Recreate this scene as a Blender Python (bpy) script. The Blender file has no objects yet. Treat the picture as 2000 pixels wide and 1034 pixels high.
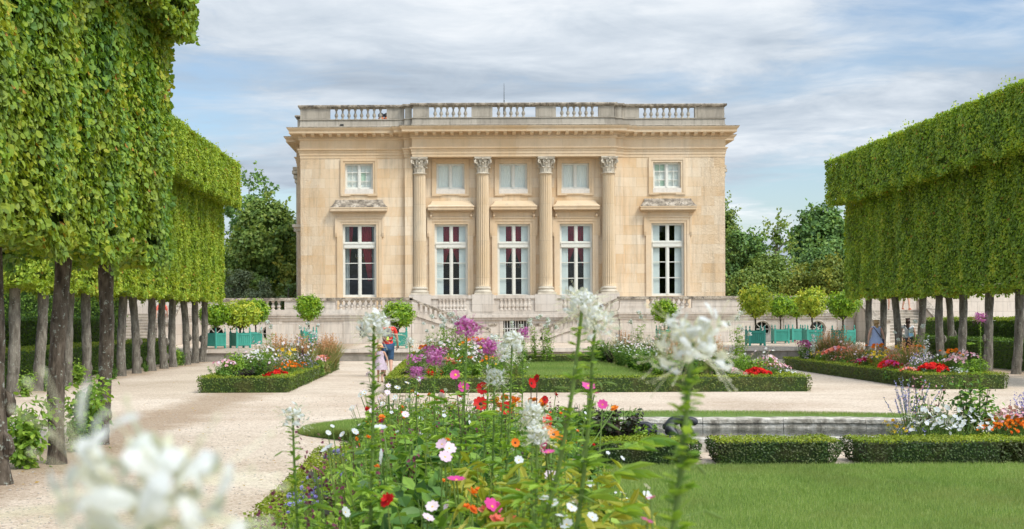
import bpy, math, random
import numpy as np
from mathutils import Vector, Matrix

random.seed(7)
RS = np.random.RandomState(11)
PI = math.pi
scn = bpy.context.scene
COL = scn.collection

# ------------------------------------------------------------------ camera
F = 2778.0                                   # focal length in pixels of a 2000 px wide picture
EYE = 1.7
cam_d = bpy.data.cameras.new('camera')
cam = bpy.data.objects.new('camera', cam_d)
COL.objects.link(cam)
cam.location = (0, 0, EYE)
cam.rotation_euler = (Matrix.Rotation(PI / 2, 3, 'X') @ Matrix.Rotation(-math.radians(0.25), 3, 'Z')).to_euler()
cam_d.lens = 50.0
cam_d.sensor_width = 36.0
cam_d.shift_x = 0.060
cam_d.shift_y = 0.0525
cam_d.clip_start = 0.05
cam_d.clip_end = 3000
cam_d.dof.use_dof = True
cam_d.dof.focus_distance = 24.0
cam_d.dof.aperture_fstop = 7.5
scn.camera = cam

# ------------------------------------------------------------------ world, sun, exposure
SUN_EL, SUN_AZ = 50.0, 132.0                # azimuth clockwise from +Y (the view direction)
wd = bpy.data.worlds.new("World")
scn.world = wd
wd.use_nodes = True
wn, wl = wd.node_tree.nodes, wd.node_tree.links
wn.clear()
def wnode(t, **k):
    n = wn.new(t)
    for a, b in k.items():
        setattr(n, a, b)
    return n
def wmath(op, a, b=None, clamp=False):
    n = wnode('ShaderNodeMath', operation=op, use_clamp=clamp)
    for i, v in enumerate((a, b)):
        if v is None: continue
        if isinstance(v, (int, float)): n.inputs[i].default_value = v
        else: wl.new(v, n.inputs[i])
    return n.outputs[0]
w_out = wnode('ShaderNodeOutputWorld')
w_bg = wnode('ShaderNodeBackground')
w_bg.inputs['Strength'].default_value = 0.12
w_sky = wnode('ShaderNodeTexSky', sky_type='NISHITA', sun_disc=False)
w_sky.sun_elevation = math.radians(SUN_EL)
w_sky.sun_rotation = math.radians(SUN_AZ)
w_sky.air_density = 1.0
w_sky.dust_density = 1.0
w_sky.ozone_density = 2.0
w_tc = wnode('ShaderNodeTexCoord')
w_sep = wnode('ShaderNodeSeparateXYZ')
wl.new(w_tc.outputs['Generated'], w_sep.inputs[0])
zc = wmath('MAXIMUM', w_sep.outputs[2], 0.0)
zc = wmath('ADD', zc, 0.055)
cx = wmath('DIVIDE', w_sep.outputs[0], zc)
cy = wmath('DIVIDE', w_sep.outputs[1], zc)
w_cmb = wnode('ShaderNodeCombineXYZ')
wl.new(cx, w_cmb.inputs[0]); wl.new(cy, w_cmb.inputs[1])
def wnoise(scale, detail, rough, off, dist=0.0, sx=1.0, sy=1.0):
    mp = wnode('ShaderNodeMapping')
    mp.inputs['Location'].default_value = off
    mp.inputs['Scale'].default_value = (sx, sy, 1)
    wl.new(w_cmb.outputs[0], mp.inputs[0])
    n = wnode('ShaderNodeTexNoise')
    n.inputs['Scale'].default_value = scale
    n.inputs['Detail'].default_value = detail
    n.inputs['Roughness'].default_value = rough
    n.inputs['Distortion'].default_value = dist
    wl.new(mp.outputs[0], n.inputs['Vector'])
    return n.outputs[0]
def wramp(fac, stops):
    r = wnode('ShaderNodeValToRGB')
    e = r.color_ramp.elements
    while len(e) < len(stops): e.new(0.5)
    for i, (p, c) in enumerate(stops):
        e[i].position = p
        e[i].color = (c[0], c[1], c[2], 1) if not isinstance(c, (int, float)) else (c, c, c, 1)
    wl.new(fac, r.inputs[0])
    return r.outputs[0]
n_big = wnoise(0.42, 6, 0.55, (3.1, 1.7, 0), 0.3)
n_shade = wnoise(0.62, 8, 0.58, (7.3, 4.2, 2), 0.35)
n_fine = wnoise(2.2, 8, 0.62, (1.3, 9.2, 4), 0.6)
cov = wmath('ADD', wmath('MULTIPLY', n_big, 0.78), wmath('MULTIPLY', n_fine, 0.22))
cov_f = wramp(cov, [(0.42, 0.0), (0.53, 1.0)])
shade = wmath('ADD', wmath('MULTIPLY', n_shade, 0.75), wmath('MULTIPLY', n_fine, 0.25))
cloud_c = wramp(shade, [(0.36, (2.6, 3.1, 3.75)), (0.45, (3.5, 4.05, 4.7)), (0.54, (4.9, 5.35, 5.85)), (0.65, (6.9, 7.05, 7.2))])
# the blue of the gaps: the Nishita sky, paler to the horizon
w_mix = wnode('ShaderNodeMix', data_type='RGBA')
wl.new(cov_f, w_mix.inputs[0])
w_gain = wnode('ShaderNodeMix', data_type='RGBA', blend_type='MULTIPLY')
w_gain.inputs[0].default_value = 1.0
wl.new(w_sky.outputs[0], w_gain.inputs[6])
w_gain.inputs[7].default_value = (1.0, 1.0, 1.0, 1)
wl.new(w_gain.outputs[2], w_mix.inputs[6])
# thin cloud is brighter round the hidden sun, high behind the camera
_az, _el = math.radians(SUN_AZ), math.radians(SUN_EL)
w_dot = wnode('ShaderNodeVectorMath', operation='DOT_PRODUCT')
wl.new(w_tc.outputs['Generated'], w_dot.inputs[0])
w_dot.inputs[1].default_value = (math.sin(_az) * math.cos(_el), math.cos(_az) * math.cos(_el), math.sin(_el))
glow = wmath('ADD', wmath('MULTIPLY', wmath('POWER', wmath('MAXIMUM', w_dot.outputs['Value'], 0.0), 2.5), 3.2), 1.0)
w_gl = wnode('ShaderNodeVectorMath', operation='SCALE')
wl.new(cloud_c, w_gl.inputs[0]); wl.new(glow, w_gl.inputs['Scale'])
wl.new(w_gl.outputs[0], w_mix.inputs[7])
wl.new(w_mix.outputs[2], w_bg.inputs['Color'])
wl.new(w_bg.outputs[0], w_out.inputs[0])

sun_d = bpy.data.lights.new('sun', 'SUN')
sun_d.energy = 2.2
sun_d.angle = math.radians(16)
sun_d.color = (1.0, 0.95, 0.86)
sun = bpy.data.objects.new('sun', sun_d)
COL.objects.link(sun)
az, el = math.radians(SUN_AZ), math.radians(SUN_EL)
sdir = Vector((math.sin(az) * math.cos(el), math.cos(az) * math.cos(el), math.sin(el)))
sun.rotation_euler = sdir.to_track_quat('Z', 'Y').to_euler()
sun.location = (0, 0, 60)

vs = scn.view_settings
scn.display_settings.display_device = 'sRGB'
vs.view_transform = 'Standard'
vs.look = 'None'
vs.gamma = 1
vs.use_curve_mapping = False
vs.exposure = 0.34

# ------------------------------------------------------------------ materials
MAT = {}
def newmat(name):
    m = bpy.data.materials.new(name)
    m.use_nodes = True
    MAT[name] = m
    return m, m.node_tree.nodes, m.node_tree.links, m.node_tree.nodes['Principled BSDF']
def ramp(nt, lk, fac, stops, interp='LINEAR'):
    r = nt.new('ShaderNodeValToRGB')
    r.color_ramp.interpolation = interp
    e = r.color_ramp.elements
    while len(e) < len(stops): e.new(0.5)
    for i, (p, c) in enumerate(stops):
        e[i].position = p
        e[i].color = (c[0], c[1], c[2], 1) if not isinstance(c, (int, float)) else (c, c, c, 1)
    lk.new(fac, r.inputs[0])
    return r.outputs[0]
def noise(nt, lk, vec, scale, detail=4, rough=0.55, dist=0.0, stretch=None):
    if stretch:
        mp = nt.new('ShaderNodeMapping')
        mp.inputs['Scale'].default_value = stretch
        lk.new(vec, mp.inputs[0]); vec = mp.outputs[0]
    n = nt.new('ShaderNodeTexNoise')
    n.inputs['Scale'].default_value = scale
    n.inputs['Detail'].default_value = detail
    n.inputs['Roughness'].default_value = rough
    n.inputs['Distortion'].default_value = dist
    lk.new(vec, n.inputs['Vector'])
    return n.outputs[0]
def mixc(nt, lk, fac, a, b, mode='MIX'):
    n = nt.new('ShaderNodeMix'); n.data_type = 'RGBA'; n.blend_type = mode
    for i, v in ((0, fac), (6, a), (7, b)):
        if isinstance(v, (int, float)): n.inputs[i].default_value = v
        elif isinstance(v, tuple): n.inputs[i].default_value = (v[0], v[1], v[2], 1)
        else: lk.new(v, n.inputs[i])
    return n.outputs[2]
def mth(nt, lk, op, a, b=None):
    n = nt.new('ShaderNodeMath'); n.operation = op
    for i, v in enumerate((a, b)):
        if v is None: continue
        if isinstance(v, (int, float)): n.inputs[i].default_value = v
        else: lk.new(v, n.inputs[i])
    return n.outputs[0]
def bump(nt, lk, b, h, strength, dist):
    n = nt.new('ShaderNodeBump')
    n.inputs['Strength'].default_value = strength
    n.inputs['Distance'].default_value = dist
    lk.new(h, n.inputs['Height'])
    lk.new(n.outputs[0], b.inputs['Normal'])
def wpos(nt):
    return nt.new('ShaderNodeNewGeometry').outputs['Position']
def opos(nt):
    return nt.new('ShaderNodeTexCoord').outputs['Object']

def m_noise(name, stops, scale=3.0, rough=0.85, bs=0.3, bd=0.01, bscale=40.0, speck=None, world=True, stretch=None, detail=6):
    m, nt, lk, b = newmat(name)
    v = wpos(nt) if world else opos(nt)
    c = ramp(nt, lk, noise(nt, lk, v, scale, detail, 0.6, 0.2, stretch), stops)
    if speck:
        col, sc, t0, t1 = speck
        f = ramp(nt, lk, noise(nt, lk, v, sc, 6, 0.65), [(t0, 0.0), (t1, 1.0)])
        c = mixc(nt, lk, f, c, col)
    lk.new(c, b.inputs['Base Color'])
    b.inputs['Roughness'].default_value = rough
    b.inputs['Specular IOR Level'].default_value = 0.25
    if bs:
        bump(nt, lk, b, noise(nt, lk, v, bscale, 5, 0.6, 0, stretch), bs, bd)
    return m

def m_ashlar(name, cols, bw, bh, tint, rough_bump, mortar=0.32, patch=None, edge_pit=None, streak=0.0):
    m, nt, lk, b = newmat(name)
    p = wpos(nt)
    sp = nt.new('ShaderNodeSeparateXYZ'); lk.new(p, sp.inputs[0])
    cb = nt.new('ShaderNodeCombineXYZ')
    lk.new(mth(nt, lk, 'ADD', sp.outputs[0], sp.outputs[1]), cb.inputs[0])
    lk.new(sp.outputs[2], cb.inputs[1])
    br = nt.new('ShaderNodeTexBrick')
    lk.new(cb.outputs[0], br.inputs['Vector'])
    br.inputs['Scale'].default_value = 1.0
    br.inputs['Brick Width'].default_value = bw
    br.inputs['Row Height'].default_value = bh
    br.inputs['Mortar Size'].default_value = 0.007
    br.inputs['Mortar Smooth'].default_value = 0.3
    br.inputs['Color1'].default_value = (0, 0, 0, 1)
    br.inputs['Color2'].default_value = (1, 1, 1, 1)
    br.inputs['Mortar'].default_value = (0.5, 0.5, 0.5, 1)
    br.offset = 0.5
    n1 = noise(nt, lk, p, 0.55, 5, 0.6, 0.4)
    f = mth(nt, lk, 'ADD', mth(nt, lk, 'MULTIPLY', br.outputs['Color'], 0.29), mth(nt, lk, 'MULTIPLY', n1, 0.71))
    c = ramp(nt, lk, f, cols)
    n2 = noise(nt, lk, p, 9.0, 8, 0.7)
    c = mixc(nt, lk, ramp(nt, lk, n2, [(0.35, 0.0), (0.75, 0.30)]), c, tint)
    n3 = noise(nt, lk, p, 1.6, 8, 0.7, 0.6, (1.0, 1.0, 0.35))
    c = mixc(nt, lk, ramp(nt, lk, n3, [(0.56, 0.0), (0.72, 0.5)]), c, patch or tint)
    if streak:
        n4 = noise(nt, lk, p, 3.0, 7, 0.7, 0.3, (1.6, 1.6, 0.14))
        c = mixc(nt, lk, ramp(nt, lk, n4, [(0.48, 0.0), (0.68, streak)]), c, (0.12, 0.11, 0.095))
    c = mixc(nt, lk, mth(nt, lk, 'MULTIPLY', br.outputs['Fac'], mortar), c, (cols[0][1][0] * .45, cols[0][1][1] * .45, cols[0][1][2] * .45))
    lk.new(c, b.inputs['Base Color'])
    b.inputs['Roughness'].default_value = 0.9
    b.inputs['Specular IOR Level'].default_value = 0.2
    h = mth(nt, lk, 'SUBTRACT', mth(nt, lk, 'MULTIPLY', noise(nt, lk, p, 22.0, 6, 0.7), rough_bump), mth(nt, lk, 'MULTIPLY', br.outputs['Fac'], 0.35))
    if edge_pit:
        # pitted old stone at both ends of the front
        a = mth(nt, lk, 'ABSOLUTE', mth(nt, lk, 'SUBTRACT', sp.outputs[0], edge_pit[0]))
        near = ramp(nt, lk, mth(nt, lk, 'MULTIPLY', a, 0.05), [(edge_pit[1] * .05, 0.0), (edge_pit[2] * .05, 1.0)])
        pit = ramp(nt, lk, noise(nt, lk, p, 11.0, 7, 0.75, 0.5), [(0.46, 0.0), (0.56, 1.0)])
        pf = mth(nt, lk, 'MULTIPLY', near, pit)
        h = mth(nt, lk, 'SUBTRACT', h, mth(nt, lk, 'MULTIPLY', pf, 1.4))
    bump(nt, lk, b, h, 0.8, 0.012)
    return m

def m_leaf(name, cols, trans=0.35, rough=0.5, patch=None, spec=0.35):
    """leaf colour from a per-leaf random number, plus slow patches of another hue"""
    m, nt, lk, b = newmat(name)
    at = nt.new('ShaderNodeAttribute'); at.attribute_name = 'rnd'
    n = len(cols)
    c = ramp(nt, lk, at.outputs['Fac'], [(i / (n - 1), q) for i, q in enumerate(cols)])
    if patch:
        col, sc, amt = patch
        f = ramp(nt, lk, noise(nt, lk, wpos(nt), sc, 4, 0.6), [(0.45, 0.0), (0.65, amt)])
        c = mixc(nt, lk, f, c, col)
    lk.new(c, b.inputs['Base Color'])
    b.inputs['Roughness'].default_value = rough
    b.inputs['Specular IOR Level'].default_value = spec
    if trans:
        t = nt.new('ShaderNodeBsdfTranslucent')
        tc = mixc(nt, lk, 1.0, c, (1.15, 1.1, 0.55), 'MULTIPLY')
        lk.new(tc, t.inputs[0])
        mx = nt.new('ShaderNodeMixShader'); mx.inputs[0].default_value = trans
        lk.new(b.outputs[0], mx.inputs[1]); lk.new(t.outputs[0], mx.inputs[2])
        lk.new(mx.outputs[0], nt['Material Output'].inputs[0])
    return m
def m_plain(name, col, rough=0.6, var=0.12, scale=8.0, metal=0.0, bs=0.0, trans=0.0, spec=0.4):
    m, nt, lk, b = newmat(name)
    f = ramp(nt, lk, noise(nt, lk, opos(nt), scale, 5, 0.6), [(0.3, 1 - var), (0.7, 1 + var)])
    c = mixc(nt, lk, 1.0, (col[0], col[1], col[2]), f, 'MULTIPLY')
    lk.new(c, b.inputs['Base Color'])
    b.inputs['Roughness'].default_value = rough
    b.inputs['Metallic'].default_value = metal
    b.inputs['Specular IOR Level'].default_value = spec
    if bs: bump(nt, lk, b, noise(nt, lk, opos(nt), scale * 4, 5, 0.6), bs, 0.01)
    if trans:
        t = nt.new('ShaderNodeBsdfTranslucent'); lk.new(c, t.inputs[0])
        mx = nt.new('ShaderNodeMixShader'); mx.inputs[0].default_value = trans
        lk.new(b.outputs[0], mx.inputs[1]); lk.new(t.outputs[0], mx.inputs[2])
        lk.new(mx.outputs[0], nt['Material Output'].inputs[0])
    return m

m_ashlar('sandstone', [(0.18, (0.60, 0.37, 0.175)), (0.34, (0.665, 0.475, 0.285)), (0.5, (0.705, 0.55, 0.375)), (0.64, (0.735, 0.60, 0.435)), (0.82, (0.765, 0.67, 0.53))],
         1.35, 0.50, (0.60, 0.46, 0.30), 0.5, patch=(0.64, 0.38, 0.16), edge_pit=(3.25, 8.9, 10.2), streak=0.26)
m_ashlar('sandstone_trim', [(0.25, (0.60, 0.42, 0.24)), (0.5, (0.67, 0.51, 0.335)), (0.75, (0.71, 0.58, 0.425))],
         2.4, 3.0, (0.45, 0.36, 0.25), 0.5, mortar=0.25, patch=(0.5, 0.4, 0.28), streak=0.12)
m_ashlar('column_stone', [(0.2, (0.60, 0.45, 0.27)), (0.5, (0.66, 0.52, 0.35)), (0.8, (0.70, 0.60, 0.45))],
         5.0, 1.9, (0.46, 0.40, 0.31), 0.6, mortar=0.4, patch=(0.36, 0.32, 0.26))
m_ashlar('terrace_stone', [(0.2, (0.52, 0.44, 0.36)), (0.5, (0.62, 0.55, 0.47)), (0.8, (0.68, 0.62, 0.55))],
         1.5, 0.48, (0.46, 0.40, 0.34), 0.5, mortar=0.6, patch=(0.38, 0.34, 0.30), streak=0.35)
m_ashlar('weathered_stone', [(0.2, (0.30, 0.26, 0.21)), (0.5, (0.41, 0.36, 0.29)), (0.8, (0.52, 0.47, 0.39))],
         2.2, 2.0, (0.20, 0.18, 0.15), 1.0, mortar=0.4, patch=(0.16, 0.15, 0.13), streak=0.45)
m_noise('lichen_stone', [(0.3, (0.11, 0.09, 0.07)), (0.46, (0.26, 0.22, 0.17)), (0.58, (0.42, 0.36, 0.285)), (0.75, (0.58, 0.52, 0.43))],
        4.0, 0.95, 0.8, 0.02, 30.0, speck=((0.07, 0.065, 0.06), 14.0, 0.55, 0.62))
m_noise('capital_stone', [(0.3, (0.42, 0.37, 0.29)), (0.6, (0.58, 0.52, 0.42))], 3.0, 0.95, 0.5, 0.01, 30.0)
m_noise('rim_stone', [(0.32, (0.17, 0.15, 0.12)), (0.44, (0.34, 0.31, 0.255)), (0.54, (0.50, 0.46, 0.39)), (0.68, (0.70, 0.66, 0.59))],
        6.0, 0.95, 0.9, 0.03, 18.0, detail=9)
m_noise('retaining_stone', [(0.3, (0.20, 0.18, 0.15)), (0.5, (0.30, 0.27, 0.23)), (0.7, (0.40, 0.36, 0.31))], 2.0, 0.95, 0.6, 0.02, 20.0)

def m_gravel(name, far=False):
    m, nt, lk, b = newmat(name)
    p = wpos(nt)
    c = ramp(nt, lk, noise(nt, lk, p, 0.28, 6, 0.6, 0.5), [(0.3, (0.52, 0.425, 0.335)), (0.5, (0.63, 0.54, 0.44)), (0.7, (0.69, 0.61, 0.515))])
    c = mixc(nt, lk, ramp(nt, lk, noise(nt, lk, p, 1.1, 6, 0.7, 0.3, (0.6, 1.8, 1)), [(0.52, 0.0), (0.68, 0.5)]), c, (0.48, 0.37, 0.275))
    c = mixc(nt, lk, ramp(nt, lk, noise(nt, lk, p, 0.16, 7, 0.7, 0.8), [(0.50, 0.0), (0.66, 0.55)]), c, (0.47, 0.39, 0.30))
    # bare trodden soil in a strip under the two rows of limes and along the hedges
    sx = nt.new('ShaderNodeSeparateXYZ'); lk.new(p, sx.inputs[0])
    wob = mth(nt, lk, 'MULTIPLY', noise(nt, lk, p, 0.9, 6, 0.7), 1.5)
    for xc0 in (-4.9, -10.1, 16.9):
        dd = mth(nt, lk, 'ADD', mth(nt, lk, 'ABSOLUTE', mth(nt, lk, 'SUBTRACT', sx.outputs[0], xc0)), wob)
        c = mixc(nt, lk, ramp(nt, lk, mth(nt, lk, 'MULTIPLY', dd, 0.4), [(0.44, 0.75), (0.66, 0.0)]), c, (0.36, 0.27, 0.185))
    vo = nt.new('ShaderNodeTexVoronoi'); vo.inputs['Scale'].default_value = 42.0
    lk.new(p, vo.inputs['Vector'])
    cv = nt.new('ShaderNodeSeparateColor'); lk.new(vo.outputs['Color'], cv.inputs[0])
    c = mixc(nt, lk, 0.85, c, ramp(nt, lk, cv.outputs[0], [(0.0, (0.62, 0.52, 0.44)), (0.25, (0.85, 0.80, 0.74)), (0.8, (1.08, 1.06, 1.03)), (1.0, (1.25, 1.22, 1.2))]), 'MULTIPLY')
    f = ramp(nt, lk, noise(nt, lk, p, 5.5, 4, 0.6), [(0.66, 0.0), (0.70, 0.6)])
    c = mixc(nt, lk, f, c, (0.34, 0.25, 0.16))
    lk.new(c, b.inputs['Base Color'])
    b.inputs['Roughness'].default_value = 0.95
    b.inputs['Specular IOR Level'].default_value = 0.12
    h = mth(nt, lk, 'ADD', mth(nt, lk, 'MULTIPLY', vo.outputs['Distance'], -0.8), mth(nt, lk, 'MULTIPLY', noise(nt, lk, p, 3.0, 6, 0.6), 1.2))
    bump(nt, lk, b, h, 0.5, 0.02)
    return m
m_gravel('gravel')
m_noise('far_ground', [(0.3, (0.05, 0.09, 0.02)), (0.7, (0.09, 0.14, 0.03))], 0.5, 0.95, 0.3, 0.05, 4.0)
m_noise('turf', [(0.3, (0.09, 0.16, 0.03)), (0.5, (0.13, 0.21, 0.04)), (0.7, (0.17, 0.25, 0.055))], 1.4, 0.9, 0.8, 0.03, 60.0)
m_noise('soil', [(0.3, (0.06, 0.042, 0.028)), (0.7, (0.12, 0.085, 0.055))], 6.0, 0.95, 0.8, 0.03, 40.0)
m_noise('bark', [(0.32, (0.09, 0.078, 0.06)), (0.5, (0.17, 0.15, 0.12)), (0.66, (0.26, 0.235, 0.19))], 7.0, 0.95, 1.0, 0.03, 14.0,
        speck=((0.34, 0.36, 0.30), 19.0, 0.60, 0.66), world=True, stretch=(1.5, 1.5, 0.5))
m_noise('bark_dark', [(0.32, (0.035, 0.027, 0.019)), (0.5, (0.095, 0.075, 0.055)), (0.66, (0.16, 0.13, 0.10))], 9.0, 0.95, 1.0, 0.03, 16.0,
        speck=((0.30, 0.32, 0.27), 17.0, 0.585, 0.645), world=True, stretch=(1.5, 1.5, 0.5))
m_leaf('lime_leaf_bright', [(0.122, 0.21, 0.0274), (0.228, 0.353, 0.0342), (0.311, 0.45, 0.041), (0.408, 0.526, 0.0502), (0.539, 0.57, 0.0684)], 0.38, patch=((0.30, 0.33, 0.02), 1.1, 0.45))
m_leaf('lime_leaf_near', [(0.0872, 0.189, 0.0421), (0.139, 0.27, 0.0463), (0.218, 0.353, 0.038), (0.297, 0.41, 0.038), (0.454, 0.459, 0.0463)], 0.32, patch=((0.24, 0.26, 0.02), 0.9, 0.5))
m_leaf('lime_leaf_right', [(0.149, 0.257, 0.042), (0.25, 0.397, 0.054), (0.346, 0.512, 0.054), (0.464, 0.602, 0.06), (0.695, 0.717, 0.09)], 0.33, patch=((0.17, 0.23, 0.02), 0.8, 0.4))
m_leaf('box_leaf_dark', [(0.018, 0.04, 0.008), (0.035, 0.075, 0.012), (0.055, 0.11, 0.016), (0.10, 0.13, 0.03)], 0.2, patch=((0.09, 0.075, 0.03), 2.3, 0.6))
m_leaf('old_leaf', [(0.45, 0.30, 0.03), (0.38, 0.17, 0.03), (0.50, 0.38, 0.04)], 0.3)
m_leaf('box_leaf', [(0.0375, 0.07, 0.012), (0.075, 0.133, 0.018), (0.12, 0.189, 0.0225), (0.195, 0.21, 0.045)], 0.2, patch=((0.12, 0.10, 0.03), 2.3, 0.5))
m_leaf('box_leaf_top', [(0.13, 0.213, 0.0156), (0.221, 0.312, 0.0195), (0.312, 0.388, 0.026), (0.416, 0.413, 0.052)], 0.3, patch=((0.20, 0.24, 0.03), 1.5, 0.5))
m_leaf('hedge_leaf', [(0.036, 0.0862, 0.0104), (0.072, 0.147, 0.0156), (0.117, 0.216, 0.0182), (0.18, 0.276, 0.026)], 0.22)
m_leaf('tree_leaf_deep', [(0.0564, 0.127, 0.0432), (0.0994, 0.197, 0.0554), (0.155, 0.277, 0.0618), (0.253, 0.369, 0.0773)], 0.25)
m_leaf('tree_leaf_mid', [(0.084, 0.157, 0.0395), (0.144, 0.234, 0.0507), (0.215, 0.312, 0.0565), (0.335, 0.39, 0.0848)], 0.28)
m_leaf('tree_leaf_grey', [(0.078, 0.109, 0.0546), (0.14, 0.187, 0.0936), (0.187, 0.234, 0.109), (0.265, 0.312, 0.156)], 0.2)
m_leaf('tree_leaf_pale', [(0.084, 0.154, 0.042), (0.14, 0.238, 0.07), (0.21, 0.308, 0.098), (0.28, 0.378, 0.14)], 0.28)
m_leaf('tree_leaf_yellow', [(0.0842, 0.136, 0.025), (0.151, 0.211, 0.0333), (0.236, 0.287, 0.0416), (0.404, 0.378, 0.0624)], 0.28)
m_leaf('orange_leaf', [(0.085, 0.186, 0.0144), (0.153, 0.295, 0.0192), (0.255, 0.419, 0.024), (0.425, 0.542, 0.036)], 0.3, rough=0.35)
m_leaf('orange_leaf_yellow', [(0.16, 0.255, 0.03), (0.288, 0.405, 0.0375), (0.448, 0.54, 0.045), (0.672, 0.63, 0.075)], 0.3, rough=0.35)
m_leaf('garden_leaf', [(0.0524, 0.127, 0.0302), (0.0969, 0.211, 0.0378), (0.165, 0.309, 0.0454), (0.254, 0.407, 0.0605)], 0.35, rough=0.4)
m_leaf('garden_leaf_light', [(0.116, 0.243, 0.035), (0.203, 0.351, 0.042), (0.29, 0.459, 0.056), (0.406, 0.567, 0.098)], 0.4)
m_leaf('garden_leaf_yellow', [(0.187, 0.261, 0.02), (0.289, 0.342, 0.025), (0.383, 0.387, 0.04), (0.468, 0.45, 0.08)], 0.4)
m_leaf('garden_leaf_dark', [(0.02, 0.015, 0.012), (0.045, 0.03, 0.025), (0.03, 0.05, 0.02), (0.07, 0.045, 0.04)], 0.15)
m_leaf('garden_leaf_grey', [(0.10, 0.14, 0.10), (0.16, 0.21, 0.15), (0.22, 0.27, 0.20), (0.28, 0.33, 0.25)], 0.25)
m_leaf('straw_leaf', [(0.20, 0.18, 0.06), (0.30, 0.25, 0.09), (0.18, 0.24, 0.06), (0.38, 0.30, 0.14)], 0.3)
m_leaf('grass_blade', [(0.134, 0.233, 0.0529), (0.228, 0.343, 0.0757), (0.321, 0.435, 0.106), (0.508, 0.539, 0.228)], 0.35, patch=((0.30, 0.31, 0.11), 0.55, 0.55))
m_leaf('flower_stem', [(0.08, 0.15, 0.03), (0.13, 0.21, 0.04), (0.19, 0.26, 0.05)], 0.15)
m_leaf('flower_stem_dark', [(0.04, 0.025, 0.02), (0.07, 0.04, 0.03), (0.09, 0.06, 0.04)], 0.05)
def m_petal(name, cols, tr=0.3):
    return m_leaf(name, cols, tr, 0.55, spec=0.15)
m_petal('petal_white', [(0.581, 0.616, 0.669), (0.686, 0.713, 0.748), (0.651, 0.686, 0.704), (0.722, 0.739, 0.766)], 0.35)
m_petal('petal_magenta', [(0.42, 0.09, 0.32), (0.53, 0.14, 0.42), (0.60, 0.27, 0.52), (0.34, 0.06, 0.27)], 0.35)
m_petal('petal_pink', [(0.72, 0.34, 0.44), (0.78, 0.45, 0.52), (0.66, 0.24, 0.36), (0.82, 0.60, 0.64)])
m_petal('petal_palepink', [(0.80, 0.62, 0.74), (0.84, 0.72, 0.80), (0.74, 0.52, 0.68)])
m_petal('petal_hotpink', [(0.66, 0.06, 0.30), (0.74, 0.14, 0.42), (0.58, 0.05, 0.28)])
m_petal('petal_red', [(0.60, 0.012, 0.012), (0.72, 0.03, 0.02), (0.50, 0.01, 0.015)], 0.2)
m_petal('petal_darkred', [(0.35, 0.006, 0.008), (0.48, 0.01, 0.01), (0.55, 0.02, 0.015)], 0.2)
m_petal('petal_coral', [(0.78, 0.20, 0.13), (0.82, 0.33, 0.22), (0.74, 0.14, 0.10)])
m_petal('petal_orange', [(0.78, 0.20, 0.02), (0.84, 0.30, 0.03), (0.74, 0.13, 0.015)])
m_petal('petal_yellow', [(0.82, 0.55, 0.03), (0.85, 0.64, 0.06), (0.80, 0.45, 0.02)])
m_petal('petal_blue', [(0.30, 0.28, 0.62), (0.40, 0.38, 0.72), (0.24, 0.20, 0.50)])
m_petal('petal_cream', [(0.62, 0.60, 0.42), (0.74, 0.74, 0.60), (0.55, 0.56, 0.34)])
m_petal('spike_plum', [(0.10, 0.03, 0.05), (0.16, 0.04, 0.07), (0.22, 0.07, 0.10)], 0.1)
m_petal('grass_plume', [(0.55, 0.30, 0.16), (0.66, 0.40, 0.22), (0.50, 0.22, 0.12)], 0.3)
m_plain('flower_eye_yellow', (0.70, 0.45, 0.03), 0.8)
m_plain('flower_eye_dark', (0.05, 0.02, 0.01), 0.8)
m_plain('window_paint', (0.66, 0.65, 0.58), 0.5, 0.05)
m_plain('sill_paint', (0.66, 0.60, 0.52), 0.8, 0.12)
m_plain('shutter_paint', (0.66, 0.70, 0.70), 0.5, 0.04)
m_plain('blind_cloth', (0.80, 0.80, 0.76), 0.9, 0.04, 3.0)
m_plain('blind_cloth_green', (0.52, 0.66, 0.52), 0.9, 0.05, 3.0)
m_plain('red_curtain', (0.36, 0.02, 0.045), 0.75, 0.2, 3.0)
m_plain('grey_curtain', (0.30, 0.32, 0.33), 0.8, 0.1, 3.0)
m_plain('room_shade_paint', (0.035, 0.03, 0.026), 0.9, 0.2)  # indoor shade put into the colour of the room surfaces
m_plain('iron_black', (0.03, 0.03, 0.03), 0.5, 0.1)
m_plain('lead_grey', (0.045, 0.046, 0.052), 0.42, 0.35, 14.0, 0.35, 0.3)
m_plain('iron_white', (0.62, 0.61, 0.57), 0.6, 0.08)
m_plain('planter_green', (0.045, 0.28, 0.215), 0.55, 0.12, 3.0)
m_plain('planter_green_trim', (0.055, 0.32, 0.25), 0.5, 0.1, 3.0)
m_plain('terracotta', (0.55, 0.17, 0.07), 0.8, 0.15)
m_plain('skin', (0.58, 0.33, 0.23), 0.6, 0.05)
m_plain('hair_blond', (0.42, 0.27, 0.12), 0.6, 0.3, 30)
m_plain('hair_brown', (0.06, 0.028, 0.018), 0.5, 0.3, 30)
m_plain('hair_grey', (0.20, 0.17, 0.14), 0.6, 0.3, 30)
m_plain('cloth_red', (0.72, 0.045, 0.03), 0.8, 0.08)
m_plain('cloth_coral', (0.72, 0.16, 0.11), 0.8, 0.08)
m_plain('cloth_denim', (0.045, 0.10, 0.19), 0.85, 0.25, 20)
m_plain('cloth_lilac', (0.50, 0.40, 0.46), 0.85, 0.2, 25)
m_plain('cloth_bluewhite', (0.38, 0.46, 0.68), 0.85, 0.25, 60)
m_plain('cloth_black', (0.02, 0.02, 0.022), 0.85, 0.1)
m_plain('cloth_navy', (0.03, 0.03, 0.06), 0.85, 0.1)
m_plain('cloth_white', (0.70, 0.70, 0.70), 0.85, 0.05)
m_plain('cloth_teal', (0.16, 0.32, 0.45), 0.85, 0.2, 20)
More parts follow.
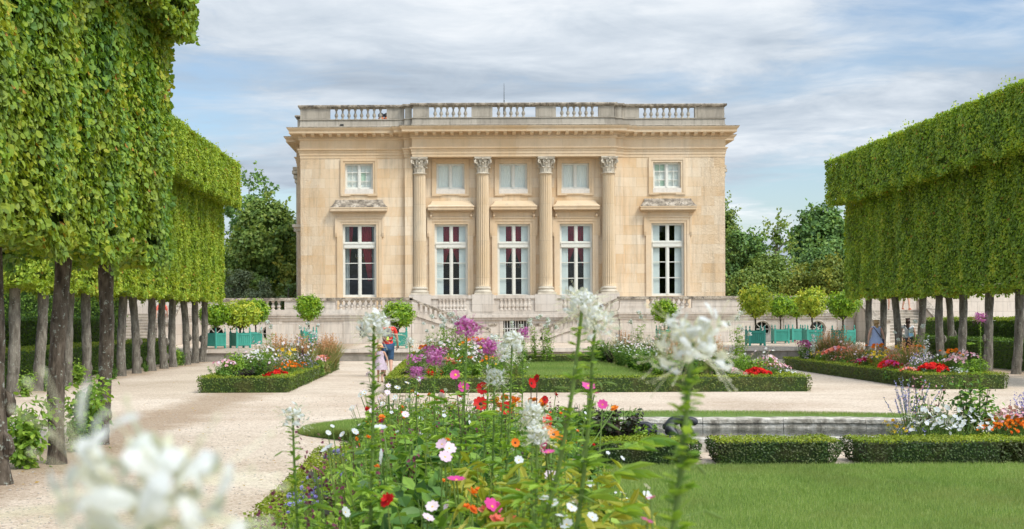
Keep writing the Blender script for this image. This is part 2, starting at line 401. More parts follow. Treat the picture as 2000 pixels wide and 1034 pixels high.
m_plain('pack_grey', (0.12, 0.11, 0.13), 0.7, 0.1)
m_plain('pack_lime', (0.50, 0.65, 0.05), 0.7, 0.05)
m_plain('straw_hat', (0.62, 0.42, 0.20), 0.8, 0.15, 40)
m_plain('shoe_orange', (0.75, 0.16, 0.06), 0.6, 0.05)
m_plain('sandal_brown', (0.16, 0.09, 0.05), 0.7, 0.1)
m_plain('chandelier_brass', (0.5, 0.34, 0.12), 0.4, 0.1, 8, 0.6)  # plain brass colour of the chandeliers
def m_glass():
    m, nt, lk, b = newmat('window_glass')
    tr = nt.new('ShaderNodeBsdfTransparent')
    gl = nt.new('ShaderNodeBsdfGlossy'); gl.inputs['Roughness'].default_value = 0.04
    gl.inputs[0].default_value = (0.9, 0.95, 1, 1)
    tr.inputs[0].default_value = (0.86, 0.90, 0.88, 1)
    n = noise(nt, lk, wpos(nt), 1.2, 2, 0.5)
    bp = nt.new('ShaderNodeBump'); bp.inputs['Strength'].default_value = 0.12; bp.inputs['Distance'].default_value = 0.05
    lk.new(n, bp.inputs['Height']); lk.new(bp.outputs[0], gl.inputs['Normal'])
    mx = nt.new('ShaderNodeMixShader'); mx.inputs[0].default_value = 0.035
    lk.new(tr.outputs[0], mx.inputs[1]); lk.new(gl.outputs[0], mx.inputs[2])
    lk.new(mx.outputs[0], nt['Material Output'].inputs[0])
m_glass()
def m_water():
    m, nt, lk, b = newmat('pond_water')
    b.inputs['Base Color'].default_value = (0.02, 0.026, 0.018, 1)
    b.inputs['Roughness'].default_value = 0.08
    b.inputs['Specular IOR Level'].default_value = 0.28
    bump(nt, lk, b, noise(nt, lk, wpos(nt), 7.0, 4, 0.6, 0, (1, .35, 1)), 0.5, 0.02)
m_water()

# ------------------------------------------------------------------ mesh builder
class NB:
    def __init__(s):
        s.V = []; s.n = 0; s.F = []; s.M = []; s.R = []
    def add(s, v, faces, mat=0, rnd=0.5):
        """v (N,3); faces: list of index tuples or an (F,k) array; mat: int or array; rnd: float or array"""
        v = np.asarray(v, dtype=np.float64).reshape(-1, 3)
        if isinstance(faces, np.ndarray):
            groups = [(faces, mat, rnd)]
        else:
            byk = {}
            for i, f in enumerate(faces):
                byk.setdefault(len(f), []).append(i)
            groups = []
            for k, idx in byk.items():
                mm = mat if np.isscalar(mat) else np.asarray(mat)[idx]
                rr = rnd if np.isscalar(rnd) else np.asarray(rnd)[idx]
                groups.append((np.array([faces[i] for i in idx], dtype=np.int64), mm, rr))
        for fa, mm, rr in groups:
            n = len(fa)
            s.F.append(fa + s.n)
            s.M.append(np.full(n, mm, dtype=np.int32) if np.isscalar(mm) else np.asarray(mm, dtype=np.int32))
            s.R.append(np.full(n, rr, dtype=np.float32) if np.isscalar(rr) else np.asarray(rr, dtype=np.float32))
        s.V.append(v); s.n += len(v)
    def box(s, x0, x1, y0, y1, z0, z1, mat=0, rnd=0.5):
        v = [(x0, y0, z0), (x1, y0, z0), (x1, y1, z0), (x0, y1, z0), (x0, y0, z1), (x1, y0, z1), (x1, y1, z1), (x0, y1, z1)]
        s.add(v, [(0, 3, 2, 1), (4, 5, 6, 7), (0, 1, 5, 4), (1, 2, 6, 5), (2, 3, 7, 6), (3, 0, 4, 7)], mat, rnd)
    def hexa(s, bottom, top, mat=0):
        """two quads of 4 points -> a solid"""
        s.add(list(bottom) + list(top), [(0, 3, 2, 1), (4, 5, 6, 7), (0, 1, 5, 4), (1, 2, 6, 5), (2, 3, 7, 6), (3, 0, 4, 7)], mat)
    def lathe(s, prof, cx, cy, segs=16, mat=0, flute=None, caps=True):
        a = np.arange(segs) * 2 * PI / segs
        rows = []
        for r, z in prof:
            rr = np.full(segs, r)
            if flute and flute[1] <= z <= flute[2]:
                rr = r * (1 - flute[3] * (np.arange(segs) % flute[0] == 0))
            rows.append(np.stack([cx + rr * np.cos(a), cy + rr * np.sin(a), np.full(segs, z)], 1))
        v = np.concatenate(rows)
        f = []
        i = np.arange(segs); j = (i + 1) % segs
        for k in range(len(prof) - 1):
            f.append(np.stack([k * segs + i, k * segs + j, (k + 1) * segs + j, (k + 1) * segs + i], 1))
        s.add(v, np.concatenate(f), mat)
        if caps:
            s.add(rows[0][::-1], [tuple(range(segs))], mat)
            s.add(rows[-1], [tuple(range(segs))], mat)
    def tube(s, pts, radii, segs=8, mat=0, rnd=0.5, lump=0.0, seed=0):
        pts = np.asarray(pts, dtype=float); n = len(pts)
        radii = np.full(n, radii) if np.isscalar(radii) else np.asarray(radii)
        tan = np.gradient(pts, axis=0); tan /= np.linalg.norm(tan, axis=1)[:, None] + 1e-9
        ref = np.array([0.0, 1.0, 0.0]) if abs(tan[0][1]) < 0.8 else np.array([1.0, 0, 0])
        a = np.arange(segs) * 2 * PI / segs
        rs = np.random.RandomState(seed) if lump else None
        rows = []
        for k in range(n):
            u = np.cross(tan[k], ref); u /= np.linalg.norm(u) + 1e-9
            w = np.cross(tan[k], u)
            r = np.full(segs, radii[k])
            if lump: r = r * (1 + lump * rs.uniform(-1, 1, segs))
            rows.append(pts[k] + (np.cos(a) * r)[:, None] * u + (np.sin(a) * r)[:, None] * w)
        i = np.arange(segs); j = (i + 1) % segs
        f = [np.stack([k * segs + i, (k + 1) * segs + i, (k + 1) * segs + j, k * segs + j], 1) for k in range(n - 1)]
        s.add(np.concatenate(rows), np.concatenate(f), mat, rnd)
        s.add(rows[-1], [tuple(range(segs))], mat, rnd)
    def scatter(s, T, pos, nrm, size, mat=None, rnd=None, updir=None, up_amt=0.0, rs=RS):
        """copies of template T=(verts, faces, mats) with T's z along nrm and T's y along a random or given tangent"""
        pos = np.asarray(pos, float); N = len(pos)
        if N == 0: return
        nrm = np.asarray(nrm, float)
        nrm = nrm / (np.linalg.norm(nrm, axis=1)[:, None] + 1e-9)
        a = rs.normal(size=(N, 3))
        if updir is not None:
            a = a / (np.linalg.norm(a, axis=1)[:, None]) * (1 - up_amt) + np.asarray(updir) * up_amt
        t = a - nrm * np.sum(a * nrm, 1)[:, None]
        t /= np.linalg.norm(t, axis=1)[:, None] + 1e-9
        b = np.cross(t, nrm)
        tv = np.asarray(T[0], float)
        size = np.broadcast_to(np.asarray(size, float), (N,))
        v = pos[:, None, :] + size[:, None, None] * (tv[None, :, 0, None] * b[:, None, :] + tv[None, :, 1, None] * t[:, None, :] + tv[None, :, 2, None] * nrm[:, None, :])
        if rnd is None: rnd = rs.uniform(0, 1, N)
        nv = len(tv)
        base = (np.arange(N) * nv)[:, None, None]
        off = s.n
        s.V.append(v.reshape(-1, 3)); s.n += N * nv
        byk = {}
        for i, f in enumerate(T[1]): byk.setdefault(len(f), []).append(i)
        for k, idx in byk.items():
            fa = np.array([T[1][i] for i in idx])[None] + base + off
            s.F.append(fa.reshape(-1, k))
            if mat is None: mm = np.tile(np.array([T[2][i] for i in idx], dtype=np.int32), N)
            elif np.isscalar(mat): mm = np.full(N * len(idx), mat, dtype=np.int32)
            else: mm = np.repeat(np.asarray(mat, dtype=np.int32), len(idx))
            s.M.append(mm)
            s.R.append(np.repeat(np.asarray(rnd, dtype=np.float32), len(idx)))
    def mesh(s, name, mats, smooth=False):
        me = bpy.data.meshes.new(name)
        V = np.concatenate(s.V).astype(np.float32)
        me.vertices.add(len(V)); me.vertices.foreach_set('co', V.ravel())
        nl = sum(f.size for f in s.F); nf = sum(len(f) for f in s.F)
        me.loops.add(nl); me.polygons.add(nf)
        me.loops.foreach_set('vertex_index', np.concatenate([f.ravel() for f in s.F]).astype(np.int32))
        tot = np.concatenate([np.full(len(f), f.shape[1], dtype=np.int32) for f in s.F])
        st = np.concatenate([[0], np.cumsum(tot)[:-1]]).astype(np.int32)
        me.polygons.foreach_set('loop_start', st)
        try: me.polygons.foreach_set('loop_total', tot)
        except Exception: pass
        me.polygons.foreach_set('material_index', np.concatenate(s.M))
        if smooth is True or smooth is False:
            me.polygons.foreach_set('use_smooth', np.full(nf, bool(smooth)))
        at = me.attributes.new('rnd', 'FLOAT', 'FACE')
        at.data.foreach_set('value', np.concatenate(s.R))
        for m in mats: me.materials.append(MAT[m])
        me.update(calc_edges=True)
        return me
    def build(s, name, mats, parent=None, loc=None, smooth=False):
        if isinstance(mats, str): mats = [mats]
        o = bpy.data.objects.new(name, s.mesh(name, mats, smooth))
        COL.objects.link(o)
        if loc is not None: o.location = loc
        if parent is not None: o.parent = parent
        return o
def tag(o, label=None, cat=None, group=None, kind=None):
    if label: o['label'] = label
    if cat: o['category'] = cat
    if group: o['group'] = group
    if kind: o['kind'] = kind
    return o
def empty(name, loc=(0, 0, 0), rz=0.0, label=None, cat=None, group=None):
    o = bpy.data.objects.new(name, None)
    o.empty_display_size = 0.1
    COL.objects.link(o)
    o.location = loc; o.rotation_euler = (0, 0, rz)
    return tag(o, label, cat, group)
def copy_tree(o, parent=None):
    c = o.copy(); COL.objects.link(c)
    if parent is not None: c.parent = parent
    for ch in o.children: copy_tree(ch, c)
    return c
def place(proto, state, loc, rz=0.0, sc=1.0, label=None, group=None, tilt=None):
    """first use moves the prototype itself, later uses are copies"""
    if state.get(proto.name): o = copy_tree(proto)
    else: o = proto; state[proto.name] = True
    o.location = loc
    o.rotation_euler = (tilt[0] if tilt else 0, tilt[1] if tilt else 0, rz)
    o.scale = (sc, sc, sc) if np.isscalar(sc) else sc
    if label: o['label'] = label
    if group: o['group'] = group
    return o
def PX(px, y): return (px - 880.0) * y / F
def PZ(v, y): return EYE + (622.0 - v) * y / F
def GY(v): return F * EYE / (v - 622.0)
def vnoise(p, seed=0, k=1.0):
    """cheap smooth 3D noise, about -1..1"""
    rs = np.random.RandomState(seed)
    out = np.zeros(len(p)); amp = 0
    for o in range(3):
        for j in range(4):
            d = rs.normal(size=3); d /= np.linalg.norm(d)
            fr = k * (1.9 ** o) * rs.uniform(0.7, 1.4)
            out += np.sin(p @ d * fr * 2 * PI + rs.uniform(0, 6.28)) * 0.6 ** o
            amp += 0.6 ** o
    return out / amp * 2.0

# leaf and petal templates (y from base to tip, z up)
T_QUAD = ([(0, 0, 0), (0.36, 0.5, 0.04), (0, 1, 0), (-0.36, 0.5, 0.04)], [(0, 1, 2, 3)], [0])
T_LIME = ([(0, 0, 0), (0.46, 0.22, 0.09), (0.38, 0.66, 0.05), (0, 1.0, -0.10), (-0.38, 0.66, 0.05), (-0.46, 0.22, 0.09)],
          [(0, 1, 2, 3), (0, 3, 4, 5)], [0, 0])
T_LONG = ([(0, 0, 0), (0.13, 0.30, 0.05), (0.11, 0.68, 0.02), (0, 1.0, -0.14), (-0.11, 0.68, 0.02), (-0.13, 0.30, 0.05)],
          [(0, 1, 2, 3), (0, 3, 4, 5)], [0, 0])
T_OVAL = ([(0, 0, 0), (0.24, 0.22, 0.05), (0.27, 0.60, 0.04), (0, 1.0, -0.08), (-0.27, 0.60, 0.04), (-0.24, 0.22, 0.05)],
          [(0, 1, 2, 3), (0, 3, 4, 5)], [0, 0])
T_BLADE = ([(-0.035, 0, 0), (0.035, 0, 0), (0.03, 0.5, 0.05), (-0.03, 0.5, 0.05), (0, 1.0, 0.22)], [(0, 1, 2, 3), (3, 2, 4)], [0, 0])

# ================================================================== THE SETTING
YF = 74.0                                     # front of the wings
def bx(px): return PX(px, YF)
def bz(v): return PZ(v, YF)
CX = bx(1003.5)
TZ, TERR = 0.47, 2.02                         # lower terrace ground, palace terrace floor

def ground_sheet(name, x0, x1, y0, y1, z, mat, nx=2, ny=2):
    nb = NB()
    xs, ys = np.linspace(x0, x1, nx), np.linspace(y0, y1, ny)
    v = [(x, y, z) for y in ys for x in xs]
    f = [(j * nx + i, j * nx + i + 1, (j + 1) * nx + i + 1, (j + 1) * nx + i) for j in range(ny - 1) for i in range(nx - 1)]
    nb.add(v, f)
    return tag(nb.build(name, mat), kind='structure')
ground_sheet('ground', -700, 700, -40, 1400, -0.02, 'far_ground')
ground_sheet('gravel_path', -34, 40, -6, 57.0, 0.0, 'gravel')
# lower terrace in front of the palace, held by a low stone wall
nb = NB(); nb.box(-60, 70, 57.36, 130, -0.5, TZ)
tag(nb.build('terrace_ground', 'gravel'), kind='structure')
def jitter_box_path(nb, x0, x1, y0, y1, z0, z1, step, mat=0, amp=0.01, seed=3):
    rs = np.random.RandomState(seed)
    x = x0
    while x < x1 - 0.01:
        w = min(step * rs.uniform(0.75, 1.25), x1 - x)
        if x1 - x - w < step * .3: w = x1 - x
        d = rs.uniform(-amp, amp)
        nb.box(x + 0.004, x + w - 0.004, y0 + d, y1, z0, z1 + d * .5, mat)
        x += w
rw = empty('retaining_wall', (0, 57.0, 0), 0, 'low grey stone retaining wall with a pale coping below the planted tubs', 'wall')
nb = NB(); jitter_box_path(nb, -19, 24, 57.03 - 57, 57.36 - 57, -0.3, TZ - 0.13, 1.3, 0, 0.008)
nb.build('wall_course', 'retaining_stone', rw)
nb = NB(); jitter_box_path(nb, -19, 24, 56.94 - 57, 57.42 - 57, TZ - 0.128, TZ + 0.01, 1.9, 0, 0.006, 5)
nb.build('coping', 'terrace_stone', rw)

# front lawn, with a mown turf of real blades
LAWN = (1.25, 16.0, 4.0, 15.75)
def lawn_edge_left(y): return 1.42 + 0.10 * math.sin(y * 1.3)
nb = NB()
ys = np.linspace(7.5, 16.3, 16)
v = []
for y in ys: v += [(lawn_edge_left(y), y, 0.012), (14, y, 0.012)]
nb.add(v, [(2 * i, 2 * i + 1, 2 * i + 3, 2 * i + 2) for i in range(len(ys) - 1)])
tag(nb.build('lawn_ground', 'turf'), kind='structure')
def blades(name, pos, h, seed=1, mat='grass_blade', lean=0.5):
    rs = np.random.RandomState(seed)
    n = len(pos)
    nr = rs.normal(size=(n, 3)); nr[:, 2] = 0.25
    nb = NB()
    nb.scatter(T_BLADE, pos, nr, h * rs.uniform(0.6, 1.25, n), rnd=np.clip(rs.normal(0.45, 0.22, n) + 0.25 * vnoise(pos, 5, 0.25), 0, 1), updir=(0, 0, 1), up_amt=0.72, rs=rs)
    return tag(nb.build(name, mat), kind='stuff', label='short mown green grass of the lawn', cat='grass')
rs = np.random.RandomState(2)
N = 230000
# denser where it is seen closest
yy = 10.6 + (16.2 - 10.6) * rs.uniform(0, 1, N) ** 1.0
xx = rs.uniform(1.3, 9.6, N)
k = (xx > np.array([lawn_edge_left(y) for y in yy])) & (xx < 0.42 * yy + 2.4)
P = np.stack([xx[k], yy[k], np.full(k.sum(), 0.01)], 1)
o = blades('lawn_grass', P, 0.042, 4)
# parterre lawn
CY0, CY1, CXL, CXR = 32.3, 52.0, -1.5, 8.2
ground_sheet('parterre_lawn_ground', CXL + 2.2, CXR - 2.2, CY0 + 1.2, CY1 - 1.0, 0.10, 'turf')
rs = np.random.RandomState(8)
P = np.stack([rs.uniform(CXL + 2.2, CXR - 2.2, 45000), rs.uniform(CY0 + 1.2, CY1 - 1.0, 45000), np.full(45000, 0.10)], 1)
o = blades('parterre_grass', P, 0.07, 9); o['label'] = 'mown lawn inside the clipped central parterre'

# the round basin with its ring of turf
PCX, PCY = 3.25, 19.95
def se_pt(rx, ry, a, n=3.2, cy=0.0):
    c, s_ = math.cos(a), math.sin(a)
    r = (abs(c) ** n + abs(s_) ** n) ** (-1 / n)
    return (rx * r * c, ry * r * s_ + cy)
BRX, BRY = 4.45, 2.10                          # outer edge of the stone rim
GRX, GRY, GCY = 5.55, 3.25, 1.35               # outer edge of the turf round it
nb = NB()
v = []; f = []
for i in range(96):
    a = i * PI / 48
    q0 = se_pt(BRX - .05, BRY - .05, a); q1 = se_pt(GRX, GRY, a, 1.75, GCY)
    v += [(PCX + q0[0], PCY + q0[1], .15), (PCX + q0[0] * .5 + q1[0] * .5, PCY + q0[1] * .5 + q1[1] * .5, .135), (PCX + q0[0] * .1 + q1[0] * .9, PCY + q0[1] * .1 + q1[1] * .9, .075), (PCX + q1[0], PCY + q1[1], .004)]
    j = (i + 1) % 96
    f += [(4 * i + q, 4 * j + q, 4 * j + q + 1, 4 * i + q + 1) for q in range(3)]
nb.add(v, f)
tag(nb.build('turf_ring', 'turf'), kind='structure')
rs = np.random.RandomState(12)
N = 70000
a = rs.uniform(0, 2 * PI, N); t_ = np.sqrt(rs.uniform(0, 1, N))
P = []
for aa, tt in zip(a, t_):
    q0 = se_pt(BRX, BRY, aa); q1 = se_pt(GRX, GRY, aa, 1.75, GCY)
    P.append((PCX + q0[0] * (1 - tt) + q1[0] * tt, PCY + q0[1] * (1 - tt) + q1[1] * tt, float(np.interp(tt, (0, .5, .9, 1), (.15, .135, .075, .004)))))
P = np.array(P); P = P[P[:, 1] > 18.2]
o = blades('basin_grass', P, 0.05, 13); o['label'] = 'turf of short grass round the stone basin'
basin = empty('stone_basin', (PCX, PCY, 0), 0, 'long rounded garden basin with a weathered lichened stone rim', 'basin')
nb = NB()
rs = np.random.RandomState(4)
nseg = 22
prof = [(0, 0.0), (0, 0.13), (.04, 0.158), (.40, 0.165), (.44, 0.145), (.44, 0.09), (.42, 0.075), (.42, -0.10)]
sub = 9
for s_ in range(nseg):
    a0, a1 = s_ * 2 * PI / nseg + .0012, (s_ + 1) * 2 * PI / nseg - .0012
    dz = rs.uniform(-.004, .004); dr = rs.uniform(-.006, .006)
    v = []
    for i in range(sub + 1):
        aa = a0 + (a1 - a0) * i / sub
        for (r, z) in prof:
            q = se_pt(BRX - r + dr, BRY - r + dr, aa); v.append((q[0], q[1], z + dz + 0.004 * math.sin(aa * 60 + r * 9)))
    m_ = len(prof); f = []
    for i in range(sub):
        for j in range(m_ - 1): f.append((i * m_ + j, (i + 1) * m_ + j, (i + 1) * m_ + j + 1, i * m_ + j + 1))
    f.append(tuple(range(m_))); f.append(tuple(reversed([sub * m_ + j for j in range(m_)])))
    nb.add(v, f)
nb.build('stone_rim', 'rim_stone', basin)
nb = NB(); nb.add([(PCX + se_pt(BRX - .41, BRY - .41, i * PI / 48)[0], PCY + se_pt(BRX - .41, BRY - .41, i * PI / 48)[1], 0.014) for i in range(96)], [tuple(range(96))])
tag(nb.build('water', 'pond_water'), kind='structure')

# ------------------------------------------------------------------ the palace
def sweep(nb, prof, path, closed=True, mat=0, caps=False):
    """moulding: prof [(d outward, z)], path plan points, outward on the right hand of travel"""
    n = len(path); P2 = np.array(path, float)
    nrm = []
    for i in range(n if closed else n - 1):
        d = P2[(i + 1) % n] - P2[i]; d /= np.linalg.norm(d)
        nrm.append((d[1], -d[0]))
    nrm = np.array(nrm)
    mit = []
    for i in range(n):
        if closed: a, b = nrm[i - 1], nrm[i]
        else: a, b = nrm[max(i - 1, 0)], nrm[min(i, n - 2)]
        mit.append((a + b) / (1 + a @ b))
    v = []
    for i in range(n):
        for d, z in prof: v.append((P2[i][0] + mit[i][0] * d, P2[i][1] + mit[i][1] * d, z))
    m = len(prof); f = []
    for i in range(n if closed else n - 1):
        j = (i + 1) % n
        for k in range(m - 1): f.append((i * m + k, j * m + k, j * m + k + 1, i * m + k + 1))
    if caps:
        f.append(tuple(reversed(range(m)))); f.append(tuple((n - 1) * m + k for k in range(m)))
    nb.add(v, f, mat)
def wall_holes(nb, x0, x1, z0, z1, y, holes, depth, mat=0):
    xs = sorted({x0, x1} | {h[0] for h in holes} | {h[1] for h in holes})
    zs = sorted({z0, z1} | {h[2] for h in holes} | {h[3] for h in holes})
    for i in range(len(xs) - 1):
        for j in range(len(zs) - 1):
            cxx, czz = (xs[i] + xs[i + 1]) / 2, (zs[j] + zs[j + 1]) / 2
            if any(h[0] < cxx < h[1] and h[2] < czz < h[3] for h in holes): continue
            nb.add([(xs[i], y, zs[j]), (xs[i + 1], y, zs[j]), (xs[i + 1], y, zs[j + 1]), (xs[i], y, zs[j + 1])], [(0, 1, 2, 3)], mat)
    for a, b, c, d in holes:
        Y2 = y + depth
        nb.add([(a, y, c), (a, y, d), (a, Y2, d), (a, Y2, c)], [(0, 1, 2, 3)], mat)
        nb.add([(b, y, c), (b, Y2, c), (b, Y2, d), (b, y, d)], [(0, 1, 2, 3)], mat)
        nb.add([(a, y, c), (a, Y2, c), (b, Y2, c), (b, y, c)], [(0, 1, 2, 3)], mat)
        nb.add([(a, y, d), (b, y, d), (b, Y2, d), (a, Y2, d)], [(0, 1, 2, 3)], mat)
def rect_frame(nb, x0, x1, z0, z1, w, y, d, mat=0, bottom=True):
    """a border of width w outside the opening, standing d proud of y"""
    nb.box(x0 - w, x0, y - d, y + .02, z0 - (w if bottom else 0), z1 + w, mat)
    nb.box(x1, x1 + w, y - d, y + .02, z0 - (w if bottom else 0), z1 + w, mat)
    nb.box(x0, x1, y - d, y + .02, z1, z1 + w, mat)
    if bottom: nb.box(x0, x1, y - d, y + .02, z0 - w, z0, mat)

palace = empty('palace', (CX, YF, TZ), 0, 'two storey pale ochre sandstone palace with four fluted columns and a roof balustrade', 'palace')
bpy.context.view_layer.update()
PI_INV = Matrix.Translation((-CX, -YF, -TZ))
def pbuild(nb, name, mats, parent=None, smooth=False, org=None):
    """link as child of the palace (or of one of its parts), keeping world coordinates"""
    o = nb.build(name, mats, parent or palace, smooth=smooth)
    if parent is None or parent is palace:
        o.location = (-CX, -YF, -TZ)
    return o
XL, XR = bx(588), bx(1417)
YC = 74.22                                     # wall behind the columns
YE, YS = 73.42, 73.75                          # entablature over the columns, its step
xa, xb, xc_, xd = bx(792), bx(807.5), bx(1200.5), bx(1216)
WINS_LOW = [(702.8, 669.9, 735.7), (881.8, 849.5, 914.2), (1004.5, 972.5, 1036.5), (1127, 1094.5, 1159), (1305, 1272.9, 1337.2)]
WINS_UP = [(702.3, 675.3, 729.6), (880.5, 853.5, 908.5), (1003.8, 976.5, 1031.5), (1126, 1098.8, 1152.5), (1304, 1277, 1331)]
Z_LOW0, Z_LOW1 = bz(580), bz(437.7)
Z_UP0, Z_UP1 = bz(370), bz(318.8)
def hole(w, z0, z1): return (bx(w[1]), bx(w[2]), z0, z1)
wl_ = NB()
wall_holes(wl_, XL, xa, 1.4, 10.2, YF, [hole(WINS_LOW[0], Z_LOW0, Z_LOW1), hole(WINS_UP[0], Z_UP0, Z_UP1)], 0.45)
wall_holes(wl_, xd, XR, 1.4, 10.2, YF, [hole(WINS_LOW[4], Z_LOW0, Z_LOW1), hole(WINS_UP[4], Z_UP0, Z_UP1)], 0.45)
wall_holes(wl_, xb, xc_, 1.4, 10.2, YC, [hole(w, Z_LOW0, Z_LOW1) for w in WINS_LOW[1:4]] + [hole(w, Z_UP0, Z_UP1) for w in WINS_UP[1:4]], 0.45)
wl_.box(xa, xb, YS + 0.02, 74.6, 1.4, 10.2)    # the pilaster strips beside the end columns
wl_.box(xc_, xd, YS + 0.02, 74.6, 1.4, 10.2)
wl_.box(XL + .01, XR - .01, YF - .03, YF + .05, 1.4, Z_LOW0 - .03, 1)
xl2, xr2 = XL - 0.56, XR + 0.56
YB = 96.0
for sx, xo, s in ((XL, xl2, 1), (XR, xr2, -1)):
    q = lambda a, b, c, d: wl_.add([(a, b, 0.4), (c, d, 0.4), (c, d, 10.2), (a, b, 10.2)], [(0, 1, 2, 3)])
    q(sx, YF, sx, 77.6); q(sx, 77.6, xo, 77.6); q(xo, 77.6, xo, 92.4); q(xo, 92.4, sx, 92.4); q(sx, 92.4, sx, YB)
wl_.add([(XL, YB, 0.4), (XR, YB, 0.4), (XR, YB, 11.0), (XL, YB, 11.0)], [(0, 1, 2, 3)])
pbuild(wl_, 'wall', ['sandstone', 'terrace_stone'])
# side pilasters' capitals seen from the corner
sp_ = NB()
for yy_ in (77.9, 81.5):
    for sx, s in ((xl2, -1), (xr2, 1)):
        sp_.box(min(sx, sx + s * .09), max(sx, sx + s * .09), yy_, yy_ + .7, 2.5, 9.1)
        for i, (w_, z_) in enumerate(((.16, 9.15), (.22, 9.4), (.30, 9.65), (.26, 9.85))):
            sp_.box(min(sx, sx + s * w_), max(sx, sx + s * w_), yy_ - w_ * .4, yy_ + .7 + w_ * .4, z_, z_ + .17)
sp_.box(xl2 - .12, xl2, 78.9, 81.2, 6.4, 6.55); sp_.box(xl2 - .32, xl2, 78.7, 81.4, 6.55, 6.72)
sp_.box(XL - .55, XL - 0.003, 75.0, 76.8, 6.55, 6.7); sp_.box(XL - .35, XL - 0.003, 75.2, 76.6, 6.35, 6.547)
pbuild(sp_, 'side_pilaster', 'capital_stone')
# plan outline of the entablature
OUT = [(XL, YB), (XL, 92.4), (xl2, 92.4), (xl2, 77.6), (XL, 77.6), (XL, YF), (xa, YF), (xa, YS), (xb, YS), (xb, YE), (xc_, YE), (xc_, YS),
       (xd, YS), (xd, YF), (XR, YF), (XR, 77.6), (xr2, 77.6), (xr2, 92.4), (XR, 92.4), (XR, YB)]
nb = NB()
za = 10.04
sweep(nb, [(-0.80, za), (0.02, za), (0.02, za + .15), (0.05, za + .155), (0.05, za + .30), (0.08, za + .305), (0.08, za + .39), (0.13, za + .42),
           (0.15, za + .46), (0.15, za + .49), (0.03, za + .50), (0.03, za + .93), (0.07, za + .95), (0.11, za + 1.0), (0.11, za + 1.02),
           (0.09, za + 1.021), (0.09, za + 1.10), (0.13, za + 1.11), (0.13, za + 1.235), (0.52, za + 1.24), (0.54, za + 1.25), (0.54, za + 1.38), (0.57, za + 1.40),
           (0.62, za + 1.46), (0.65, za + 1.505), (0.65, za + 1.53), (-0.25, za + 1.58)], OUT)
def edge_items(path, step, edges):
    for i in edges:
        a, b = np.array(path[i]), np.array(path[i + 1]); L = np.linalg.norm(b - a)
        if L < 0.25: continue
        d = (b - a) / L; n_ = np.array((d[1], -d[0]))
        k = max(1, round(L / step))
        for j in range(k):
            yield a + d * (j + 0.5) * L / k, d, n_
for c, d, n_ in edge_items(OUT, 0.115, (4, 5, 6, 8, 9, 11, 12, 13, 3)):
    p0 = c - d * .035; p1 = c + d * .035
    nb.hexa([tuple(p0 + n_ * .088) + (za + 1.03,), tuple(p1 + n_ * .088) + (za + 1.03,), tuple(p1 + n_ * .14) + (za + 1.03,), tuple(p0 + n_ * .14) + (za + 1.03,)],
            [tuple(p0 + n_ * .088) + (za + 1.095,), tuple(p1 + n_ * .088) + (za + 1.095,), tuple(p1 + n_ * .14) + (za + 1.095,), tuple(p0 + n_ * .14) + (za + 1.095,)])
for c, d, n_ in edge_items(OUT, 0.105, (5, 9, 13, 7, 11)):
    p0 = c - d * .03; p1 = c + d * .03
    z = za + .425
    nb.hexa([tuple(p0 + n_ * .14) + (z,), tuple(p1 + n_ * .14) + (z,), tuple(p1 + n_ * .165) + (z,), tuple(p0 + n_ * .165) + (z,)],
            [tuple(p0 + n_ * .14) + (z + .05,), tuple(p1 + n_ * .14) + (z + .05,), tuple(p1 + n_ * .165) + (z + .05,), tuple(p0 + n_ * .165) + (z + .05,)])
for c, d, n_ in edge_items(OUT, 0.45, (3, 4, 5, 9, 13, 14, 15)):
    p0 = c - d * .09; p1 = c + d * .09
    q = lambda s, z: tuple(c + d * s[0] + n_ * s[1]) + (z,)
    nb.hexa([q((-.09, .13), za + 1.09), q((.09, .13), za + 1.09), q((.09, .46), za + 1.17), q((-.09, .46), za + 1.17)],
            [q((-.09, .13), za + 1.237), q((.09, .13), za + 1.237), q((.09, .49), za + 1.237), q((-.09, .49), za + 1.237)])
pbuild(nb, 'entablature', 'sandstone_trim')
# lead / lichen on the cornice top, then the roof balustrade
nb = NB(); sweep(nb, [(0.66, za + 1.532), (0.665, za + 1.555), (-.2, za + 1.60)], OUT)
pbuild(nb, 'cornice_flashing', 'lichen_stone')
zb = 11.58
nb = NB()
nb.add([(XL, YC + .5, zb), (XR, YC + .5, zb), (XR, YB, zb), (XL, YB, zb)], [(0, 1, 2, 3)])
pbuild(nb, 'roof', 'weathered_stone')
bal = NB()
sweep(bal, [(0.06, zb - .02), (0.06, zb + .13), (0.02, zb + .15), (0.0, zb + .44), (0.05, zb + .45), (0.05, zb + .49), (-.32, zb + .50), (-.34, zb - .02)], OUT)
sweep(bal, [(-.34, zb + 1.06), (0.02, zb + 1.06), (0.04, zb + 1.09), (0.10, zb + 1.12), (0.12, zb + 1.2), (0.09, zb + 1.23), (-.18, zb + 1.25), (-.40, zb + 1.22), (-.42, zb + 1.10), (-.34, zb + 1.06)], OUT, mat=1)
def pier(x0, x1, y):
    bal.box(x0, x1, y, y + .30, zb + .49, zb + 1.065)
    if x1 - x0 > .5:
        w = .09
        z0_, z1_ = zb + .56, zb + 1.0
        rect_frame(bal, x0 + .16, x1 - .16, z0_, z1_, .03, y, .012)
solid = [(588, 646, YF), (757, 791, YF), (793, 806, YS), (808.5, 840, YE), (922.5, 963, YE), (1047, 1086, YE), (1168.5, 1199, YE), (1201.5, 1215, YS), (1217, 1250, YF), (1359, 1416.5, YF)]
for a, b, y in solid: pier(bx(a), bx(b), y + .015)
nbrs = []
for xo, s in ((XL, 1), (XR, -1)):
    pass
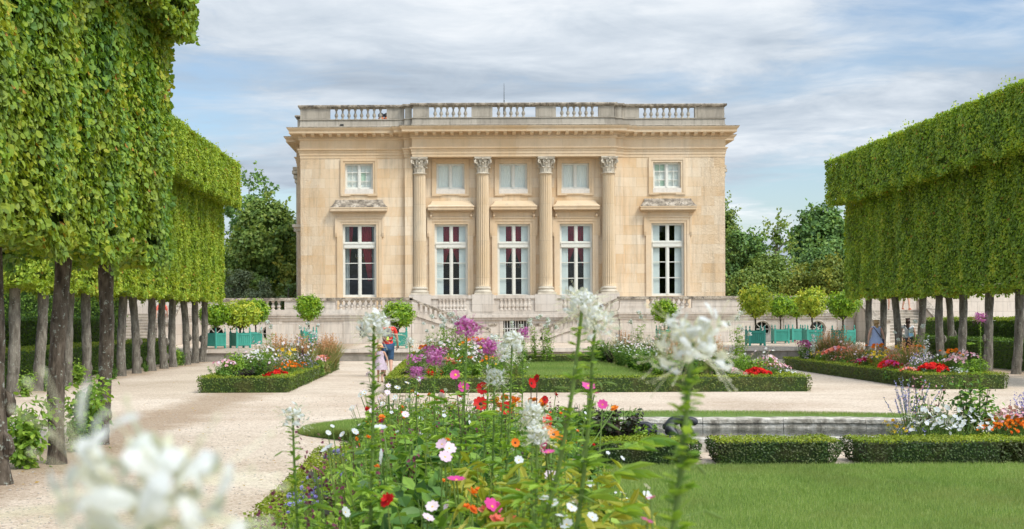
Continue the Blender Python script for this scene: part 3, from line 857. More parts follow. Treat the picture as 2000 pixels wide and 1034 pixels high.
# side runs: solid parapet with piers
for y0_, y1_, xx_ in ((74.3, 77.5, XL + .15), (77.7, 92.3, xl2 + .15), (92.5, 95.9, XL + .15), (74.3, 77.5, XR - .15), (77.7, 92.3, xr2 - .15), (92.5, 95.9, XR - .15)):
    bal.box(xx_ - .13, xx_ + .13, y0_, y1_, zb + .49, zb + 1.06)
bal.box(bx(666), bx(673), YF - .065, YF - .03, zb + .16, zb + .24, 2)
bal_o = pbuild(bal, 'roof_balustrade', ['weathered_stone', 'lichen_stone', 'iron_black'])
BALUSTER = [(.075, 0), (.075, .05), (.05, .07), (.045, .10), (.085, .17), (.092, .22), (.06, .31), (.034, .36), (.05, .40), (.034, .43), (.06, .47), (.075, .50), (.075, .57)]
def baluster_mesh(h, mat, w=1.0):
    nb = NB()
    nb.lathe([(r * w, z * h / .57) for r, z in BALUSTER], 0, 0, 12)
    return nb.mesh('baluster', [mat], smooth=True)
bm_roof = baluster_mesh(.57, 'weathered_stone', 1.05)
def balusters(me, parent, xs, y, z, off):
    for x in xs:
        o = bpy.data.objects.new('baluster', me); COL.objects.link(o)
        o.parent = parent; o.location = (x - off[0], y - off[1], z - off[2])
OFF0 = (0, 0, 0)
for a, b, y, n in ((646, 757, YF, 9), (840, 922.5, YE, 7), (963, 1047, YE, 7), (1086, 1168.5, YE, 7), (1250, 1359, YF, 9)):
    st = (bx(b) - bx(a)) / n
    xs = [bx(a) + st * (i + 1) for i in range(n - 1)]
    if a == 963: xs = xs[:-1]
    xs_h = xs
    balusters(bm_roof, bal_o, xs_h, y + .15, zb + .492, OFF0)
# things on the roof
nb = NB()
for i, x in enumerate((bx(742), bx(753.5))):
    nb2 = NB(); nb2.lathe([(.10, 0), (.13, .08), (.12, .34), (.15, .38), (.15, .44), (.11, .5)], 0, 0, 14)
    nb2.lathe([(.14, .5), (.17, .54), (.15, .66), (.05, .72)], 0, 0, 14, 1)
    for z in (.12, .18, .24, .30): nb2.lathe([(.135, z), (.138, z + .015), (.13, z + .03)], 0, 0, 14, 0, caps=False)
    o = nb2.build('chimney_pot', ['terracotta', 'iron_black'], loc=(x, YF + 2.2, zb + .42))
    tag(o, ('red clay chimney pot seen between the roof balusters, the one nearer the corner', 'red clay chimney pot seen between the roof balusters, the one nearer the columns')[i], 'chimney pot')
    nb.box(x - .2, x + .2, YF + 2.0, YF + 2.4, zb, zb + .42)
pbuild(nb, 'chimney_base', 'weathered_stone')
nb = NB(); nb.tube([(0, 0, 0), (0, 0, 1.5), (0, 0, 1.55)], [.03, .03, .015], 8); nb.tube([(0, 0, 1.4), (0, 0, 2.75)], [.022, .008], 6)
nb.box(-.05, .05, -.05, .05, 1.2, 1.42)
for z in (1.5, 1.8): nb.tube([(-.03, 0, z), (.03, 0, z)], .025, 6)
nb.box(-.12, .12, -.12, .12, 0, .04)
tag(nb.build('roof_antenna', 'iron_black', loc=(bx(990), YF + 2.5, zb)), 'thin grey mast standing on the palace roof', 'antenna')

# columns -----------------------------------------------------------------
ZB0, ZB1, ZS1, ZC1 = bz(577), bz(560.5), bz(341), bz(309)
def column_parts():
    H = ZC1 - ZB0
    sh = NB()
    r0, r1 = .345, .315
    hb, hs = ZB1 - ZB0, ZS1 - ZB0
    segs = 120
    a = np.arange(segs) * 2 * PI / segs
    fl = np.abs(np.sin(a * 10))                       # 20 flutes
    rows = []
    zsr = [hb, hb + .03, hb + .12] + list(np.linspace(hb + .4, hs - .15, 8)) + [hs - .05, hs]
    for i, z in enumerate(zsr):
        t = (z - hb) / (hs - hb); r = r0 + (r1 - r0) * t ** 1.4
        dep = 0.0 if i in (0, 1, len(zsr) - 1) else .065
        rr = r - dep * np.clip(fl * 1.25 - .15, 0, 1)
        rows.append(np.stack([rr * np.cos(a), rr * np.sin(a), np.full(segs, z)], 1))
    i = np.arange(segs); j = (i + 1) % segs
    f = np.concatenate([np.stack([k * segs + i, k * segs + j, (k + 1) * segs + j, (k + 1) * segs + i], 1) for k in range(len(rows) - 1)])
    sh.add(np.concatenate(rows), f)
    ba = NB()
    ba.box(-.46, .46, -.46, .46, 0, .12)
    ba.lathe([(.44, .12), (.46, .16), (.455, .20), (.43, .225), (.40, .235), (.375, .26), (.37, .29), (.385, .31), (.41, .325), (.415, .36), (.40, .385), (.37, .40), (.36, hb)], 0, 0, 40)
    ca = NB()
    h = ZC1 - ZS1                                   # .85
    ca.lathe([(.33, -.02), (.37, .0), (.375, .03), (.34, .05), (.27, .07), (.255, .3), (.27, .55), (.34, h - .13)], 0, 0, 32)
    def leaf(ang, z0, zh, w, r, curl):
        """an acanthus leaf: a curved tongue that rolls outward at its tip"""
        n = 9; v = []
        for k in range(n):
            t = k / (n - 1)
            z = z0 + zh * min(t * 1.18, 1.0) - (.09 * max(0, t - .8) / .2 * zh * 2)
            rad = r + .02 + .05 * t + curl * max(0, t - .55) ** 1.3 * 2.2
            ww = w * (0.75 + .5 * math.sin(t * 2.6)) * (1 - .55 * max(0, t - .7) / .3)
            ww *= 1 + .16 * math.cos(k * PI)
            for s in (-1, -.5, 0, .5, 1):
                aa = ang + s * ww / rad
                rr = rad - .02 * abs(s) + (.012 if s == 0 else 0)
                v.append((rr * math.cos(aa), rr * math.sin(aa), z - .02 * abs(s) * t))
        f = [(k * 5 + c, k * 5 + c + 1, (k + 1) * 5 + c + 1, (k + 1) * 5 + c) for k in range(n - 1) for c in range(4)]
        ca.add(v, f)
    for k in range(8): leaf(k * PI / 4 + PI / 8, .04, .34, .095, .265, .15)
    for k in range(8): leaf(k * PI / 4, .06, .56, .08, .265, .22)
    # volutes at the corners, helices and fleurons at the middles
    for k in range(4):
        ang = PI / 4 + k * PI / 2
        c, s = math.cos(ang), math.sin(ang)
        pts = []; rad = []
        for q in range(22):
            t = q / 21
            th = -PI * .5 + t * 3.6 * PI
            rr = .115 * (1 - .72 * t)
            ux = .50 + rr * math.cos(th); uz = h - .25 + rr * math.sin(th)
            if q == 0: ux, uz = .33, .40
            if q == 1: ux, uz = .42, .52
            pts.append((c * ux, s * ux, uz)); rad.append(.035 * (1 - .4 * t))
        ca.tube(pts, rad, 7)
        ang = k * PI / 2
        c, s = math.cos(ang), math.sin(ang)
        for sg in (-1, 1):
            pts = []
            for q in range(14):
                t = q / 13; th = -PI * .5 + t * 2.8 * PI; rr = .075 * (1 - .7 * t)
                u = sg * (.10 + rr * math.cos(th)); uz = h - .22 + rr * math.sin(th)
                if q == 0: u, uz = sg * .12, .42
                rad_ = .38
                pts.append((c * rad_ - s * u, s * rad_ + c * u, uz))
            ca.tube(pts, .02, 6)
        # flower on the abacus
        for q in range(6):
            a2 = q * PI / 3
            ca.tube([(c * .42, s * .42, h - .08), (c * .47 - s * .06 * math.cos(a2), s * .47 + c * .06 * math.cos(a2), h - .08 + .07 * math.sin(a2))], [.03, .02], 6)
    # abacus with hollowed sides
    pl = []
    for k in range(4):
        a0 = -PI / 4 + k * PI / 2
        for t in np.linspace(0, 1, 7)[:-1]:
            aa = a0 + t * PI / 2
            rr = .60 - .16 * math.sin(t * PI)
            if t == 0: rr = .62
            pl.append((rr * math.cos(aa), rr * math.sin(aa)))
    n = len(pl)
    for z0_, z1_, sc in ((h - .12, h - .06, .93), (h - .06, h - .002, 1.0)):
        v = [(x * sc, y * sc, z0_) for x, y in pl] + [(x * sc, y * sc, z1_) for x, y in pl]
        ca.add(v, [(i, (i + 1) % n, n + (i + 1) % n, n + i) for i in range(n)] + [tuple(range(n, 2 * n)), tuple(reversed(range(n)))])
    return sh.mesh('shaft', ['column_stone'], True), ba.mesh('column_base', ['capital_stone'], False), ca.mesh('capital', ['capital_stone'], False)
me_sh, me_ba, me_ca = column_parts()
for k, px in enumerate((820.5, 943.5, 1066.5, 1189)):
    c = bpy.data.objects.new('column', me_sh); COL.objects.link(c)
    c.parent = palace; c.location = (bx(px) - CX, 73.86 - YF, ZB0 - TZ); c.rotation_euler = (0, 0, k * 0.02)
    for nm, me, z in (('column_base', me_ba, 0), ('capital', me_ca, ZS1 - ZB0)):
        o = bpy.data.objects.new(nm, me); COL.objects.link(o); o.parent = c; o.location = (0, 0, z)

# windows ------------------------------------------------------------------
def leafed_window(x0, x1, z0, z1, y, transom=None, bars=(), name='window', thick=.07, uprights=0, bars_up=()):
    """casement window: frame object with a pane child; returns (frame obj, glass y, openings)"""
    fr = NB(); gl = NB()
    yf0, yf1 = y + .16, y + .24
    t = thick
    xm = (x0 + x1) / 2
    fr.box(x0, x0 + t, yf0, yf1, z0, z1); fr.box(x1 - t, x1, yf0, yf1, z0, z1)
    fr.box(x0 + t, x1 - t, yf0, yf1, z1 - t, z1); fr.box(x0 + t, x1 - t, yf0, yf1, z0, z0 + t)
    levels = [(z0 + t, z1 - t, bars)]
    if transom:
        fr.box(x0 + t, x1 - t, yf0 - .05, yf1, transom[0], transom[1])
        fr.box(x0 + t, x1 - t, yf0 - .08, yf0 - .05, transom[1] - .05, transom[1])
        levels = [(z0 + t, transom[0], bars), (transom[1], z1 - t, bars_up)]
    for a, b, bb in levels:
        fr.box(xm - .05, xm + .05, yf0 - .025, yf1 - .01, a, b)
        for s, (p, q) in enumerate(((x0 + t, xm - .05), (xm + .05, x1 - t))):
            w = .045
            fr.box(p, p + w, yf0 + .012, yf1 - .012, a, b); fr.box(q - w, q, yf0 + .012, yf1 - .012, a, b)
            fr.box(p + w, q - w, yf0 + .012, yf1 - .012, a, a + w * 1.3); fr.box(p + w, q - w, yf0 + .012, yf1 - .012, b - w, b)
            for zz in bb: fr.box(p + w, q - w, yf0 + .018, yf1 - .018, zz - .02, zz + .02)
            for u in range(uprights):
                xx_ = p + (q - p) * (u + 1) / (uprights + 1)
                fr.box(xx_ - .012, xx_ + .012, yf0 + .02, yf1 - .02, a + w * 1.3, b - w)
            gl.add([(p + w, yf0 + .04, a + w), (q - w, yf0 + .04, a + w), (q - w, yf0 + .04, b - w), (p + w, yf0 + .04, b - w)], [(0, 1, 2, 3)])
    f = pbuild(fr, name, 'window_paint')
    gl.build('pane', 'window_glass', f)
    return f, yf1
def curtain(nb, x0, x1, zf, z0, z1, y, amp=.03, waves=5, mat=0, side=0, taper=None):
    """pleated cloth from z1 down to z0; taper(z) gives the remaining width share, held at side 0 left / 1 right"""
    nx, nz = 40, 14
    v = []
    for j in range(nz + 1):
        z = z1 + (z0 - z1) * j / nz
        w = taper((z1 - z) / (z1 - z0)) if taper else 1.0
        for i in range(nx + 1):
            t = i / nx
            xx_ = x0 + (x1 - x0) * t * w if side == 0 else x1 - (x1 - x0) * (1 - t) * w
            v.append((xx_, y + amp * math.sin(t * waves * 2 * PI + .6 * math.sin(z * 2)), z))
    f = [(j * (nx + 1) + i, j * (nx + 1) + i + 1, (j + 1) * (nx + 1) + i + 1, (j + 1) * (nx + 1) + i) for j in range(nz) for i in range(nx)]
    nb.add(v, f, mat)
tr0, tr1 = bz(483.5), bz(474)
zb1, zb2 = bz(513.5), bz(544.3)
for k, w in enumerate(WINS_LOW):
    y = YF if k in (0, 4) else YC
    x0, x1 = bx(w[1]), bx(w[2])
    f, yg = leafed_window(x0, x1, Z_LOW0, Z_LOW1, y, (tr0, tr1), (zb1, zb2), 'french_window')
    cu = NB(); yi = y + .55
    xm = (x0 + x1) / 2
    tp = lambda s: 1.0 if s < .45 else max(.35, 1 - (s - .45) * 1.7)
    if k in (1, 2, 3):
        sh = NB()
        for a, b in ((x0 + .06, x0 + .45), (x1 - .45, x1 - .06)):
            sh.box(a, b, y + .30, y + .33, Z_LOW0 + .02, Z_LOW1 - .05)
            for z0_, z1_ in ((Z_LOW0 + .2, Z_LOW0 + 1.0), (Z_LOW0 + 1.08, Z_LOW0 + 1.2), (Z_LOW0 + 1.3, Z_LOW0 + 1.42), (Z_LOW0 + 1.5, Z_LOW0 + 1.62), (Z_LOW0 + 1.75, Z_LOW0 + 2.5), (Z_LOW0 + 2.75, Z_LOW1 - .2)):
                rect_frame(sh, a + .07, b - .07, z0_ + .02, z1_ - .02, .02, y + .30, .010)
        sh.build('interior_shutter', 'shutter_paint', f)
        curtain(cu, x0 + .42, xm, 0, bz(520), Z_LOW1 - .02, yi, .03, 4, taper=lambda s: 1.0 if s < .5 else max(.12, 1 - (s - .5) * 1.8))
        curtain(cu, xm, x1 - .42, 0, bz(520), Z_LOW1 - .02, yi, .03, 4, side=1, taper=lambda s: 1.0 if s < .5 else max(.12, 1 - (s - .5) * 1.8))
        cu.build('curtain', 'red_curtain', f)
    elif k == 0:
        gc = NB()
        curtain(gc, x0 + .05, x0 + .32, 0, Z_LOW0, Z_LOW1, y + .4, .02, 3); curtain(gc, x1 - .22, x1 - .05, 0, Z_LOW0, Z_LOW1, y + .4, .02, 2)
        gc.build('curtain', 'grey_curtain', f)
        curtain(cu, xm - .1, x1 - .28, 0, bz(548), Z_LOW1, yi, .04, 5, side=1, taper=lambda s: max(.3, 1 - s * .75))
        curtain(cu, x0 + .25, xm - .35, 0, bz(515), Z_LOW1, yi, .04, 3, taper=lambda s: max(.3, 1 - s * .7))
        cu.build('curtain', 'red_curtain', f)
    else:
        sh = NB()
        for a, b in ((x0 + .06, x0 + .46), (x1 - .46, x1 - .06)):
            sh.box(a, b, y + .30, y + .33, Z_LOW0 + .02, Z_LOW1 - .05)
        sh.build('interior_shutter', 'shutter_paint', f)
for k, w in enumerate(WINS_UP):
    y = YF if k in (0, 4) else YC
    x0, x1 = bx(w[1]), bx(w[2])
    wing = k in (0, 4)
    zz = (Z_UP0 + (Z_UP1 - Z_UP0) / 3, Z_UP0 + (Z_UP1 - Z_UP0) * 2 / 3) if wing else ()
    f, yg = leafed_window(x0, x1, Z_UP0 + .02, Z_UP1, y, None, zz, 'upper_window', .06, 1 if wing else 0)
    bl = NB()
    if wing:
        rs = np.random.RandomState(k)
        for i in range(4):
            for j in range(3):
                a = x0 + .05 + (x1 - x0 - .1) * i / 4; b = a + (x1 - x0 - .1) / 4
                c = Z_UP0 + (Z_UP1 - Z_UP0) * j / 3; d = c + (Z_UP1 - Z_UP0) / 3
                yy_ = y + .27 + rs.uniform(0, .03)
                bl.add([(a, yy_, c), (b, yy_, c), (b, yy_, d), (a, yy_, d)], [(0, 1, 2, 3)], 1 if rs.uniform() < .35 else 0)
    else:
        xm = (x0 + x1) / 2
        curtain(bl, x0 + .05, xm, 0, Z_UP0, Z_UP1, y + .262, .004, 5); curtain(bl, xm, x1 - .05, 0, Z_UP0, Z_UP1, y + .262, .004, 5)
    bl.build('curtain', ['blind_cloth', 'blind_cloth_green'], f)
    sl = NB(); sl.box(x0 - .02, x1 + .02, y - .05, y + .2, Z_UP0 - .22, Z_UP0 + .02)
    sl.build('sill', 'sill_paint', f)
# room behind the glass
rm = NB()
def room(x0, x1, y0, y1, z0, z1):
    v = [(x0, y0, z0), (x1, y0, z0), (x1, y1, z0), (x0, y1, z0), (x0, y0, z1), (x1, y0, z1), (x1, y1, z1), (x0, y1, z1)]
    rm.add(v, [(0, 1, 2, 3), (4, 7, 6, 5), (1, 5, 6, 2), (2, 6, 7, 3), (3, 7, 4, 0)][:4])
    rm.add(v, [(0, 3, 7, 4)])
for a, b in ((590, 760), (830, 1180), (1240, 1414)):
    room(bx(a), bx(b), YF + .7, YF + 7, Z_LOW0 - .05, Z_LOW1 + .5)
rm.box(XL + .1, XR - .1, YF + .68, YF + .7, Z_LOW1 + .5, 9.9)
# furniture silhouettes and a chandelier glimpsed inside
pbuild(rm, 'interior_wall', 'room_shade_paint')
def chandelier(px, v0, y, s=1.0, lab=''):
    x, z = PX(px, y), PZ(v0, y)
    nb = NB()
    nb.lathe([(.02, .7), (.03, .5), (.12, .42), (.05, .3), (.2, .1), (.05, -.1), (.02, -.2)], 0, 0, 10)
    for k in range(8):
        a = k * PI / 4; c, s_ = math.cos(a), math.sin(a)
        nb.tube([(0, 0, .05), (c * .25, s_ * .25, -.05), (c * .42, s_ * .42, .08)], .018, 6)
        nb.lathe([(.02, .08), (.02, .2), (.001, .27)], c * .42, s_ * .42, 6, 1)
    nb.tube([(0, 0, .7), (0, 0, 1.6)], .01, 5)
    o = nb.build('chandelier', ['chandelier_brass', 'blind_cloth'], loc=(x, y, z))
    o.scale = (s, s, s)
    tag(o, lab, 'chandelier')
chandelier(711, 505, YF + 1.6, 1, 'pale glass chandelier behind the tall window with the single red curtain')
chandelier(1006, 522, YF + 2.4, .9, 'small brass chandelier behind the middle tall window')

# window surrounds, hoods ---------------------------------------------------
for k, w in enumerate(WINS_LOW):
    y = YF if k in (0, 4) else YC
    x0, x1 = bx(w[1]), bx(w[2])
    nb = NB()
    rect_frame(nb, x0, x1, 1.5, Z_LOW1, .13, y, .05, bottom=False)
    rect_frame(nb, x0 - .13, x1 + .13, 1.5, Z_LOW1 + .13, .16, y, .085, bottom=False)
    zt = Z_LOW1 + .29
    nb.box(x0 - .29, x1 + .29, y - .13, y + .02, zt, zt + .06)
    # ears
    for s in (-1, 1):
        xe = x0 - .29 if s < 0 else x1 + .29
        a, b = (xe - .10, xe) if s < 0 else (xe, xe + .10)
        nb.box(a, b, y - .11, y + .02, zt - .75, zt + .06)
        nb.hexa([(a, y - .10, zt - .95), (b, y - .10, zt - .95), (b, y + .02, zt - .95), (a, y + .02, zt - .95)],
                [(a, y - .16, zt - .752), (b, y - .16, zt - .752), (b, y + .02, zt - .752), (a, y + .02, zt - .752)])
    zf = zt + .06
    ztop = bz(413) if k in (0, 4) else bz(411)
    # frieze field with scroll brackets in the centre
    nb.box(x0 - .22, x1 + .22, y - .04, y + .02, zf + .002, ztop - .1)
    hx0, hx1 = (bx(646.5), bx(758.5)) if k == 0 else (bx(1249.5), bx(1360.5)) if k == 4 else (x0 - .36, x1 + .36)
    if k in (1, 2, 3):
        for xs_ in (hx0 + .10, hx1 - .24):
            pts = [(xs_ + .07, y - .10 - .08 * math.sin(t * 5), zf + .02 + (ztop - zf - .12) * t) for t in np.linspace(0, 1, 9)]
            nb.tube(pts, [.05, .07, .075, .06, .05, .05, .065, .08, .085], 8)
    # bed mould, dentils, corona
    nb.box(hx0 + .10, hx1 - .10, y - .12, y + .02, ztop - .10, ztop - .02)
    d = hx0 + .12
    while d < hx1 - .17:
        nb.box(d, d + .05, y - .155, y - .119, ztop - .09, ztop - .025); d += .095
    nb.box(hx0 + .05, hx1 - .05, y - .36, y + .02, ztop - .018, ztop + .02)
    nb.box(hx0 + .02, hx1 - .02, y - .40, y + .02, ztop + .022, ztop + .15)
    nb.box(hx0, hx1, y - .43, y + .02, ztop + .152, ztop + .20)
    su = pbuild(nb, 'window_surround', 'sandstone_trim')
    nb = NB()
    zh = ztop + .203; hh = bz(390) - zh if k in (0, 4) else bz(392.5) - zh
    ins = .26 if k in (0, 4) else .22
    n = 4
    prev = [(hx0, y - .43), (hx1, y - .43), (hx1, y + .01), (hx0, y + .01)]
    for i in range(n):
        t1 = (i + 1) / n
        e = ins * (1 - (1 - t1) ** 1.9)
        cur = [(hx0 + e, y - .43 + .38 * t1), (hx1 - e, y - .43 + .38 * t1), (hx1 - e, y + .01), (hx0 + e, y + .01)]
        nb.hexa([(px, py, zh + hh * i / n) for px, py in prev], [(px, py, zh + hh * t1) for px, py in cur])
        prev = cur
    nb.build('hood', 'lichen_stone' if k in (0, 4) else 'column_stone', su)
for k, w in enumerate(WINS_UP):
    y = YF if k in (0, 4) else YC
    x0, x1 = bx(w[1]), bx(w[2])
    nb = NB()
    rect_frame(nb, x0, x1, Z_UP0 - .22, Z_UP1, .11, y, .04, bottom=False)
    rect_frame(nb, x0 - .11, x1 + .11, Z_UP0 - .22, Z_UP1 + .11, .13, y, .075, bottom=False)
    nb.box(x0 - .24, x0 + .28, y - .075, y + .02, Z_UP0 - .33, Z_UP0 - .222)
    nb.box(x1 - .28, x1 + .24, y - .075, y + .02, Z_UP0 - .33, Z_UP0 - .222)
    nb.box(x0 + .282, x1 - .282, y - .07, y + .02, Z_UP0 - .28, Z_UP0 - .222)
    pbuild(nb, 'upper_window_surround', 'sandstone_trim')

# ------------------------------------------------------------------ palace terrace with its walls
YT, YR = 70.0, 72.7
TX = lambda px: PX(px, YT)
def tz(v): return PZ(v, YT)
XI_L, XI_R = TX(803.5), TX(1210)
XO_L, XO_R = TX(360), TX(1668)
ZCOP = tz(581)
def oculus(parent, x, z, r, off):
    nb = NB()
    n = 40
    for k in range(8):
        a = k * PI / 4
        c, s = math.cos(a), math.sin(a)
        p = np.array([(x + c * .07 * q, 0, z + s * .07 * q) for q in (1,)][0])
        w = .018
        q0 = [(x + c * .08 - s * w, YT + .14, z + s * .08 + c * w), (x + c * .08 + s * w, YT + .14, z + s * .08 - c * w),
              (x + c * (r - .04) + s * w, YT + .14, z + s * (r - .04) - c * w), (x + c * (r - .04) - s * w, YT + .14, z + s * (r - .04) + c * w)]
        nb.hexa(q0, [(a_, b_ + .05, c_) for a_, b_, c_ in q0])
    for r0, r1 in ((.045, .085), (r - .05, r - .003)):
        v = []
        for i in range(n):
            a = i * 2 * PI / n
            for rr, yy_ in ((r0, YT + .13), (r1, YT + .13), (r1, YT + .20), (r0, YT + .20)): v.append((x + rr * math.cos(a), yy_, z + rr * math.sin(a)))
        f = []
        for i in range(n):
            j = (i + 1) % n
            for q in range(4): f.append((i * 4 + q, i * 4 + (q + 1) % 4, j * 4 + (q + 1) % 4, j * 4 + q))
        nb.add(v, f)
    o = nb.build('round_window', 'window_paint', parent); o.location = off
    nb = NB(); nb.add([(x + r * math.cos(i * 2 * PI / n), YT + .17, z + r * math.sin(i * 2 * PI / n)) for i in range(n)], [tuple(range(n))])
    nb.build('pane', 'window_glass', o)
def wall_round(nb, x0, x1, z0, z1, y, rounds, depth):
    """wall sheet with circular openings: a square cell round each, stitched to the circle"""
    holes = []
    n = 40
    for cxx, czz, r in rounds:
        R = r * 1.25
        holes.append((cxx - R, cxx + R, czz - R, czz + R))
        v = []
        for i in range(n):
            a = i * 2 * PI / n + PI / 4
            c, s = math.cos(a), math.sin(a); k_ = R / max(abs(c), abs(s))
            v += [(cxx + k_ * c, y, czz + k_ * s), (cxx + r * c, y, czz + r * s), (cxx + r * c, y + depth, czz + r * s)]
        f = []
        for i in range(n):
            j = (i + 1) % n
            f += [(3 * i, 3 * i + 1, 3 * j + 1, 3 * j), (3 * i + 1, 3 * i + 2, 3 * j + 2, 3 * j + 1)]
        nb.add(v, f)
        # raised stone ring
        v = []
        for i in range(n):
            a = i * 2 * PI / n
            for rr, yy_ in ((r, y - .0), (r, y - .03), (r * 1.16, y - .03), (r * 1.16, y)): v.append((cxx + rr * math.cos(a), yy_, czz + rr * math.sin(a)))
        f = []
        for i in range(n):
            j = (i + 1) % n
            for q in range(3): f.append((i * 4 + q, i * 4 + q + 1, j * 4 + q + 1, j * 4 + q))
        nb.add(v, f)
    wall_holes(nb, x0, x1, z0, z1, y, holes, 0.0)
bm_terr = baluster_mesh(.42, 'terrace_stone', 1.0)
def terrace(side, x0, x1, rounds, opens, label):
    """side terrace: wall, string course, balustrade with open bays"""
    root = empty('terrace_wall', ((x0 + x1) / 2, YT, TZ), 0, label, 'terrace wall')
    off = (-(x0 + x1) / 2, -YT, -TZ)
    nb = NB()
    wall_round(nb, x0, x1, TZ - .1, 1.66, YT, rounds, .35)
    xi = x1 if side < 0 else x0
    nb.add([(xi, YT, TZ - .1), (xi, YT + 4.0, TZ - .1), (xi, YT + 4.0, 2.0), (xi, YT, 2.0)], [(0, 1, 2, 3)])
    xo = x0 if side < 0 else x1
    nb.add([(xo, YT, TZ - .1), (xo, YT + 8.0, TZ - .1), (xo, YT + 8.0, 2.0), (xo, YT, 2.0)], [(0, 1, 2, 3)])
    nb.box(x0, x1, YT - .045, YT, TZ - .1, TZ + .30)                   # plinth
    # shallow pilaster strips
    for a in (x0 + .02, x1 - .82, x0 + (x1 - x0) * .36, x0 + (x1 - x0) * .70):
        nb.box(a, a + .8, YT - .035, YT, TZ + .302, 1.62)
    o = nb.build('wall', 'terrace_stone', root); o.location = off
    nb = NB()                                                          # string course and floor edge
    nb.box(x0 - .03, x1 + .03, YT - .07, YT + .5, 1.62, 1.74); nb.box(x0 - .05, x1 + .05, YT - .13, YT + .5, 1.742, 1.86)
    nb.box(x0 - .08, x1 + .08, YT - .18, YT + .5, 1.862, 1.965)
    nb.box(x0 - .1, x1 + .1, YT - .10, YT + 0.5, 1.967, 2.06)
    o = nb.build('string_course', 'terrace_stone', root); o.location = off
    nb = NB(); nb.box(x0, x1, YT + .5, YF + .6, 1.9, TERR)
    o = nb.build('terrace_floor', 'terrace_stone', root); o.location = off
    nb = NB()
    z0_, z1_ = 2.06, ZCOP - .14
    nb.box(x0 - .05, x1 + .05, YT - .06, YT + .26, z0_, z0_ + .09)
    cur = x0
    for a, b in sorted(opens) + [(x1, x1)]:
        if a - cur > .1:
            nb.box(cur, a, YT - .05, YT + .25, z0_ + .092, z1_)
            if a - cur > .5: rect_frame(nb, cur + .13, a - .13, z0_ + .20, z1_ - .10, .03, YT - .05, .014)
        cur = b
    b_o = nb.build('balustrade', 'terrace_stone', root); b_o.location = off
    nb = NB()
    jitter_box_path(nb, x0 - .08, x1 + .08, YT - .12, YT + .30, z1_ + .002, ZCOP, 2.4, 0, .006, 7)
    o = nb.build('coping', 'lichen_stone', b_o)
    h = z1_ - z0_ - .09
    for a, b in opens:
        n = max(2, round((b - a) / .265))
        for i in range(n - 1):
            x = a + (b - a) * (i + 1) / n
            o = bpy.data.objects.new('baluster', bm_terr); COL.objects.link(o)
            o.parent = b_o; o.location = (x, YT + .10, z0_ + .092); o.scale = (1.25, 1.25, h / .42)
    for r in rounds: oculus(root, r[0], r[1], r[2], off)
    # flat dark sheets painted as the shade behind the round windows
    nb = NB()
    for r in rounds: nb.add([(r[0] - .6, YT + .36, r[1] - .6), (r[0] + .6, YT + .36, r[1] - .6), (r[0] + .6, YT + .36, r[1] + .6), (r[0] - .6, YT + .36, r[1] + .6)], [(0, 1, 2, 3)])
    o = nb.build('cellar_shade_sheet', 'room_shade_paint', root); o.location = off
    return root
OCZ = tz(650.5)
terrace(-1, XO_L, XI_L, [(TX(697), OCZ, .40), (TX(527), OCZ, .40), (TX(421), OCZ, .40)],
        [(TX(510), TX(556)), (TX(655), TX(752))], 'pale stone terrace wall with round windows, beside the stair nearer the red-shirted man')
terrace(1, XI_R, XO_R, [(TX(1317), OCZ + .12, .40), (TX(1489), OCZ + .12, .40), (TX(1597), OCZ + .12, .40)],
        [(TX(1262), TX(1352))], 'pale stone terrace wall with round windows, behind the row of four orange trees')
# recessed centre below the columns
cen = empty('portico_podium', (CX, YR, TZ), 0, 'stone podium with blind balusters and a barred window under the columns', 'podium')
off = (-CX, -YR, -TZ)
RX = lambda px: PX(px, YR)
def rz_(v): return PZ(v, YR)
nb = NB()
bw = (RX(983), RX(1031), rz_(656), rz_(627.5))
wall_holes(nb, XI_L - .2, XI_R + .2, TZ - .1, 1.9, YR, [bw], .4)
nb.box(XI_L - .1, bw[0] - .3, YR - .05, YR, TZ, TZ + .42); nb.box(bw[1] + .3, XI_R + .1, YR - .05, YR, TZ, TZ + .42)
nb.box(XI_L - .1, XI_R + .1, YR - .13, YR - .052, TZ, TZ + .12)
rect_frame(nb, bw[0], bw[1], bw[2], bw[3], .2, YR, .035)
for a, b in ((840, 955), (1058, 1180)): rect_frame(nb, RX(a), RX(b), TZ + .55, 1.45, .02, YR, .02)
nb.box(XI_L, XI_R, YR + .4, YF + .7, 1.85, 1.9)
o = nb.build('wall', 'terrace_stone', cen); o.location = off
nb = NB()
nb.box(XI_L, XI_R, YR - .10, YR + .3, 1.60, 1.72); nb.box(XI_L, XI_R, YR - .18, YR + .3, 1.722, 1.86); nb.box(XI_L, XI_R, YR - .06, YR + .3, 1.862, 2.02)
o = nb.build('string_course', 'terrace_stone', cen); o.location = off
nb = NB()
zt0, zt1 = 2.02, rz_(584)
nb.box(XI_L, XI_R, YR + .02, YF + .25, zt0 + .002, zt1)
for px in (820.5, 943.5, 1066.5, 1189): nb.box(RX(px) - .56, RX(px) + .56, YR - .08, YR + 2.0, zt0 + .004, ZB0 + .02)
nb.box(XI_L, XI_R, YR - .03, YR + .02, zt0 + .004, zt0 + .08)
nb.box(XI_L, XI_R, YR - .055, YF + .25, zt1 + .002, ZB0 - .03)
o = nb.build('balcony_front', 'terrace_stone', cen); o.location = off
bm_bl = baluster_mesh(.5, 'terrace_stone', 1.05)
for a, b, n in ((856, 911, 8), (975, 1037, 8), (1100, 1158, 8)):
    for i in range(n):
        ob = bpy.data.objects.new('baluster', bm_bl); COL.objects.link(ob); ob.parent = o
        ob.location = (RX(a + (b - a) * (i + .5) / n), YR + .005, zt0 + .085); ob.scale = (1.2, .7, (zt1 - zt0 - .09) / .5)
nb = NB()
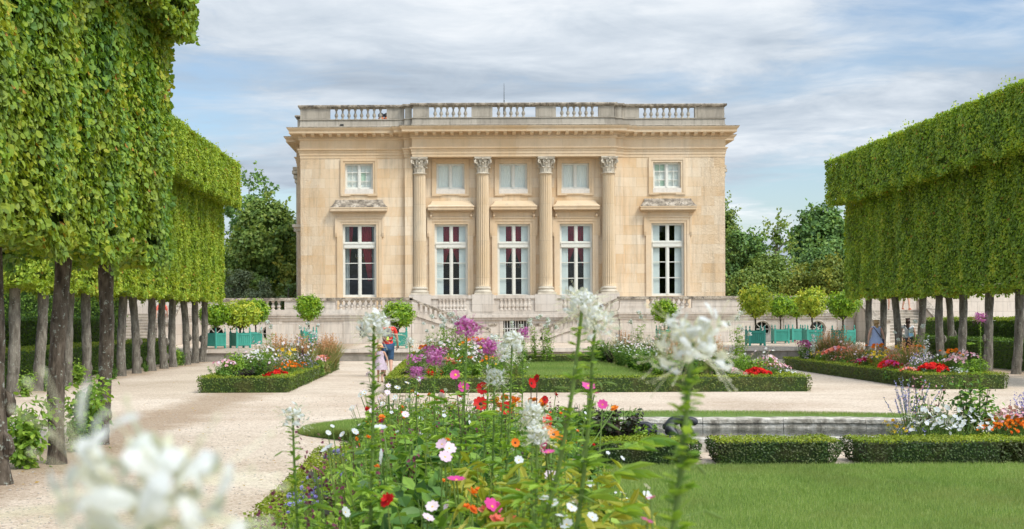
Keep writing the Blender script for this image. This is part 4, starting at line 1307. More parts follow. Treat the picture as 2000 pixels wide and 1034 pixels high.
for i in range(9):
    x = bw[0] + (bw[1] - bw[0]) * (i + .5) / 9
    nb.tube([(x, YR + .12, bw[2]), (x, YR + .12, bw[3])], .028, 8)
for z in (bw[2] + .35,): nb.box(bw[0], bw[1], YR + .10, YR + .14, z - .025, z + .025)
o = nb.build('window_bars', 'iron_white', cen); o.location = off
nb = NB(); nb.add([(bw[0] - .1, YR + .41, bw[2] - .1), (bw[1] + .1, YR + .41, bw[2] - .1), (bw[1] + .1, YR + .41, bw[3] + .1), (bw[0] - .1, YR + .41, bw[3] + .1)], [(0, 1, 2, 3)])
o = nb.build('cellar_shade_sheet', 'room_shade_paint', cen); o.location = off  # flat dark sheet painted as the shade behind the bars
# the two flights that run down towards the middle
def flight(side, xtop, label):
    s = 1 if side < 0 else -1                                         # direction down
    root = empty('stone_stair', (xtop, YT, TZ), 0, label, 'staircase')
    off = (-xtop, -YT, -TZ)
    n = 11; rise = (TERR - TZ) / n; run = .345
    nb = NB()
    for i in range(n - 1):
        x0, x1 = xtop + s * i * run, xtop + s * (i + 1) * run
        nb.box(min(x0, x1) + .0, max(x0, x1) + .0, YT + .32, YR - .14, TZ - .1, TERR - (i + 1) * rise)
    o = nb.build('step', 'terrace_stone', root); o.location = off
    slope = rise / run
    L = (n) * run
    def prism(x0, x1, zlo0, zlo1, zhi0, zhi1, y0, y1, nbb):
        a = [(x0, y0, zlo0), (x1, y0, zlo1), (x1, y1, zlo1), (x0, y1, zlo0)]
        b = [(x0, y0, zhi0), (x1, y0, zhi1), (x1, y1, zhi1), (x0, y1, zhi0)]
        if x1 < x0:
            a = [a[1], a[0], a[3], a[2]]; b = [b[1], b[0], b[3], b[2]]
        nbb.hexa(a, b)
    xe = xtop + s * L
    nb = NB()
    prism(xtop, xe, TZ - .1, TZ - .1, 1.86, TZ + .10, YT + .02, YT + .30, nb)          # solid string wall
    o = nb.build('string_wall', 'terrace_stone', root); o.location = off
    nb = NB()
    prism(xtop, xe + s * .1, 1.88, TZ + .10, 2.06, TZ + .28, YT - .06, YT + .34, nb)
    dz = ZCOP - 2.06
    for i in range(15):
        x = xtop + s * (.35 + i * .235)
        if abs(x - xtop) > L - .25: break
        zz_ = 2.04 - slope * abs(x - xtop)
        ww = .055
        nb.hexa([(x - ww, YT + .04, zz_), (x + ww, YT + .04, zz_ - s * slope * 2 * ww * .5), (x + ww, YT + .22, zz_ - s * slope * ww), (x - ww, YT + .22, zz_)],
                [(x - ww, YT + .04, zz_ + dz - .1), (x + ww, YT + .04, zz_ + dz - .1 - s * slope * ww), (x + ww, YT + .22, zz_ + dz - .1 - s * slope * ww), (x - ww, YT + .22, zz_ + dz - .1)])
    nb.box(min(xe, xe + s * .34), max(xe, xe + s * .34), YT - .06, YT + .34, TZ - .1, TZ + .85)
    r_o = nb.build('stair_balustrade', 'terrace_stone', root); r_o.location = off
    nb = NB()
    prism(xtop - s * .1, xe + s * .1, ZCOP - .15, ZCOP - .15 - slope * L, ZCOP - .01, ZCOP - .01 - slope * L, YT - .12, YT + .40, nb)
    nb.box(min(xe - s * .02, xe + s * .4), max(xe - s * .02, xe + s * .4), YT - .1, YT + .38, TZ + .852, TZ + .97)
    nb.build('handrail', 'lichen_stone', r_o)
flight(-1, XI_L + .02, 'balustraded stone stair descending toward the centre from the terrace near the round window')
flight(1, XI_R - .02, 'balustraded stone stair descending toward the centre, behind the tall twin white blooms')

# outer stairs that come forward at both ends of the terrace
def outer_stair(x0, x1, label, sgn):
    root = empty('garden_stair', ((x0 + x1) / 2, YT, TZ), 0, label, 'staircase')
    off = (-(x0 + x1) / 2, -YT, -TZ)
    n = 11; rise = (TERR - TZ) / n; run = .33
    nb = NB(); ns = NB()
    for i in range(n):
        y0 = YT - (n - i) * run
        nb.box(x0, x1, y0 + .02, YT + .0, TZ - .1 + i * rise, TZ + (i + 1) * rise - .035)
        ns.box(x0, x1, y0, YT + .4 if i == n - 1 else y0 + run + .05, TZ + (i + 1) * rise - .034, TZ + (i + 1) * rise)
    nb.box(x0, x1, YT, YT + 8, TZ - .1, TERR - .04)
    o = nb.build('step', 'weathered_stone', root); o.location = off
    o = ns.build('tread', 'terrace_stone', root); o.location = off
    y0 = YT - n * run
    for xa_, xb_ in ((x0 - .35, x0 - .02), (x1 + .02, x1 + .35)):
        nb = NB()
        nb.hexa([(xa_, y0 - .1, TZ - .1), (xb_, y0 - .1, TZ - .1), (xb_, YT, TZ - .1), (xa_, YT, TZ - .1)],
                [(xa_, y0 - .1, TZ + .62), (xb_, y0 - .1, TZ + .62), (xb_, YT, ZCOP - .14), (xa_, YT, ZCOP - .14)])
        nb.box(xa_ - .05, xb_ + .05, y0 - .55, y0 - .098, TZ - .1, TZ + .95)
        o = nb.build('string_wall', 'terrace_stone', root); o.location = off
    nb = NB()
    for xa_, xb_ in ((x0 - .40, x0 + .0), (x1 + .0, x1 + .40)):
        nb.hexa([(xa_, y0 - .1, TZ + .625), (xb_, y0 - .1, TZ + .625), (xb_, YT + .1, ZCOP - .13), (xa_, YT + .1, ZCOP - .13)],
                [(xa_, y0 - .1, TZ + .76), (xb_, y0 - .1, TZ + .76), (xb_, YT + .1, ZCOP), (xa_, YT + .1, ZCOP)])
        nb.box(xa_ - .05, xb_ + .05, y0 - .6, y0 - .1, TZ + .952, TZ + 1.07)
    o = nb.build('coping', 'lichen_stone', root); o.location = off
outer_stair(XO_R + .45, XO_R + 3.05, 'grey stone garden stair with two people at its top, behind the clipped trees', 1)
outer_stair(XO_L - 3.05, XO_L - .45, 'grey stone garden stair glimpsed between the tree trunks beside the palace', -1)
def side_wall(x0, x1, h, label, y=72.6):
    root = empty('garden_wall', ((x0 + x1) / 2, y, 0), 0, label, 'wall')
    off = (-(x0 + x1) / 2, -y, 0)
    nb = NB(); nb.box(x0, x1, y, y + .5, 0, h); nb.box(x0, x1, y - .05, y - .002, 0, TZ + .4)
    o = nb.build('wall', 'terrace_stone', root); o.location = off
    nb = NB(); jitter_box_path(nb, x0 - .05, x1 + .05, y - .12, y + .6, h + .002, h + .16, 2.2, 0, .006, 3)
    o = nb.build('coping', 'lichen_stone', root); o.location = off
    return root
side_wall(XO_R + 3.5, 42, 3.6, 'long pale stone wall beyond the garden stair, behind the clipped trees', 70.6)
side_wall(-34, XO_L - 3.5, 3.2, 'long pale stone wall seen between the trunks, beyond the clipped hedges', 70.6)
side_wall(XO_R + 2.4, 42, 4.6, 'tall pale wall at the back of the upper terrace, behind the two people on the stair', 77.5)
side_wall(-34, XO_L - .4, 3.9, 'tall pale wall at the back of the upper terrace, behind the stair glimpsed between trunks', 77.5)

# ================================================================== HEDGES
def box_surface(rs, n, x0, x1, y0, y1, z0, z1, taper=0.0, faces='fblrt', rnd_edge=0.04):
    """random points on a clipped box: positions, normals, is_top"""
    A = {'f': (x1 - x0) * (z1 - z0), 'b': (x1 - x0) * (z1 - z0), 'l': (y1 - y0) * (z1 - z0), 'r': (y1 - y0) * (z1 - z0), 't': (x1 - x0) * (y1 - y0), 'd': (x1 - x0) * (y1 - y0)}
    tot = sum(A[f] for f in faces)
    P, Nn, T = [], [], []
    for f in faces:
        k = int(n * A[f] / tot) + 1
        u, v = rs.uniform(0, 1, k), rs.uniform(0, 1, k)
        if f in 'fb':
            p = np.stack([x0 + (x1 - x0) * u, np.full(k, y0 if f == 'f' else y1), z0 + (z1 - z0) * v], 1); nn = (0, -1 if f == 'f' else 1, 0)
        elif f in 'lr':
            p = np.stack([np.full(k, x0 if f == 'l' else x1), y0 + (y1 - y0) * u, z0 + (z1 - z0) * v], 1); nn = (-1 if f == 'l' else 1, 0, 0)
        else:
            p = np.stack([x0 + (x1 - x0) * u, y0 + (y1 - y0) * v, np.full(k, z1 if f == 't' else z0)], 1); nn = (0, 0, 1 if f == 't' else -1)
        P.append(p); Nn.append(np.tile(nn, (k, 1)).astype(float)); T.append(np.full(k, f == 't'))
    P, Nn, T = np.concatenate(P), np.concatenate(Nn), np.concatenate(T)
    if taper:
        h = (P[:, 2] - z0) / (z1 - z0)
        s = taper * np.clip(1 - h / 0.75, 0, 1) ** 1.6
        # the ends and faces pull in towards the foot and round over at the top edge
        top = taper * .35 * np.clip((h - .82) / .18, 0, 1) ** 2
        for ax, a, b in ((0, x0, x1), (1, y0, y1)):
            d0 = np.clip(1 - (P[:, ax] - a) / 0.12, 0, 1); d1 = np.clip(1 - (b - P[:, ax]) / 0.12, 0, 1)
            P[:, ax] += (d0 - d1) * (s * (1 if ax == 0 else .35) + top)
    return P, Nn, T
def hedge_pieces(nb, segs, leaf, dens, seed, taper=0.0, lump=0.02, mats=(0, 1), core=True):
    rs = np.random.RandomState(seed)
    for (x0, x1, y0, y1, z0, z1, faces) in segs:
        area = 0
        A = {'f': (x1 - x0) * (z1 - z0), 'b': (x1 - x0) * (z1 - z0), 'l': (y1 - y0) * (z1 - z0), 'r': (y1 - y0) * (z1 - z0), 't': (x1 - x0) * (y1 - y0), 'd': (x1 - x0) * (y1 - y0)}
        n = int(dens * sum(A[f] for f in faces))
        P, Nn, T = box_surface(rs, n, x0, x1, y0, y1, z0, z1, taper, faces)
        k = len(P)
        P = P + Nn * (lump * vnoise(P, seed, 1.2)[:, None] + rs.normal(0, leaf * .35, k)[:, None] - abs(rs.normal(0, leaf * .5, k))[:, None])
        nn = Nn * 0.9 + rs.normal(0, .55, (k, 3)); nn[:, 2] += .35
        hh = (P[:, 2] - z0) / (z1 - z0)
        rn = np.clip(rs.uniform(0, 1, k) * .75 + .2 * vnoise(P, seed + 1, .5) + .15, 0, 1)
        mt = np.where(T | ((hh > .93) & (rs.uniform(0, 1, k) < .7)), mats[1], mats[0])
        nb.scatter(T_QUAD, P, nn, leaf * rs.uniform(.7, 1.35, k), mat=mt, rnd=rn, rs=rs)
        if core:
            e = leaf * 1.1 + lump
            xx0, xx1 = x0 + e + taper, x1 - e - taper
            nb.box(xx0, xx1, y0 + e + taper * .6, y1 - e - taper * .6, z0, z1 - e, mats[0], 0.05)
def hedge(name, segs, leaf, dens, seed, label, group=None, taper=0.0, lump=0.02, mats=('box_leaf', 'box_leaf_top'), cat='hedge', loc=None):
    nb = NB()
    hedge_pieces(nb, segs, leaf, dens, seed, taper, lump)
    o = nb.build(name, list(mats))
    return tag(o, label, cat, group)
HG = 'clipped box hedges bordering the beds'
Y1a, Y1b = 16.2, 16.95
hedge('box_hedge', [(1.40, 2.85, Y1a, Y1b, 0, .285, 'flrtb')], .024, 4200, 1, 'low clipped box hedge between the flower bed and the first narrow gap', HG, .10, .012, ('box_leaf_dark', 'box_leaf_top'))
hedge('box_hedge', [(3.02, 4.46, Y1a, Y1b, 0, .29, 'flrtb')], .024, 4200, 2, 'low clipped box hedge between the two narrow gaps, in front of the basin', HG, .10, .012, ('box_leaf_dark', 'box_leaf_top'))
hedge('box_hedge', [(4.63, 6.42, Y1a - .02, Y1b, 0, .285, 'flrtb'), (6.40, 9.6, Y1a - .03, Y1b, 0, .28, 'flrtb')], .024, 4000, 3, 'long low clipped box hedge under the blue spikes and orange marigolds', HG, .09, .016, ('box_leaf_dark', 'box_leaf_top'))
def border(name, x0, x1, y0, y1, w, h, seed, label, leaf=.035, dens=1050, jog=None):
    segs = [(x0, x1, y0, y0 + w, 0, h, 'fblrt'), (x0, x1, y1 - w, y1, 0, h, 'fblrt'),
            (x0, x0 + w, y0 + w, y1 - w, 0, h, 'lrt'), (x1 - w, x1, y0 + w, y1 - w, 0, h, 'lrt')]
    return hedge(name, segs, leaf, dens, seed, label, HG, .03, .015)
LB = (-5.85, -3.72, 32.8, 47.5)
RB = (10.95, 12.95, 33.0, 47.0)
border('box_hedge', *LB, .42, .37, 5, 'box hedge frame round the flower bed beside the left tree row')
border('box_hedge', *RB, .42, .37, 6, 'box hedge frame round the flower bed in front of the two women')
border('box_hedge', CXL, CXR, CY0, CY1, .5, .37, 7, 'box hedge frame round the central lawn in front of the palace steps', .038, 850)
hedge('box_hedge', [(-1.45, -1.05, 8.6, 15.5, 0, .30, 'flrt')], .030, 1700, 9, 'yellowish low box edging at the gravel side of the foreground flower bed', HG, .04, .04, mats=('box_leaf_top', 'box_leaf_top'))
# soil inside the beds
ground_sheet('bed_soil', -1.3, 1.35, 3.0, 17.8, 0.02, 'soil')
for i, (a, b, c, d) in enumerate((LB, RB)): ground_sheet('bed_soil', a + .2, b - .2, c + .2, d - .2, 0.12, 'soil')
ground_sheet('bed_soil', CXL + .2, CXL + 2.6, CY0 + .3, CY1 - .3, 0.12, 'soil')
ground_sheet('bed_soil', CXR - 2.6, CXR - .2, CY0 + .3, CY1 - .3, 0.12, 'soil')
ground_sheet('bed_soil', 5.6, 10.5, Y1b, 17.8, 0.024, 'soil')
ground_sheet('bed_soil', 1.36, 3.0, Y1b, 17.8, 0.024, 'soil')
# hedges behind the tree rows
hedge('clipped_hedge', [(-11.9, -11.0, 28, 56.2, 0, .95, 'frt')], .05, 560, 21, 'waist high clipped hedge behind the far left trunks', 'clipped hedges behind the tree rows', 0, .03, ('hedge_leaf', 'box_leaf_top'))
hedge('clipped_hedge', [(-14.6, -13.4, 26, 57.0, 0, 1.78, 'frt')], .06, 420, 22, 'taller dark clipped hedge rising behind the waist high one, left side', 'clipped hedges behind the tree rows', 0, .03, ('hedge_leaf', 'hedge_leaf'))
hedge('clipped_hedge', [(17.7, 18.7, 36, 55.5, 0, .95, 'flt')], .05, 560, 23, 'waist high clipped hedge behind the trunks near the two women', 'clipped hedges behind the tree rows', 0, .03, ('hedge_leaf', 'hedge_leaf'))
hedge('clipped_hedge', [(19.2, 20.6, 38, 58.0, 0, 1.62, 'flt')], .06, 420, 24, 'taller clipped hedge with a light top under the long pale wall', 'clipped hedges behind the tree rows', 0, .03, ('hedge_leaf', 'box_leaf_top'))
hedge('clipped_hedge', [(-32, -14.2, 59.5, 62, 0, 5.4, 'frt')], .11, 230, 25, 'very tall dark hornbeam hedge standing behind the near trunks', 'clipped hedges behind the tree rows', 0, .08, ('hedge_leaf', 'hedge_leaf'))

# ================================================================== THE CLIPPED LIME TREES
def lime_crown(name, half, L, z0, z1, half2, zo, z2, leaf, dens, seed, mats, tmpl, ends='', top_half=None):
    """one tree's share of the clipped row (origin at the trunk foot): a lower box and a wider crown shelf"""
    nb = NB(); rs = np.random.RandomState(seed)
    def part(x0, x1, a, b, faces, dn, lump):
        A = {'f': (x1 - x0) * (b - a), 'b': (x1 - x0) * (b - a), 'l': L * (b - a), 'r': L * (b - a), 't': (x1 - x0) * L, 'd': (x1 - x0) * L}
        n = int(dn * sum(A[f] for f in faces))
        P, Nn, T = box_surface(rs, n, x0, x1, -L / 2, L / 2, a, b, 0, faces)
        k = len(P)
        prof = np.cos(P[:, 1] / L * 2 * PI)                          # the crowns swell at the tree and dip at the joint
        dep = -abs(rs.normal(0, leaf * .7, k)) + lump * vnoise(P, seed + 3, .55) + .045 * prof * (np.abs(Nn[:, 2]) < .5) + rs.normal(0, leaf * .3, k)
        P = P + Nn * dep[:, None]
        bot = (P[:, 2] < a + .3)
        P[:, 2] -= np.where(bot, np.abs(rs.normal(0, .04, k)) + .07 * np.clip(vnoise(P, seed + 9, .9), -1, 1) + .08 * prof, 0) * (np.abs(Nn[:, 1]) + np.abs(Nn[:, 0]) + .4)
        P[:, 1] += rs.normal(0, .05, k)
        nn = Nn * .95 + rs.normal(0, .42, (k, 3)); nn[:, 2] += .38
        cl = vnoise(P, seed + 5, .7)
        rn = np.clip(rs.uniform(0, 1, k) * .7 + .28 * cl + .15, 0, 1)
        mt = np.where(rs.uniform(0, 1, k) < .012 + .02 * (cl > .8), 1, 0)
        nb.scatter(tmpl, P, nn, leaf * rs.uniform(.55, 1.3, k), mat=mt, rnd=rn, updir=(0, 0, -1), up_amt=.12, rs=rs)
        e = .22
        nb.box(x0 + e, x1 - e, -L / 2 + (.2 if 'f' in faces else 0), L / 2 - (.2 if 'b' in faces else 0), a + .22, b - .2, 0, 0.0)  # opaque core added to block light, darkest leaf tone as inner shade
    part(-half, half, z0, zo + .1, 'lrd' + ends, dens, .055)
    part(-half2, half2, zo, z2, 'lrtd' + ends, dens * 1.0, .06)
    # loose sprigs standing up from the clipped top
    k = int(40 * L)
    bp = np.stack([rs.uniform(-half2, half2, k), rs.uniform(-L / 2, L / 2, k), np.full(k, z2)], 1)
    for p in bp[:max(8, k // 5)]:
        hh = rs.uniform(.12, .38); m = 6
        Q = p + np.stack([rs.normal(0, .03, m), rs.normal(0, .03, m), np.linspace(0, hh, m)], 1)
        nb.scatter(tmpl, Q, rs.normal(size=(m, 3)) + (0, 0, .3), leaf * .8, mat=0, rnd=rs.uniform(.5, 1, m), rs=rs)
    return nb.mesh(name, list(mats))
LIMBS = {}
def trunk_mesh(name, h, r0, r1, seed, mat, knots=0, limbs=True):
    rs = np.random.RandomState(seed); nb = NB()
    n = 22
    zs_ = np.linspace(-.08, h, n)
    lx, ly = rs.uniform(-.06, .06), rs.uniform(-.06, .06)
    ph = rs.uniform(0, 6)
    pts = [(lx * z + .02 * math.sin(z * 2.1 + ph), ly * z + .02 * math.cos(z * 1.7 + ph), z) for z in zs_]
    pts = [(x - pts[0][0], y - pts[0][1], z) for x, y, z in pts]
    rad = [(r1 + (r0 - r1) * (1 - (z + .08) / h) ** .8) * (1 + .05 * math.sin(z * 7 + ph)) + .035 * math.exp(-max(z, 0) * 9) + .03 * math.exp((z - h) * 5) for z in zs_]
    nb.tube(pts, rad, 14, lump=.055, seed=seed)
    for q in range(knots):
        z = rs.uniform(.15, h * .55) if q else .4
        a = rs.uniform(-.7, .7)
        c = np.array([math.cos(a) * r0 * .8, math.sin(a) * r0 * .8, z])
        nb.tube([c + (-.02, 0, -.13), c + (.005, 0, -.07), c + (.012, 0, -.02), c + (.010, 0, .04), c + (.0, 0, .09), c + (-.03, 0, .14)], [.02, .05, .062, .058, .045, .015], 12, lump=.16, seed=seed + q)
    me_t = nb.mesh(name, [mat], smooth=False)
    if limbs:
        top = np.array(pts[-1]); LIMBS[me_t.name] = []
        for q in range(5):
            a = rs.uniform(0, 6.28); 
            d = np.array([.25 * math.cos(a), .8 * math.sin(a), .0])
            nb = NB(); nb.tube([top - (0, 0, .12), top + d * .35 + (0, 0, .2), top + d + (0, 0, .75)], [r1 * .7, r1 * .45, .02], 8, lump=.08, seed=seed + 30 + q); LIMBS[me_t.name].append(nb.mesh('limb', [mat]))
    return me_t
RBM = ('lime_leaf_bright', 'old_leaf')
T0, TO1, TT = 2.50, 6.30, 7.93
far_l = [lime_crown('crown', .76, 2.12, T0, 6.3, 1.46, TO1, TT, .078, 640, 40 + i, RBM, T_LIME, 'f' if i == 3 else ('b' if i == 4 else '')) for i in range(5)]
tr_far = [trunk_mesh('trunk', 2.75, .135, .12, 60 + i, 'bark', 2, False) for i in range(4)]
XB = -9.92
pxs = [395, 380, 365, 338, 320, 296, 267, 237, 209, 167, 130, 72, 22]
ys_b = [F * 9.92 / (880 - p) for p in pxs]
ys_b = sorted(ys_b)
ys_b[-3:] = [53.0, 55.0, 56.75] if False else ys_b[-3:]
LG = 'clipped lime trees of the row beside the pale gravel'
names_l = ['nearest visible trunk of the far left tree row, clipped lime with grey bark', 'second trunk from the near end of the far left row of clipped limes']
words = ['first', 'second', 'third', 'fourth', 'fifth', 'sixth', 'seventh', 'eighth', 'ninth', 'tenth', 'eleventh', 'twelfth', 'last']
def add_lime(x, y, crown, trunk, label, group, flip=False, sy=1.0):
    t = empty('lime_tree', (x, y, 0), 0, label, 'tree', group)
    o = bpy.data.objects.new('trunk', trunk); COL.objects.link(o); o.parent = t
    o.rotation_euler = (0, 0, random.uniform(0, 6.28) if not flip is None else 0)
    for lm in LIMBS.get(trunk.name, ()):
        l_ = bpy.data.objects.new('limb', lm); COL.objects.link(l_); l_.parent = o
    c = bpy.data.objects.new('crown', crown); COL.objects.link(c); c.parent = t
    if flip: c.rotation_euler = (0, 0, PI)
    c.scale = (1, sy, 1)
    return t
# crowns fill the row evenly while the trunks keep their own spacing
yend = 57.6
for i, y in enumerate(ys_b):
    lo = (ys_b[i - 1] + y) / 2 if i else y - 1.1
    hi = (ys_b[i + 1] + y) / 2 if i < len(ys_b) - 1 else yend
    me = far_l[4] if i == len(ys_b) - 1 else far_l[3] if i == 0 else far_l[i % 3]
    t = add_lime(XB, y, me, tr_far[i % 4], 'clipped lime tree of the far left row, %s from its near end' % words[i] if i < 12 else 'last clipped lime tree of the far left row, nearest the retaining wall', LG)
    cr = [c for c in t.children if c.name.startswith('crown')][0]
    cr.location = (0, (lo + hi) / 2 - y, 0); cr.scale = (1, (hi - lo) / 2.12, 1)
RRM = ('lime_leaf_right', 'old_leaf')
far_r = [lime_crown('crown', .60, 2.12, T0 - .02, 6.3, 1.38, TO1 - .08, TT, .078, 640, 80 + i, RRM, T_LIME, 'b' if i == 4 else ('f' if i == 5 else '')) for i in range(6)]
XRr = 16.48
pr = [1695, 1723, 1755, 1794, 1838, 1880, 1929, 1984]
ys_r = sorted(F * XRr / (p - 880) for p in pr)
ys_r = [ys_r[0] - 8.4, ys_r[0] - 6.3, ys_r[0] - 4.2, ys_r[0] - 2.1] + ys_r
lab_r = ['clipped lime tree of the right row, %s trunk from the picture edge' % w for w in ('first', 'second', 'third', 'fourth', 'fifth', 'sixth', 'seventh')] + ['last clipped lime tree of the right row, its trunk nearest the orange trees']
for i, y in enumerate(ys_r):
    lo = (ys_r[i - 1] + y) / 2 if i else y - 1.05
    hi = (ys_r[i + 1] + y) / 2 if i < len(ys_r) - 1 else 57.3
    me = far_r[4] if i == len(ys_r) - 1 else far_r[5] if i == 0 else far_r[i % 4]
    lab = lab_r[i - 4] if i >= 4 else ('nearest clipped lime tree of the right row, wholly past the picture edge', 'second clipped lime tree of the right row, past the picture edge', 'clipped lime tree of the right row with only its crown in the picture, nearer one', 'clipped lime tree of the right row with only its crown in the picture, farther one')[i]
    t = add_lime(XRr, y, me, tr_far[(i + 1) % 4], lab, 'clipped lime trees of the row behind the two women')
    cr = [c for c in t.children if c.name.startswith('crown')][0]
    cr.location = (0, (lo + hi) / 2 - y, 0); cr.scale = (1, (hi - lo) / 2.12, 1)
t = empty('lime_tree', (17.9, 50.8, 0), 0, 'thin dark trunk standing behind the right row of clipped limes', 'tree')
o = bpy.data.objects.new('trunk', tr_far[2]); COL.objects.link(o); o.parent = t; o.scale = (.9, .9, 1.05)
o = bpy.data.objects.new('crown', far_r[1]); COL.objects.link(o); o.parent = t; o.scale = (.8, .9, .98)
# the near row
RAM = ('lime_leaf_near', 'old_leaf')
near = [lime_crown('crown', .62, 2.45, 2.52, 5.75, .98, 5.75, 8.6, .077, 1280, 110 + i, RAM, T_LIME, 'b' if i == 2 else '') for i in range(3)]
tr_near = [trunk_mesh('trunk', 2.75, .098, .095, 130 + i, 'bark_dark', k, True) for i, k in enumerate((2, 0, 7))]
XA = -4.66
for i, (y, cr_i, tr_i, lab) in enumerate(((12.3, 0, 0, 'near clipped lime tree whose trunk is just out of the picture'),
                              (14.75, 1, 0, 'near clipped lime tree cut by the picture edge, rose bush at its foot'),
                              (16.8, 0, 1, 'near clipped lime tree with a straight dark lichened trunk, middle of the three near trunks'),
                              (19.4, 2, 2, 'near clipped lime tree with a knobbly trunk, rose shoots climbing at its foot'))):
    lo = (11.2, 13.5, 15.8, 18.1)[i]; hi = (13.5, 15.8, 18.1, 20.7)[i]
    t = add_lime(XA - (.12 if i == 3 else 0), y, near[cr_i], tr_near[tr_i], lab, 'near clipped lime trees', flip=None)
    cr = [c for c in t.children if c.name.startswith('crown')][0]
    cr.location = (.12 if i == 3 else 0, (lo + hi) / 2 - y, 0); cr.scale = (1, (hi - lo) / 2.45, 1)

# ================================================================== BACKGROUND TREES
def free_tree(name, x, y, h, w, seed, mat, label, leaf=.32, nclump=60, per=130, base=.15, shape='round', z0=.4, cat='tree', group=None, depth=None, sparse=1.0, sprays=False):
    rs = np.random.RandomState(seed)
    t = empty(name, (x, y, z0), 0, label, cat, group)
    nb = NB()
    nb.tube([(0, 0, -.4), (.1, 0, h * .3), (0, .1, h * .62), (.1, 0, h * .9)], [.028 * h, .022 * h, .012 * h, .03], 9, lump=.1, seed=seed)
    for q in range(9):
        a = rs.uniform(0, 6.28); zz = h * rs.uniform(.25, .7); l = w * rs.uniform(.25, .45)
        nb.tube([(0, 0, zz), (l * .5 * math.cos(a), l * .5 * math.sin(a), zz + l * .35), (l * math.cos(a), l * math.sin(a), zz + l * .8)], [.009 * h, .005 * h, .02], 6)
    nb.build('trunk', 'bark', t)
    nb = NB()
    d = depth or w
    C = []
    while len(C) < nclump:
        p = rs.uniform(-1, 1, 3)
        r = np.linalg.norm(p)
        if r > 1 or r < .35: continue
        zt = (p[2] + 1) / 2
        if shape == 'cone': 
            if math.hypot(p[0], p[1]) > (1 - zt) ** .9 + .06: continue
        C.append(p)
    C = np.array(C)
    ctr = np.array([0, 0, h * (base + 1) / 2]); sc = np.array([w / 2, d / 2, h * (1 - base) / 2])
    C = C * sc * (1 - .12 * rs.uniform(0, 1, (len(C), 1))) + ctr
    cr = w * .17 * rs.uniform(.6, 1.25, len(C))
    for c, r in zip(C, cr):
        k = int(per * 1.9 * (r / (w * .17)) ** 2 * sparse)
        v = rs.normal(size=(k, 3)); v /= np.linalg.norm(v, axis=1)[:, None]
        v[:, 2] = v[:, 2] * .8
        rad = r * rs.uniform(.55, 1.1, k)[:, None]
        P = c + v * rad * (1 + .3 * vnoise(v * 2, seed, 1.0)[:, None])
        if sprays:
            P[:, 0] += rs.normal(0, r * .5, k); P[:, 2] += (P[:, 0] - c[0]) * .3
        nn = v + rs.normal(0, .5, (k, 3)); nn[:, 2] += .5
        nb.scatter(T_QUAD, P, nn, leaf * .72 * rs.uniform(.6, 1.4, k), rnd=np.clip(rs.uniform(0, 1, k) * .6 + .4 * rs.uniform(0, 1), 0, 1), rs=rs)
    # ragged shoots on the outline
    for q in range(int(nclump * .5)):
        v = rs.normal(size=3); v /= np.linalg.norm(v); v[2] = abs(v[2]) * .9 + .1
        p = ctr + v * sc * .95
        l = h * rs.uniform(.03, .10); m = 12
        Q = p + v * l * np.linspace(0, 1, m)[:, None] + rs.normal(0, .10, (m, 3))
        nb.scatter(T_QUAD, Q, rs.normal(size=(m, 3)), leaf * .9, rnd=rs.uniform(.3, 1, m), rs=rs)
    nb.build('crown', mat, t)
    return t
BG = 'trees beyond the terrace'
def tree_px(px0, px1, vtop, y, **k):
    x = PX((px0 + px1) / 2, y); w = (px1 - px0) * y / F; h = PZ(vtop, y) - .4
    return dict(x=x, y=y, h=h, w=w, **k)
def ft(name, px0, px1, vtop, y, seed, mat, label, **k):
    d = tree_px(px0, px1, vtop, y)
    return free_tree(name, d['x'], d['y'], d['h'], d['w'], seed, mat, label, group=BG, **k)
ft('broadleaf_tree', 438, 532, 335, 104, 1, 'tree_leaf_deep', 'thin open tree with a ragged top rising behind the dense one, beside the tree row', leaf=.36, nclump=60, per=60, sparse=.7, base=.25, depth=6)
ft('broadleaf_tree', 462, 588, 385, 96, 2, 'tree_leaf_mid', 'large dense green tree touching the palace corner', leaf=.34, nclump=120, per=200, base=.12)
ft('broadleaf_tree', 435, 500, 455, 100, 14, 'tree_leaf_mid', 'dark green tree filling the gap beside the clipped row', leaf=.34, nclump=50, per=190, base=.05)
ft('broadleaf_tree', 540, 610, 480, 94, 15, 'tree_leaf_yellow', 'small brownish green tree half hidden by the palace corner', leaf=.26, nclump=40, per=150, base=.1)
ft('shrub', 430, 500, 520, 84, 3, 'tree_leaf_grey', 'greyish feathery bush above the terrace balustrade, next to the tree row', leaf=.16, nclump=60, per=230, base=-.3, cat='shrub')
ft('shrub', 478, 545, 548, 82, 4, 'tree_leaf_grey', 'low pale grey green bush above the terrace balustrade', leaf=.14, nclump=50, per=220, base=-.4, cat='shrub')
ft('shrub', 530, 592, 548, 84, 5, 'tree_leaf_pale', 'bright green pointed shrub above the balustrade beside the palace corner', leaf=.2, nclump=36, per=150, base=-.4, cat='shrub')
ft('broadleaf_tree', 300, 450, 430, 112, 16, 'tree_leaf_mid', 'green tree mostly hidden behind the far left clipped row', leaf=.4, nclump=60, per=120, base=.05)
ft('broadleaf_tree', 1370, 1446, 392, 112, 6, 'tree_leaf_mid', 'tall thin tree half hidden behind the palace corner near the orange trees', leaf=.24, nclump=70, per=170, base=.1, sparse=.7)
ft('broadleaf_tree', 1412, 1502, 452, 92, 7, 'tree_leaf_deep', 'rounded blue green tree next to the palace corner', leaf=.26, nclump=90, per=220, base=0)
ft('broadleaf_tree', 1488, 1545, 418, 108, 8, 'tree_leaf_mid', 'slim pointed tree between the rounded tree and the broad oak', leaf=.3, nclump=60, per=70, base=0, shape='cone', sparse=.8)
